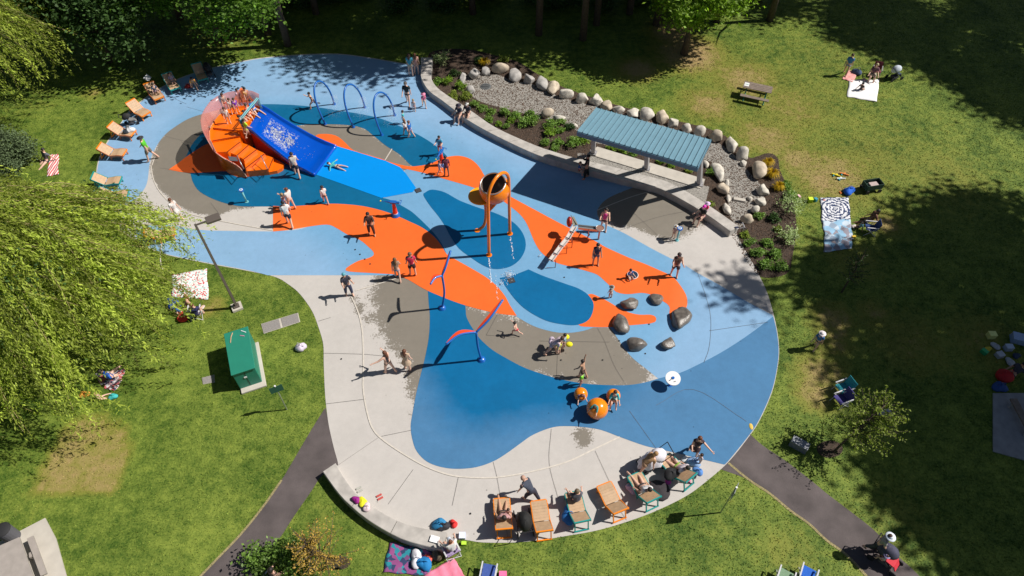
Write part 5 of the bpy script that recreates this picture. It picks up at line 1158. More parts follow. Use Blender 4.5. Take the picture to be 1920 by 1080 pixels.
Pn(771, 258, 1.28, 160, 'walk', 'l', (.01, .12, .42), (.01, .10, .38), (.2, .08, .04), "child in bright blue swim suit behind the girl in white", sleeves=1.5)
Pn(771, 143, 1.68, 80, 'stand', 'l', (.06, .36, .46), (.45, .38, .28), BR, "woman in teal top seen from behind at the wall's upper end", long_hair=True, legs=.5)
Pn(782, 141, 1.62, 100, 'stand', 'l', (.55, .3, .25), (.5, .3, .25), RD, "woman with long reddish hair beside the woman in teal", long_hair=True)
Pn(862, 213, 1.62, -120, 'sit', 'l', (.03, .03, .05), (.5, .3, .25), None, "person with a wide dark hat seated on the wall", z=.46, hat=((.035, .03, .05), True))
Pn(878, 211, 1.68, -115, 'sit', 'l', (.04, .045, .06), (.05, .05, .07), BR, "person with white cap and dark shirt seated on the wall", z=.46, hat=((.75, .75, .72), False))
Pn(1098, 335, 1.75, 170, 'hold', 'm', (.012, .012, .012), (.012, .012, .012), BK, "man dressed in black standing in shade by the wall", legs=1.9, sleeves=1.7)
Pn(1086, 316, 1.1, -30, 'sit', 'l', (.02, .10, .38), (.35, .1, .12), BR, "child in blue sitting on the wall beside the man in black", z=.46)
Pn(826, 291, 1.4, -100, 'hold', 'l', (.05, .3, .5), (.2, .05, .15), BK, "boy behind the far water cannon")
Pn(838, 331, 1.5, 100, 'stand', 'd', (.19, .035, .06), (.13, .02, .05), BK, "child in maroon top seen from behind at the far water cannon", sleeves=1.2)
Pn(825, 326, .98, 20, 'walk', 'l', (.55, .45, .60), (.6, .4, .55), BR, "toddler in lilac suit at the foot of the far water cannon", sleeves=1.3)
Pn(287, 301, 1.80, -165, 'walk', 'l', (.10, .52, .03), (.20, .17, .13), BK, "man in bright green shirt and dark hat beside the left loungers", hat=((.04, .04, .06), True), legs=.95)
Pn(559, 331, 1.75, 105, 'walk', 'l', (.68, .64, .58), (.02, .03, .06), BK, "man in white tank top and dark shorts at the slide's foot", sleeves=.1, legs=.75)
Pn(631, 311, 1.25, -15, 'lie', 'l', (.06, .42, .45), (.10, .07, .06), BR, "boy in turquoise top lying on the bright blue mat", z=.05, sleeves=1.7)
Pn(612, 381, 1.3, 115, 'walk', 'l', (.75, .74, .72), (.05, .06, .07), BK, "boy in white t-shirt and dark shorts walking over deep blue")
Pn(549, 394, 1.65, 150, 'hold', 'l', (.75, .72, .68), (.55, .4, .32), RD, "woman in white top hugging a child on the deep blue border", sleeves=.6)
Pn(537, 389, 1.05, -30, 'hold', 'l', (.55, .35, .30), (.5, .3, .3), BL_, "child held by the woman in white top")
Pn(545, 423, 1.78, 105, 'walk', 'l', (.80, .80, .80), (.03, .03, .05), BK, "man in white t-shirt and blue cap on the orange paving", hat=((.03, .04, .16), False), legs=.8)
Pn(698, 441, 1.65, -80, 'hold', 'm', (.07, .035, .028), (.06, .03, .025), BK, "woman in dark brown clothes standing on the left orange area", legs=1.9, sleeves=1.4, long_hair=True)
Pn(775, 517, 1.72, 100, 'stand', 'l', (.62, .03, .09), (.04, .02, .025), (.17, .1, .06), "man in raspberry red t-shirt with hands behind his back", legs=.8)
Pn(747, 524, 1.58, 100, 'walk', 'l', (.35, .22, .15), (.25, .28, .42), (.17, .08, .03), "girl with long brown hair and denim shorts left of the man in red", long_hair=True, sleeves=.2)
Pn(656, 554, 1.66, -60, 'hold', 'l', (.03, .03, .045), (.03, .04, .09), (.1, .35, .45), "woman in black top and jeans carrying a baby on pale concrete", legs=1.8)
Pn(731, 698, 1.66, 150, 'wave', 'l', (.03, .025, .03), (.02, .02, .025), RD, "woman in dark swimsuit pointing left on the pale concrete", sleeves=0, long_hair=True, legs=.3)
Pn(765, 694, 1.6, 80, 'stand', 'l', (.52, .38, .26), None, RD, "woman in beige dress with red brown hair", dress=True, long_hair=True, sleeves=.2)
Pn(968, 628, 1.05, 150, 'run', 'l', None, (.70, .02, .07), BK, "small child in red shorts running over wet concrete")
Pn(1034, 664, 1.65, -10, 'bend', 'l', (.62, .50, .56), (.55, .45, .5), BR, "adult in pale pink bending over children on wet concrete")
Pn(1046, 664, 1.0, 95, 'stand', 'l', (.55, .62, .02), (.5, .6, .03), BR, "child in lime yellow suit in front of the bending adult", hat=((.2, .5, .65), False))
Pn(1057, 653, 1.15, 160, 'stand', 'l', (.25, .4, .5), (.1, .12, .12), BK, "child holding yellow swim floats beside the bending adult")
Pn(1091, 707, 1.35, 140, 'armup', 'm', None, (.05, .03, .03), BK, "shirtless boy stretching one arm up on wet concrete")
Pn(1089, 723, 1.15, 160, 'stand', 'l', (.20, .62, .04), (.08, .08, .09), BR, "boy in lime green top behind the left small ball", sleeves=1.2)
Pn(1087, 733, 1.1, -80, 'crawl', 'l', (.20, .15, .22), (.25, .2, .35), RD, "child in patterned suit leaning over the left small ball", at=G(1087, 730, .5), z=.12)
Pn(1124, 757, 1.05, -120, 'crawl', 'l', (.03, .25, .25), (.03, .22, .25), BR, "child in teal swim suit crawling on top of the largest ball", at=G(1122, 752, .95), z=.52, sleeves=1.5)
Pn(1151, 745, 1.35, -95, 'sit', 'l', (.05, .45, .50), (.3, .55, .5), BR, "girl in turquoise top sitting on the small ball at right", at=G(1151, 746, .55), z=.48, sleeves=1.3)
Pn(1131, 432, 1.62, -100, 'hold', 'l', (.62, .05, .25), (.04, .03, .03), BK, "woman in pink bikini top leaning on the steel bowl", sleeves=0)
Pn(1116, 497, 1.62, -85, 'stand', 'm', (.035, .03, .07), (.10, .09, .14), BK, "woman in dark blue tank top and grey shorts on the right orange curve", sleeves=.1, legs=.7)
Pn(1180, 515, 1.0, -60, 'sit', 'l', (.02, .12, .45), (.03, .05, .12), BK, "child in blue shirt sitting on the spinner dish", z=.16)
Pn(1263, 518, 1.7, -95, 'hold', 'l', (.16, .09, .06), (.05, .04, .05), BR, "woman in brown top and cap carrying a child at the orange curve", legs=.8, sleeves=.1, hat=((.04, .03, .035), False))
Pn(1262, 447, .95, 60, 'stand', 'l', (.5, .3, .25), (.3, .15, .1), BL_, "toddler touching the teal post on wet concrete", hat=((.7, .7, .7), True))
Pn(1144, 559, .92, 120, 'stand', 'l', (.5, .46, .40), (.5, .46, .42), BR, "toddler in pale sun suit and grey hat on light blue paving", hat=((.3, .3, .28), True), sleeves=1.5, legs=1.6)
Pn(1318, 403, 1.6, -145, 'sit', 'l', (.02, .02, .025), (.5, .2, .25), None, "person in black top with pink cap seated on the right end of the wall", z=.46, hat=((.8, .05, .5), False))
Pn(1325, 392, 1.1, -150, 'sit', 'l', (.75, .04, .15), (.5, .3, .5), None, "child in hot pink seated behind the person in black", z=.46, hat=((.7, .5, .75), True))
Pn(1298, 853, 1.64, -100, 'wave', 'l', (.05, .025, .035), None, RD, "woman in dark flowered dress walking near the pad's lower right edge", dress=True, sleeves=.3, long_hair=True)
Pn(996, 937, 1.72, 140, 'bend', 'l', (.05, .06, .09), (.03, .03, .045), (.5, .3, .22), "man in dark clothes bending forward on the pale concrete", legs=1.8)
Pn(1203, 884, 1.62, 20, 'bend', 'l', (.40, .24, .12), (.4, .25, .15), (.35, .2, .08), "woman with blond hair bending beside the stroller", long_hair=True)
Pn(338, 413, 1.6, -30, 'stand', 'l', (.70, .65, .62), None, RD, "woman in white dress under the willow's tips", dress=True)
Pn(88, 300, 1.7, -120, 'ground', 'l', (.13, .14, .17), (.03, .03, .05), BK, "person in grey t-shirt sitting on a red striped blanket at left", z=.02)
Pn(1526, 653, 1.35, -140, 'walk', 'l', (.04, .16, .40), (.03, .05, .1), None, "girl in white sun hat and blue top walking on the right lawn", hat=((.80, .74, .74), True))
Pn(1583, 141, 1.65, -120, 'walk', 'l', (.06, .22, .50), (.2, .3, .5), BR, "person in blue shirt walking on the upper right lawn", legs=.5)
Pn(1637, 138, 1.7, -110, 'sit', 'l', (.16, .07, .10), (.45, .38, .3), (.5, .4, .25), "grey haired person in maroon shirt sitting by the white blanket", z=.35, legs=.8)
Pn(1615, 166, 1.1, 40, 'ground', 'm', (.05, .03, .03), (.1, .07, .06), BK, "child playing on the white blanket", z=.03)
Pn(1632, 412, 1.7, 170, 'ground', 'd', (.13, .055, .035), (.3, .2, .15), BK, "woman in brown top sitting beside the patterned blankets", z=.08, long_hair=True)
Pn(1634, 1032, 1.68, -40, 'walk', 'l', (.35, .33, .32), (.05, .06, .07), BR, "woman in grey top and white cap pushing a red stroller", hat=((.70, .76, .85), True), legs=1.8)
Pn(367, 168, 1.3, -60, 'bend', 'm', (.85, .35, .05), (.6, .25, .05), BK, "child in orange shirt bending by the shaded lounger", sleeves=.9)
Pn(358, 592, 1.3, 80, 'ground', 'l', (.05, .35, .42), (.2, .4, .5), BR, "child in turquoise on the flowered blanket", z=.03)
Pn(352, 573, 1.62, -150, 'ground', 't', (.5, .3, .2), (.4, .35, .3), (.3, .16, .06), "woman in tan top resting on the flowered blanket", z=.03, long_hair=True)
Pn(368, 590, 1.6, 100, 'sit', 'l', (.03, .03, .10), (.05, .05, .12), RD, "woman seated in the navy camp chair by the flowered blanket", z=.36)
Pn(205, 707, 1.65, 60, 'ground', 'l', (.02, .12, .55), (.05, .1, .3), BK, "person in bright blue top sitting in the willow's shade", z=.03, sleeves=1.3)
Pn(188, 745, .9, 30, 'ground', 'l', (.7, .4, .4), (.7, .5, .45), BL_, "small child by the willow's edge, lower picnic", z=.03)
Pn(515, 1083, 1.7, 60, 'sit', 'l', (.5, .3, .22), (.03, .03, .04), BK, "person sitting in shade at the bottom edge", z=.3)
Pn(848, 1030, 1.66, 120, 'sit', 'l', (.78, .77, .75), (.5, .3, .22), RD, "woman in white top and grey cap seated at the end of the low wall", z=.42, hat=((.55, .6, .68), False), sleeves=1.4)
bake_skins()
# ------------------------------------------------------------------ sun loungers
M_tan = mk("tan_slats", (.52, .35, .21), .6, .10, 6)
M_lor = mk("lounger_orange", (.90, .25, .01), .35); M_ltl = mk("lounger_teal", (.01, .30, .28), .35); M_lbr = mk("lounger_rust", (.50, .15, .05), .5)
def lounger_proto(frame, side, name):
    t = empty("sun_lounger", (0, 0, 0)); HW = .31
    prof = [(.70, .38), (.40, .41), (.08, .35), (-.10, .33)]; back = [(-.14, .34), (-.66, .80)]
    def slats(part, P, n):
        Q = []; L = [0]
        for a, b in zip(P, P[1:]): L.append(L[-1] + hypot(b[0] - a[0], b[1] - a[1]))
        def at(s):
            for i in range(1, len(L)):
                if s <= L[i] + 1e-9: f = (s - L[i - 1]) / (L[i] - L[i - 1]); return Vector((P[i - 1][0] + (P[i][0] - P[i - 1][0]) * f, 0, P[i - 1][1] + (P[i][1] - P[i - 1][1]) * f))
            return Vector((P[-1][0], 0, P[-1][1]))
        for i in range(n):
            a = at(L[-1] * (i + .015) / n); b = at(L[-1] * (i + .985) / n); mb = MB(); mb.beam(a, b, HW * 2, .025); ob = mb.build(part, M_tan, t)
    slats("seat_slat", prof, 7); slats("back_slat", back, 5)
    for s in (-1, 1):
        mb = MB()
        for a, b in zip(prof, prof[1:]): mb.beam((a[0], s * (HW + .02), a[1] - .05), (b[0], s * (HW + .02), b[1] - .05), .035, .11)
        mb.build("side_rail", side, t); mb = MB(); mb.beam((-.12, s * (HW + .02), .30), (-.69, s * (HW + .02), .78), .035, .09); mb.build("back_rail", side, t)
        mb = MB(); mb.beam((.58, s * HW, .38), (.63, s * HW, 0), .04, .06); mb.build("leg", side, t); mb = MB(); mb.beam((-.05, s * HW, .34), (-.12, s * HW, 0), .04, .06); mb.build("leg", side, t)
        mb = MB(); mb.beam((-.56, s * (HW - .04), .68), (-.76, s * (HW - .04), .02), .04, .05); mb.build("leg", frame, t)
    mb = MB(); mb.beam((.72, -HW, .36), (.72, HW, .36), .04, .09); mb.build("end_bar", frame, t); mb = MB(); mb.beam((-.69, -HW - .03, .81), (-.69, HW + .03, .81), .05, .09); mb.build("end_bar", frame, t)
    mb = MB(); mb.beam((-.76, -HW, .05), (-.76, HW, .05), .05, .05); mb.build("stretcher", frame, t)
    return t
PO = lounger_proto(M_lor, M_lor, "o"); PT = lounger_proto(M_ltl, M_ltl, "t"); PR = lounger_proto(M_lor, M_lbr, "r")
used = set()
LOUN = [(203, 340, 5, PT, "teal framed lounger lowest of the left row, left of the man in green"), (213, 286, -4, PR, "tan lounger with orange end, second from the bottom of the left row"), (231, 248, -12, PR, "lounger carrying a black and white bag in the left row"), (262, 208, -35, PO, "orange lounger with a hoop shaped bag, beside the folded stroller"),
        (291, 176, -50, PR, "lounger with striped towel where a child in blue sits"), (323, 158, -55, PT, "teal lounger with dappled shade and a child on it"), (376, 140, -62, PT, "shaded lounger at the top of the left row"), (216, 366, 10, PT, "lounger half covered by the willow's upper tips"), (302, 440, 20, PO, "orange lounger hidden under the willow's tips"),
        (943, 968, 95, PO, "orange lounger with a woman and baby, leftmost of the bottom row"), (1015, 972, 98, PO, "orange lounger standing empty beside the black pushchair"), (1082, 955, 102, PT, "teal lounger with a man and a blue bag"), (1147, 938, 112, PO, "empty orange lounger in the middle of the bottom row"),
        (1206, 918, 115, PT, "teal lounger with a woman in white, beside the round black bag"), (1269, 882, 128, PT, "teal lounger at the right end, crowded with clothes")]
for px, py, a, pr, lb in LOUN:
    g = G(px, py, .35); loc = (g.x, g.y, .02)
    if id(pr) in used: o = copy_tree(pr, None, loc, radians(a), lb, "sun loungers around the splash pad")
    else: o = pr; used.add(id(pr)); o.location = loc; o.rotation_euler = (0, 0, radians(a)); o["label"] = lb; o["group"] = "sun loungers around the splash pad"
    o["category"] = "sun lounger"
def onl(px, py, z): v = G(px, py, z); return (v.x, v.y, z)
Pn(943, 968, 1.65, 95, 'lounge', 'm', (.5, .28, .28), (.05, .04, .04), BK, "woman lying on the leftmost orange lounger with a baby", z=.38, at=onl(944, 966, .42))
Pn(952, 950, .75, -90, 'sit', 'l', (.5, .3, .25), (.5, .3, .25), BR, "baby sitting on the woman's lap on the leftmost lounger", z=.55, at=onl(953, 960, .6))
Pn(1080, 940, 1.72, 100, 'sit', 'l', (.10, .10, .13), (.05, .05, .08), (.14, .10, .06), "man in dark grey shirt sitting on the teal lounger", z=.42, at=onl(1080, 940, .42))
Pn(1206, 912, 1.66, 115, 'lounge', 'l', (.75, .75, .75), (.05, .05, .05), BK, "woman in white top lying on the lounger by the round black bag", z=.38, at=onl(1205, 916, .42))
Pn(1272, 878, 1.66, 128, 'lounge', 'l', (.70, .62, .66), (.25, .45, .05), BK, "woman in pale top and lime shorts on the right end lounger", z=.38, at=onl(1272, 878, .42))
Pn(323, 155, 1.15, -55, 'lounge', 'l', (.4, .35, .5), (.15, .15, .2), BR, "child lying on the dappled teal lounger", z=.38, at=onl(324, 153, .42))
Pn(291, 173, 1.2, -50, 'sit', 'l', (.04, .10, .18), (.2, .2, .4), BK, "child in dark blue sitting on the striped towel lounger", z=.42, at=onl(292, 172, .42))
# ---- children on the slide
def S6(X, Y, z): v = G(360 + X / 6, 90 + Y / 6, z); return v
for X, Y, z, h, hd_, ps, top, bot, hr, lb in [(400, 700, 1.62, 1.2, -40, 'stand', (.35, .3, .3), (.6, .1, .08), BR, "child in grey top at the back of the slide deck"), (560, 640, 1.62, 1.15, -30, 'stand', (.65, .45, .55), (.5, .3, .1), BK, "child in pink shirt standing on the slide deck"),
        (650, 640, 1.62, 1.25, -40, 'stand', (.75, .40, .15), (.1, .1, .12), BK, "boy in yellow and orange at the deck's right corner"), (470, 740, 1.62, 1.1, -50, 'stand', (.7, .7, .68), (.1, .4, .2), BR, "child in white shirt on the slide deck"),
        (520, 730, 1.62, 1.05, -40, 'stand', (.22, .05, .5), (.6, .05, .3), BR, "girl in purple top on the slide deck"), (420, 850, 1.58, 1.15, -60, 'stand', (.70, .68, .66), (.5, .4, .35), BR, "toddler in white standing on the top orange step"),
        (600, 960, 1.45, 1.3, 30, 'hold', (.02, .20, .32), (.04, .1, .2), BK, "boy in blue top climbing beside the slide"), (640, 1000, 1.30, 1.3, 45, 'walk', (.45, .75, .04), (.5, .8, .02), BK, "boy in lime green shorts climbing the orange stairs")]:
    v = S6(X, Y, z); Pn(0, 0, h, hd_, ps, 'l', top, bot, hr, lb, z=z, at=v)
for X, Y, z, h, top, bot, hr, lb in [(600, 790, 1.66, 1.1, (.65, .12, .03), (.8, .2, .02), BR, "child in orange sitting at the slide's start, left one"), (650, 745, 1.66, 1.35, (.6, .08, .04), (.75, .1, .02), BR, "child in red shorts sitting at the slide's start, middle one"), (700, 700, 1.66, 1.4, (.02, .15, .5), (.01, .18, .6), BK, "boy in blue shorts sitting at the slide's start, right one")]:
    v = S6(X, Y, z); Pn(0, 0, h, -32, 'sit' if h < 1.2 else 'ground', 'l', top, bot, hr, lb, z=z - .02, at=v)
bake_skins()

# ------------------------------------------------------------------ small things
def thing(name, px, py, rz, label, cat, z=0, group=None): return empty(name, G(px, py, z), radians(rz), label, cat, group)
def pat_mat(name, c1, c2, c3, scale=3.0, kind='blob', rough=.85, th=.6):
    m = bpy.data.materials.new(name); m.use_nodes = True; nt = m.node_tree; b = nt.nodes["Principled BSDF"]; tc = nt.nodes.new("ShaderNodeTexCoord").outputs["Object"]
    if kind == 'blob':
        v = nt.nodes.new("ShaderNodeTexVoronoi"); v.inputs["Scale"].default_value = scale; nt.links.new(tc, v.inputs["Vector"]); sep = nt.nodes.new("ShaderNodeSeparateColor"); nt.links.new(v.outputs["Color"], sep.inputs[0])
        a = node_ramp(nt, sep.outputs[0], .5 if th < .7 else .78, .55 if th < .7 else .8); c = node_ramp(nt, sep.outputs[1], th, th + .05); col_ = node_mix(nt, c, node_mix(nt, a, c1, c2), c3)
    elif kind == 'stripe':
        w = nt.nodes.new("ShaderNodeTexWave"); w.inputs["Scale"].default_value = scale; w.inputs["Distortion"].default_value = .4; nt.links.new(tc, w.inputs["Vector"]); col_ = node_mix(nt, node_ramp(nt, w.outputs["Fac"], .45, .55), c1, c2)
    else:  # rings
        w = nt.nodes.new("ShaderNodeTexWave"); w.wave_type = 'RINGS'; w.rings_direction = 'Z'; w.inputs["Scale"].default_value = scale; w.inputs["Distortion"].default_value = 6; w.inputs["Detail Scale"].default_value = 4; nt.links.new(tc, w.inputs["Vector"])
        n = node_noise(nt, tc, 14, 3); f = node_math(nt, 'ADD', w.outputs["Fac"], node_math(nt, 'MULTIPLY', node_math(nt, 'SUBTRACT', n, .5), .9)); col_ = node_mix(nt, node_ramp(nt, f, .45, .55), c1, c2)
    nt.links.new(col_, b.inputs["Base Color"]); b.inputs["Roughness"].default_value = rough; return m
def blanket(P, label, mat, z=.02, wave=.03, cat="blanket"):
    c = sum((G(*p) for p in P), Vector()) / len(P); Q = [G(*p) - c for p in P]
    if len(Q) == 4:
        n = 16; vs = []; q = random.Random(len(label))
        ph = q.uniform(0, 6)
        for i in range(n + 1):
            for j in range(n + 1):
                u, v = i / n, j / n; p = Q[0].lerp(Q[1], u).lerp(Q[3].lerp(Q[2], u), v); e = .035 * (sin(9 * v + ph) + sin(17 * u + ph))
                vs.append((p.x + e * (.6 if i in (0, n) else 0), p.y + e * (.6 if j in (0, n) else 0), z + wave * (.5 + .5 * sin(u * 11 + v * 7 + ph)) + wave * .6 * (.5 + .5 * sin(v * 19 - u * 5))))
        mb = MB(); mb.add(vs, [(i * (n + 1) + j, (i + 1) * (n + 1) + j, (i + 1) * (n + 1) + j + 1, i * (n + 1) + j + 1) for i in range(n) for j in range(n)])
    o = mb.build("blanket", mat, None, smooth=True); o.location = c
    if o.data.polygons[0].normal.z < 0: o.data.flip_normals()
    s = o.modifiers.new("solid", 'SOLIDIFY'); s.thickness = .012; return tag(o, label, cat)
M_fl = pat_mat("flower_cloth", (.84, .84, .82), (.35, .62, .60), (.60, .06, .08), 16, th=.76); M_mand = pat_mat("mandala_cloth", (.75, .76, .80), (.02, .04, .12), (.1, .1, .3), 1.5, 'ring'); M_lbc = pat_mat("sky_blue_cloth", (.30, .52, .72), (.55, .65, .75), (.3, .28, .33), 3)
M_multi = pat_mat("dark_floral_cloth", (.03, .05, .13), (.02, .25, .32), (.28, .07, .22), 6.5); M_pink = mk("pink_cloth", (.82, .23, .34), .8, .12, 6); M_wcl = mk("white_cloth", (.85, .84, .84), .8); M_sal = mk("salmon_cloth", (.80, .35, .33), .8); M_rst = pat_mat("red_stripes", (.65, .05, .06), (.8, .75, .72), (.5, .5, .5), 2.2, 'stripe')
M_pic = pat_mat("speckled_cloth", (.6, .55, .58), (.06, .06, .12), (.5, .12, .12), 9)
blanket([(321, 517), (388, 505), (392, 562), (322, 556)], "white blanket with red and teal flowers beside the lamp post", M_fl)
blanket([(1538, 371), (1590, 371), (1594, 412), (1541, 419)], "navy and white mandala blanket on the right lawn", M_mand); blanket([(1541, 416), (1594, 411), (1600, 450), (1545, 440)], "pale blue towel next to the mandala blanket", M_lbc, .025); blanket([(1545, 438), (1598, 440), (1597, 466), (1543, 474)], "light blue blanket with yellow flowers, lowest of the three", M_lbc, .03)
blanket([(732, 1016), (812, 1034), (808, 1082), (718, 1074)], "dark blue and purple flowered blanket below the low wall", M_multi); blanket([(851, 1045), (874, 1085), (830, 1130), (790, 1085)], "bright pink blanket at the bottom edge", M_pink, wave=.06); blanket([(1593, 150), (1648, 150), (1643, 192), (1588, 182)], "white blanket on the upper right lawn", M_wcl); blanket([(1590, 132), (1608, 137), (1598, 155), (1579, 148)], "salmon pink mat beside the white blanket", M_sal)
blanket([(96, 290), (111, 290), (110, 328), (88, 332)], "red and white striped blanket at the left edge", M_rst); blanket([(180, 700), (236, 692), (228, 712), (190, 722)], "speckled blanket in the willow's shade", M_pic); blanket([(195, 716), (229, 714), (217, 733), (196, 728)], "white speckled blanket below the willow's shade", M_pic)
blanket([(284, 158), (293, 165), (287, 172), (278, 166)], "white striped towel over a lounger's back", M_wcl, .8, cat="towel")
def bag(px, py, r, col_, label, z=0.0, name="bag", asp=1.0, hgt=.8, strap=True, rz=0):
    t = thing(name, px, py, rz, label, name.split("_")[-1], z); mb = MB(); q = random.Random(px)
    mb.ell((0, 0, r * hgt * .55), (r, r * asp, r * hgt), 14, 9, z0=-.75); m = cmat(col_)
    ph = q.uniform(0, 6); dk = .35 if (r > .24 and hgt < .6) or r > .4 else 1.0
    for i, v in enumerate(mb.v):
        a = atan2(v[1], v[0]); f = 1 + dk * (.20 * sin(2 * a + ph) + .12 * sin(3 * a + 2 * ph) + .06 * sin(7 * a)); pz = v[2] / (r * hgt * 1.55); f *= 1 - .35 * max(0, pz - .5)
        mb.v[i] = (v[0] * f, v[1] * f, max(.005, v[2] * (.85 + dk * (.16 * sin(a * 2 + ph * 3) + .06 * sin(5 * a)) * (1 - abs(pz - .5)))))
    mb.build("body", m, t, smooth=True)
    if strap: mb = MB(); mb.tube([(-r * .6, 0, r * hgt * 1.1), (-r * .3, 0, r * hgt * 1.9), (r * .3, 0, r * hgt * 1.9), (r * .6, 0, r * hgt * 1.1)], .015, 5); mb.build("handle", m, t)
    return t
bag(565, 654, .30, (.62, .55, .66), "white and lilac patterned bag lying on the left lawn", asp=.7, rz=-10); bag(1590, 361, .32, (.01, .12, .62), "shiny blue plastic bag beside the wagon"); bag(1606, 138, .3, (.05, .08, .17), "navy backpack by the salmon mat"); bag(245, 246, .26, (.75, .76, .78), "white bag on a tan lounger", z=.4); bag(238, 248, .22, (.03, .04, .05), "black bag on a tan lounger", z=.4)
bag(1066, 967, .30, (.02, .18, .55), "bright blue patterned bag beside the man's lounger", asp=1.3); bag(825, 985, .28, (.02, .20, .42), "blue bag beside the black swimming bag at the low wall"); bag(831, 988, .24, (.03, .03, .035), "black rounded bag at the low wall's end", z=.02); bag(851, 983, .16, (.75, .03, .03), "small red bag beside the low wall"); bag(354, 164, .22, (.45, .03, .03), "red and black bag in the shade of the top lounger"); bag(345, 596, .3, (.65, .03, .03), "red and white bag at the willow's edge")
bag(325, 572, .34, (.01, .06, .35), "blue bag under the willow beside the camp chair"); bag(795, 1058, .3, (.01, .20, .5), "blue bag on the dark flowered blanket"); bag(782, 1050, .26, (.75, .74, .8), "white bag on the dark flowered blanket", asp=1.3); bag(804, 1047, .15, (.8, .12, .08), "small red striped ball bag on the dark blanket"); bag(822, 1040, .26, (.10, .08, .05), "dark rucksack at the end of the low wall"); bag(668, 938, .16, (.30, .01, .22), "purple and magenta bundle on the low wall", z=.48, strap=False)
bag(680, 942, .20, (.80, .75, .02), "yellow bundle on the low wall", z=.48, strap=False, hgt=.5); bag(688, 952, .17, (.75, .58, .62), "pale pink bundle with straps on the low wall", z=.48); bag(1300, 868, .26, (.25, .4, .65), "blue and white bag at the right end lounger"); bag(1308, 885, .2, (.1, .25, .6), "blue and pink bag hanging behind the right lounger", z=.2); bag(1258, 890, .3, (.02, .02, .022), "black bag on the right end lounger", z=.45, strap=False); bag(1184, 918, .22, (.55, .45, .62), "pale lilac bag leaning on a teal lounger")
bag(1222, 909, .1, (.6, .04, .05), "small red pot beside the round black bag", strap=False); bag(1252, 903, .14, (.5, .05, .3), "pink bag right of the round black bag"); bag(1880, 708, .42, (.45, .01, .015), "big red bag in the shade at the right edge", asp=.8); bag(1872, 728, .3, (.02, .07, .25), "dark blue bag below the big red bag"); bag(160, 741, .2, (.8, .35, .05), "orange bag at the lower willow edge"); bag(213, 745, .18, (.05, .45, .45), "turquoise bag at the lower willow edge"); bag(1035, 641, .2, (.6, .5, .6), "pale lilac bag in the bending adult's hand", z=.5)
# yellow floats
for px, py, lb in [(1061, 634, "upper yellow swim float"), (1067, 648, "lower yellow swim float held by the child")]:
    t = thing("swim_float", px, py, 0, lb, "swim float", .35); mb = MB(); mb.ell((0, 0, .1), (.17, .14, .12), 14, 8); mb.build("float", cmat((.78, .72, .01)), t, smooth=True)
# toys and odds
def boxy(name, px, py, d, col_, label, cat, z=0, rz=0, lid=None):
    t = thing(name, px, py, rz, label, cat, z); mb = MB(); mb.box((0, 0, d[2] / 2), d, taper=.92); mb.build("body", cmat(col_), t, bevel=.02)
    mb = MB(); mb.box((0, 0, d[2] + .015), (d[0] * .95, d[1] * .95, .03)); mb.build("lid", cmat(lid or tuple(min(1, c * 1.4 + .03) for c in col_)), t); return t
boxy("sand_bucket", 1518, 378, (.26, .26, .22), (.45, .62, .01), "lime green sand bucket on the right lawn", "bucket"); boxy("sand_bucket", 1528, 377, (.18, .2, .18), (.01, .18, .25), "dark teal sand bucket beside the lime one", "bucket", rz=30); boxy("toy_box", 1498, 369, (.12, .25, .05), (.7, .4, .45), "small pink and white packet at the bed's edge", "toy", rz=20)
for px, py, c_, lb, a in [(1568, 330, (.85, .70, .03), "yellow and blue water gun on the right lawn", -30), (1583, 328, (.80, .25, .06), "orange and white water gun on the right lawn", -25), (1577, 336, (.7, .75, .75), "white water gun lying below the others", 0)]:
    t = thing("water_gun", px, py, a, lb, "water gun"); mb = MB(); mb.tube([(-.28, 0, .06), (.25, 0, .06)], [.06, .035], 8); mb.box((.0, .05, .05), (.1, .16, .05)); mb.build("barrel", cmat(c_), t); mb = MB(); mb.box((-.15, -.09, .05), (.06, .16, .05)); mb.build("grip", cmat((.02, .35, .4)), t)
for px, py, lb in [(712, 932, "pair of red sandals on pale concrete near the low wall"), (674, 918, "glasses shaped pale sandals near the low wall"), (1585, 1, "x")][:2]:
    t = thing("sandals", px, py, 30, lb, "sandals", .03)
    for s in (-1, 1): mb = MB(); mb.box((0, s * .07, .02), (.24, .09, .03)); mb.build("sandal", cmat((.5, .08, .07) if px == 712 else (.4, .4, .36)), t, bevel=.02)
o = MB().ell((0, 0, .02), (.09, .16, .03), 12, 3, z0=0).build("soap_bar", cmat((.7, .5, .1))); o.location = G(1408, 800); o.name = "yellow_towel"; tag(o, "small yellow towel dropped at the pad's right edge", "towel")
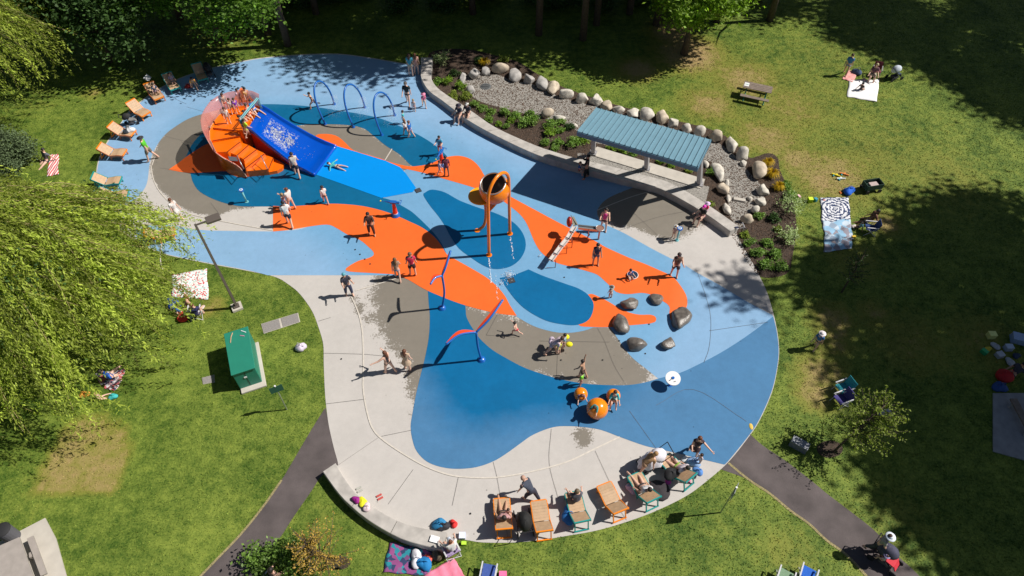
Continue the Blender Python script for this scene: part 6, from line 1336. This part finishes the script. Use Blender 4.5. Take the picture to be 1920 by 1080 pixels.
# ---- strollers and pushchairs
def stroller(px, py, rz, canopy, seat, label, s=1.0):
    t = thing("stroller", px, py, rz, label, "stroller"); fr = M_black
    mb = MB(); mb.ell((-.12 * s, 0, .72 * s), (.36 * s, .27 * s, .34 * s), 16, 7, z0=.0, M=Matrix.Rotation(radians(-18), 3, 'Y'))
    for i, v in enumerate(mb.v): a = atan2(v[1], v[0] + .12 * s); mb.v[i] = (v[0], v[1] * (1 + .05 * sin(9 * a)), v[2] + .012 * sin(11 * a))
    ob = mb.build("canopy", cmat(canopy), t, smooth=True); ob.modifiers.new("solid", 'SOLIDIFY').thickness = .015
    mb = MB(); mb.beam((-.25 * s, 0, .75 * s), (0, 0, .45 * s), .4 * s, .05); mb.beam((0, 0, .45 * s), (.3 * s, 0, .42 * s), .4 * s, .06); mb.beam((.3 * s, 0, .42 * s), (.42 * s, 0, .2 * s), .34 * s, .04); mb.build("seat", cmat(seat), t)
    mb = MB()
    for y in (-.26, .26): mb.tube([(-.62 * s, y * s, 1.02 * s), (-.3 * s, y * s, .7 * s), (.42 * s, y * s, .14 * s)], .016, 6); mb.tube([(-.38 * s, y * s, .14 * s), (-.05 * s, y * s, .45 * s)], .016, 6)
    mb.tube([(-.62 * s, -.26 * s, 1.02 * s), (-.62 * s, .26 * s, 1.02 * s)], .02, 6); mb.build("frame", fr, t)
    for x in (-.38, .42):
        for y in (-.28, .28):
            mb = MB(); mb.tube([(x * s, y * s - .02, .13 * s), (x * s, y * s + .02, .13 * s)], .13 * s, 14); mb.build("wheel", M_black, t)
    mb = MB(); mb.box((0, 0, .2 * s), (.4 * s, .36 * s, .14 * s)); mb.build("basket", M_grey, t); return t
stroller(1222, 872, 200, (.78, .76, .82), (.3, .3, .32), "stroller draped with a white cloth beside the right loungers", 1.1); t = [o for o in bpy.data.objects if o.get('label', '').startswith('stroller draped')][0]
mb = MB(); n = 22; vs = []
for j, (rr_, zz) in enumerate(((.10, 1.02), (.26, .96), (.36, .72), (.42, .42))):
    for i in range(n): a = 6.2832 * i / n; k_ = 1 + .10 * sin(7 * a) * (j > 0) + .05 * sin(3 * a + 1); vs.append((.12 + cos(a) * rr_ * 1.45 * k_, sin(a) * rr_ * .85 * k_, zz + .02 * sin(5 * a)))
mb.add(vs, [(j * n + i, j * n + (i + 1) % n, (j + 1) * n + (i + 1) % n, (j + 1) * n + i) for j in range(3) for i in range(n)] + [tuple(range(n))]); mb.build('draped_cloth', cmat((.78, .76, .82)), t, smooth=True)
stroller(394, 142, 120, (.015, .015, .02), (.02, .02, .02), "black stroller in tree shade at the top of the left row"); stroller(1655, 1052, -45, (.06, .06, .10), (.6, .03, .05), "red stroller pushed along the right path", 1.1); stroller(1675, 148, 20, (.55, .6, .68), (.03, .05, .08), "dark blue and white stroller on the upper right lawn"); stroller(248, 233, 30, (.02, .02, .025), (.2, .2, .2), "folded black stroller beside the left loungers", .8)
stroller(982, 985, 100, (.012, .012, .014), (.02, .02, .02), "black pushchair with big round canopy between two orange loungers", 1.1)
Pn(1656, 1052, .85, 120, 'sit', 'l', (.6, .5, .55), (.6, .3, .3), BR, "small child with lilac hat seated in the red stroller", z=.5, hat=((.35, .3, .5), True), at=onl(1657, 1050, .55)); bake_skins()
bag(1236, 920, .45, (.025, .025, .028), "big round black bag lying between two teal loungers", strap=False, hgt=.28)
# ---- wagon
t = thing("garden_wagon", 1631, 356, 12, "dark green folding wagon standing on the right lawn", "wagon"); mb = MB()
for a, b in (((-.5, -.28), (.5, -.28)), ((.5, -.28), (.5, .28)), ((.5, .28), (-.5, .28)), ((-.5, .28), (-.5, -.28))): mb.beam((a[0], a[1], .42), (b[0], b[1], .42), .03, .34)
mb.box((0, 0, .27), (1.0, .56, .03)); mb.build("tub", cmat((.015, .05, .035)), t); mb = MB(); mb.box((.1, 0, .36), (.5, .4, .12)); mb.build("cargo", cmat((.5, .4, .38)), t)
for x in (-.38, .38):
    for y in (-.32, .32): mb = MB(); mb.tube([(x, y - .03, .12), (x, y + .03, .12)], .12, 14); mb.build("wheel", M_black, t)
mb = MB(); mb.tube([(-.5, 0, .3), (-.85, 0, .55)], .02, 6); mb.tube([(-.85, -.1, .55), (-.85, .1, .55)], .02, 6); mb.build("handle", M_black, t)
# ---- camp chairs
def chair(px, py, rz, col_, label, frame=(.6, .6, .62)):
    t = thing("camp_chair", px, py, rz, label, "camp chair"); fr = cmat(frame); mb = MB(); mb.beam((-.24, 0, .36), (.26, 0, .42), .5, .03); mb.build("seat", cmat(col_), t); mb = MB(); mb.beam((-.24, 0, .38), (-.38, 0, .88), .52, .03, up=(0, 1, 0)) if False else mb.box((-.31, 0, .63), (.03, .52, .5), M=Matrix.Rotation(radians(-15), 3, 'Y')); mb.build("backrest", cmat(col_), t)
    for y in (-.28, .28):
        mb = MB(); mb.tube([(.28, y, 0), (-.28, y, .62)], .014, 6); mb.build("leg", fr, t); mb = MB(); mb.tube([(-.32, y, 0), (.28, y, .58)], .014, 6); mb.build("leg", fr, t); mb = MB(); mb.beam((-.32, y, .62), (.28, y, .60), .05, .03); mb.build("armrest", fr, t)
    mb = MB(); mb.tube([(-.32, -.28, .02), (-.32, .28, .4)], .012, 5); mb.tube([(-.32, .28, .02), (-.32, -.28, .4)], .012, 5); mb.build("brace", fr, t); return t
chair(371, 592, 100, (.015, .02, .10), "navy camp chair with crossed legs by the flowered blanket"); chair(1575, 736, 200, (.02, .30, .36), "teal striped camp chair beside the young olive tree"); chair(1572, 757, 200, (.05, .04, .20), "purple camp chair beside the teal one"); chair(1627, 436, 170, (.01, .04, .17), "dark blue camp chair beside the woman in brown"); chair(846, 1036, 120, (.32, .25, .42), "lilac camp chair at the end of the low wall"); chair(1640, 142, 250, (.2, .04, .06), "maroon camp chair on the upper right lawn", (.3, .3, .3)); chair(917, 1078, 80, (.05, .1, .35), "blue and white camp chair at the bottom edge")
chair(1508, 1083, 60, (.01, .12, .55), "bright blue camp chair at the bottom edge, right of the pad"); chair(1466, 1088, 60, (.2, .32, .2), "pale green camp chair at the bottom edge"); chair(518, 1090, 60, (.03, .03, .04), "dark camp chair at the bottom edge beside the path")
# ---- picnic table
t = thing("picnic_table", 1415, 182, -22, "brown slatted picnic table with green legs on the dry lawn", "picnic table"); M_wood = mk("grey_brown_boards", (.20, .155, .125), .75, .2, 5)
for i in range(4): mb = MB(); mb.box((0, -.27 + .18 * i, .74), (1.85, .165, .04)); mb.build("table_board", M_wood, t)
for s in (-1, 1): mb = MB(); mb.box((0, s * .78, .44), (1.85, .27, .04)); mb.build("bench_board", M_wood, t)
for x in (-.65, .65):
    mb = MB(); mb.tube([(x, -.8, .42), (x, .8, .42)], .03, 6); mb.tube([(x, -.62, 0), (x, -.2, .72)], .03, 6); mb.tube([(x, .62, 0), (x, .2, .72)], .03, 6); mb.tube([(x, -.75, 0.02), (x, .75, .02)], .03, 6); mb.build("leg_frame", M_green, t)
mb = MB(); mb.box((-.72, .05, .765), (.3, .42, .01)); mb.build("paper_notice", M_white, t); mb = MB(); mb.box((-.72, .05, .772), (.22, .05, .004)); mb.build("printed_line", cmat((.03, .25, .2)), t)
# ---- transformer cabinet
o0 = G(461, 678); t = empty("utility_cabinet", o0, 0, "green electric cabinet on a pale concrete plinth on the left lawn", "cabinet")
K = [G(421, 628, 1.35) - o0, G(464, 614, 1.35) - o0, G(477, 688, 1.35) - o0, G(434, 702, 1.35) - o0]
K = [Vector((v.x, v.y, 0)) for v in K]; mb = MB(); mb.prism(K, .1, 1.35); mb.build("body", M_green, t, bevel=.03)
K2 = [v + (v - sum(K, Vector()) / 4).normalized() * .07 for v in K]; mb = MB(); mb.prism(K2, 1.3, lambda x, y: 1.37); mb.build("roof", M_green, t, bevel=.02)
cK = sum(K, Vector()) / 4; K3 = [cK + (v - cK) * 1.12 + Vector((.12, -.08, 0)) for v in K]; mb = MB(); mb.prism(K3, 0, .11); mb.build("plinth", M_slab, t, bevel=.02)
a, b = K[3], K[2]; d = (b - a).normalized(); nrm = Vector((d.y, -d.x, 0)); mb = MB(); mb.beam(a.lerp(b, .40) + nrm * .02 + Vector((0, 0, .85)), a.lerp(b, .52) + nrm * .02 + Vector((0, 0, .85)), .02, .09); mb.build("warning_plate", M_white, t)
mb = MB(); mb.beam(a.lerp(b, .5) + nrm * .012 + Vector((0, 0, .2)), a.lerp(b, .5) + nrm * .012 + Vector((0, 0, 1.25)), .012, .012); mb.build("door_gap", M_dark, t)
top = lambda px, py: G(px, py, 1.385)
for P, c_, lb in (([(436, 624), (433, 632), (432, 643)], (.5, .33, .2), "thin bent stick lying on the cabinet roof"), ([(452, 620), (461, 623)], (.7, .8, .8), "small white toy lying on the cabinet roof"), ([(450, 629), (458, 630)], (.6, .25, .4), "small pink toy lying on the cabinet roof")):
    mb = MB(); mb.tube([top(*p) for p in P], .022, 6); o = mb.build("stick" if len(P) > 2 else "toy", cmat(c_)); tag(o, lb, "stick" if len(P) > 2 else "toy")
def vault(P, label, split=False):
    c = sum((G(*p) for p in P), Vector()) / 4; t = empty("vault_cover", c, 0, label, "cover"); Q = [G(*p) - c for p in P]; mb = MB(); mb.prism(Q, 0, .03); mb.build("frame", M_slab, t)
    def lid(q): cc = sum(q, Vector()) / 4; mb = MB(); mb.prism([cc + (v - cc) * .92 for v in q], .03, .045); mb.build("lid", mk("grey_speckled_lid", (.27, .25, .24), .85, .2, 20), t)
    if split: lid([Q[0], Q[0].lerp(Q[1], .49), Q[3].lerp(Q[2], .49), Q[3]]); lid([Q[0].lerp(Q[1], .51), Q[1], Q[2], Q[3].lerp(Q[2], .51)])
    else: lid(Q)
vault([(490, 608), (559, 587), (563, 604), (495, 626)], "long double vault cover flush in the left lawn", True); vault([(379, 709), (402, 703), (403, 717), (381, 721)], "small brown ground cover beside the green cabinet")
# ---- lamp post
b = G(445, 577); T = G(371, 417, 5.9) - b; t = empty("lamp_post", b, 0, "tall grey brown lamp post with one flat square head", "street lamp"); M_lp = mk("lamp_brown", (.12, .10, .085), .5)
mb = MB(); mb.box((0, 0, .06), (.5, .5, .14), rz=.5); mb.build("footing", M_slab, t); mb = MB(); mb.tube([(0, 0, .1), (0, 0, 5.9)], [.085, .06], 4); mb.build("pole", M_lp, t); mb = MB(); mb.box((0, 0, .16), (.28, .28, .1), rz=.5); mb.build("base_cover", M_lp, t)
mb = MB(); mb.beam((0, 0, 5.85), (.38, .22, 5.85), .06, .06); mb.build("arm", M_lp, t); mb = MB(); mb.box((.66, .38, 5.87), (.62, .42, .13), rz=.52); mb.build("lamp_head", M_lp, t, bevel=.02)
# ---- signs
def sign(bp, h, w, hh, rz, label, colr=(.02, .10, .06)):
    t = thing("park_sign", bp[0], bp[1], rz, label, "sign"); mb = MB(); mb.tube([(0, 0, 0), (0, 0, h)], .03, 6); mb.build("post", M_steel, t); mb = MB(); mb.box((0, -.03, h - hh / 2), (w, .02, hh)); mb.build("sign_panel", cmat(colr), t); mb = MB(); mb.cyl((0, -.02, h), .04, .05, 8); mb.build("cap", M_white, t)
sign((538, 768), 2.0, .55, .42, 25, "small dark sign on a thin post beside the left path"); sign((1351, 961), 2.45, .5, .7, 60, "park sign seen edge on at the lower right lawn", (.3, .32, .32))
# ---- balance bike
t = thing("balance_bike", 1382, 437, 8, "small white and navy child's bike lying against the wall's end", "bicycle", .02); M_wf = cmat((.75, .76, .8))
for x in (-.34, .34):
    n = 22; mb = MB(); mb.tube([(x + cos(6.2832 * i / n) * .15, 0, .17 + sin(6.2832 * i / n) * .15) for i in range(n + 1)], .02, 6, caps=False); w = mb.build("wheel", M_black, t, smooth=True); mb = MB()
    for k in range(6): a = k * pi / 6; mb.tube([(x - cos(a) * .14, 0, .17 - sin(a) * .14), (x + cos(a) * .14, 0, .17 + sin(a) * .14)], .004, 4)
    mb.build("spokes", M_steel, w)
mb = MB(); mb.tube([(-.34, 0, .17), (-.1, 0, .33), (.25, 0, .42), (.34, 0, .17)], .018, 6); mb.tube([(-.1, 0, .33), (-.14, 0, .45)], .014, 6); mb.tube([(.25, 0, .42), (.22, 0, .58)], .014, 6); mb.build("frame", M_wf, t); mb = MB(); mb.box((-.15, 0, .47), (.2, .1, .05)); mb.build("saddle", cmat((.02, .03, .08)), t, bevel=.02); mb = MB(); mb.tube([(.22, -.2, .59), (.22, .2, .59)], .013, 6); mb.build("handlebar", M_wf, t)
# ---- bottom left shelter corner, bin
t = thing("concrete_terrace", 60, 1030, 0, "pale concrete terrace corner at the lower left", "terrace"); c = t.location; P = [G(-60, 1048), G(86, 972), G(106, 1010), G(130, 1095), G(60, 1140), G(-80, 1150)]; mb = MB(); mb.prism([p - c for p in P], 0, .06); mb.build("slab", M_slab, t)
t = thing("stone_table", 20, 1075, 0, "grey concrete table with bench in the lower left corner", "table"); c = t.location; P = [G(-40, 1040, .75), G(36, 1007, .75), G(64, 1085, .75), G(40, 1130, .75), G(-60, 1130, .75)]; mb = MB(); mb.prism([Vector((p.x, p.y, 0)) - c for p in P], .66, .75); mb.build("table_top", mk("grey_slab", (.36, .32, .29), .8, .1, 4), t)
P = [G(50, 1010, .45), G(62, 1004, .45), G(88, 1075, .45), G(76, 1080, .45)]; mb = MB(); mb.prism([Vector((p.x, p.y, 0)) - c for p in P], .38, .45); mb.build("bench", MATS["grey_slab"], t)
for q in ((15, 1052), (45, 1095), (70, 1045)): v = G(*q) - c; mb = MB(); mb.box(v + Vector((0, 0, .2)), (.2, .2, .38), rz=.5); mb.build("leg", MATS["grey_slab"], t)
t = thing("litter_bin", 27, 1008, 0, "dark round litter bin behind the concrete table", "bin"); mb = MB(); mb.cyl((0, 0, 0), .27, .85, 20, r2=.3); mb.build("body", M_grey, t); mb = MB(); mb.ell((0, 0, .85), (.31, .31, .1), 16, 5, z0=0); mb.build("lid", M_dark, t, smooth=True)
# ---- right edge picnic
t = thing("concrete_terrace", 1895, 790, 0, "grey concrete slab in deep shade at the right edge", "terrace"); c = t.location; P = [G(1861, 738), G(1961, 738), G(1961, 875), G(1861, 847)]; mb = MB(); mb.prism([p - c for p in P], 0, .05); mb.build("slab", mk("blue_grey_slab", (.30, .30, .31), .85, .15, 3), t)
t = thing("wood_log_bench", 1908, 790, 0, "weathered grey bench along the shaded slab", "bench"); mb = MB(); mb.beam((0, -.9, .4), (0, .9, .4), .3, .08); mb.build("seat", M_wood, t)
for y in (-.7, .7): mb = MB(); mb.box((0, y, .18), (.25, .1, .36)); mb.build("leg", M_gpost, t)
boxy("cool_box", 1856, 632, (.36, .3, .28), (.6, .6, .2), "pale yellow crate of toys at the right edge", "crate"); boxy("cool_box", 1888, 655, (.36, .28, .25), (.35, .4, .5), "grey blue cool box at the right edge", "cool box"); boxy("cool_box", 1872, 668, (.34, .3, .2), (.35, .36, .4), "white lidded box above the red bag", "cool box", rz=15); boxy("storage_tub", 1912, 640, (.9, .5, .3), (.25, .33, .5), "long blue grey tub at the far right", "tub", rz=-20); boxy("paint_can", 1843, 662, (.2, .3, .2), (.02, .3, .1), "green bottle crate at the right edge", "crate", rz=30)
boxy("granite_block", 1496, 838, (.75, .38, .38), (.17, .18, .20), "speckled granite seat in leaf shade beside the right path", "stone seat", rz=-35); boxy("granite_block", 1655, 778, (.5, .3, .3), (.25, .26, .32), "grey stone block behind the young olive tree", "stone seat"); boxy("open_case", 815, 1012, (.36, .26, .05), (.7, .72, .72), "small white tray on the low wall", "tray", z=.48, rz=-15); boxy("food_tub", 867, 1006, (.26, .26, .14), (.5, .55, .7), "round tub of toys beside the seated woman", "tub"); boxy("toy_box", 870, 1020, (.2, .14, .1), (.35, .6, .02), "lime green box beside the seated woman", "toy")
boxy("lunch_box", 943, 1078, (.3, .2, .15), (.7, .1, .25), "pink box at the bottom edge", "box"); boxy("toy_truck", 1600, 446, (.2, .12, .1), (.75, .45, .02), "small orange toy at the corner of the light blue blanket", "toy")

for px, py, r, c_, lb in [(1866, 650, .2, (.5, .5, .52), "pale grey bag among the boxes at the right edge"), (1893, 680, .22, (.45, .47, .5), "crumpled white plastic bag above the red bag"), (1905, 668, .18, (.03, .05, .1), "dark bag beside the crumpled white one"), (1852, 655, .15, (.7, .55, .05), "yellow cloth heap beside the pale yellow crate"), (1912, 690, .2, (.1, .08, .06), "brown bag at the frame's right edge"),
                          (1620, 150, .14, (.55, .35, .4), "small pink bag beside the navy backpack"), (1545, 376, .09, (.6, .2, .15), "tiny red toy on the corner of the mandala blanket"), (1576, 362, .1, (.75, .2, .03), "small orange toy beside the blue plastic bag"), (1600, 425, .14, (.6, .55, .5), "beige bag beside the woman in brown"), (1562, 455, .14, (.6, .5, .5), "pinkish towel heap on the light blue blanket"),
                          (380, 577, .12, (.6, .5, .45), "small tan bag on the flowered blanket"), (338, 578, .16, (.2, .35, .1), "green cloth heap by the flowered blanket"), (1290, 900, .13, (.7, .15, .3), "pink pouch behind the right end lounger"), (1285, 862, .16, (.7, .72, .75), "white cloth heap at the foot of the right end lounger")]:
    bag(px, py, r, c_, lb, strap=False, hgt=.55)
Pn(1900, 700, 1.68, 200, 'ground', 'm', (.05, .05, .07), (.04, .04, .06), BK, "person in dark clothes sitting in deep shade at the right edge", z=.06)
Pn(1612, 425, 1.1, 150, 'ground', 'd', (.1, .25, .3), (.1, .1, .12), BK, "child sitting between the blankets and the dark blue chair", z=.03)
Pn(1308, 870, .9, -150, 'stand', 'l', (.7, .6, .65), (.3, .4, .6), BR, "toddler in pale top beside the right end lounger")
Pn(340, 585, 1.2, -30, 'ground', 'l', (.02, .12, .35), (.1, .1, .2), BR, "child in navy by the willow edge of the flowered blanket", z=.03)
bake_skins()
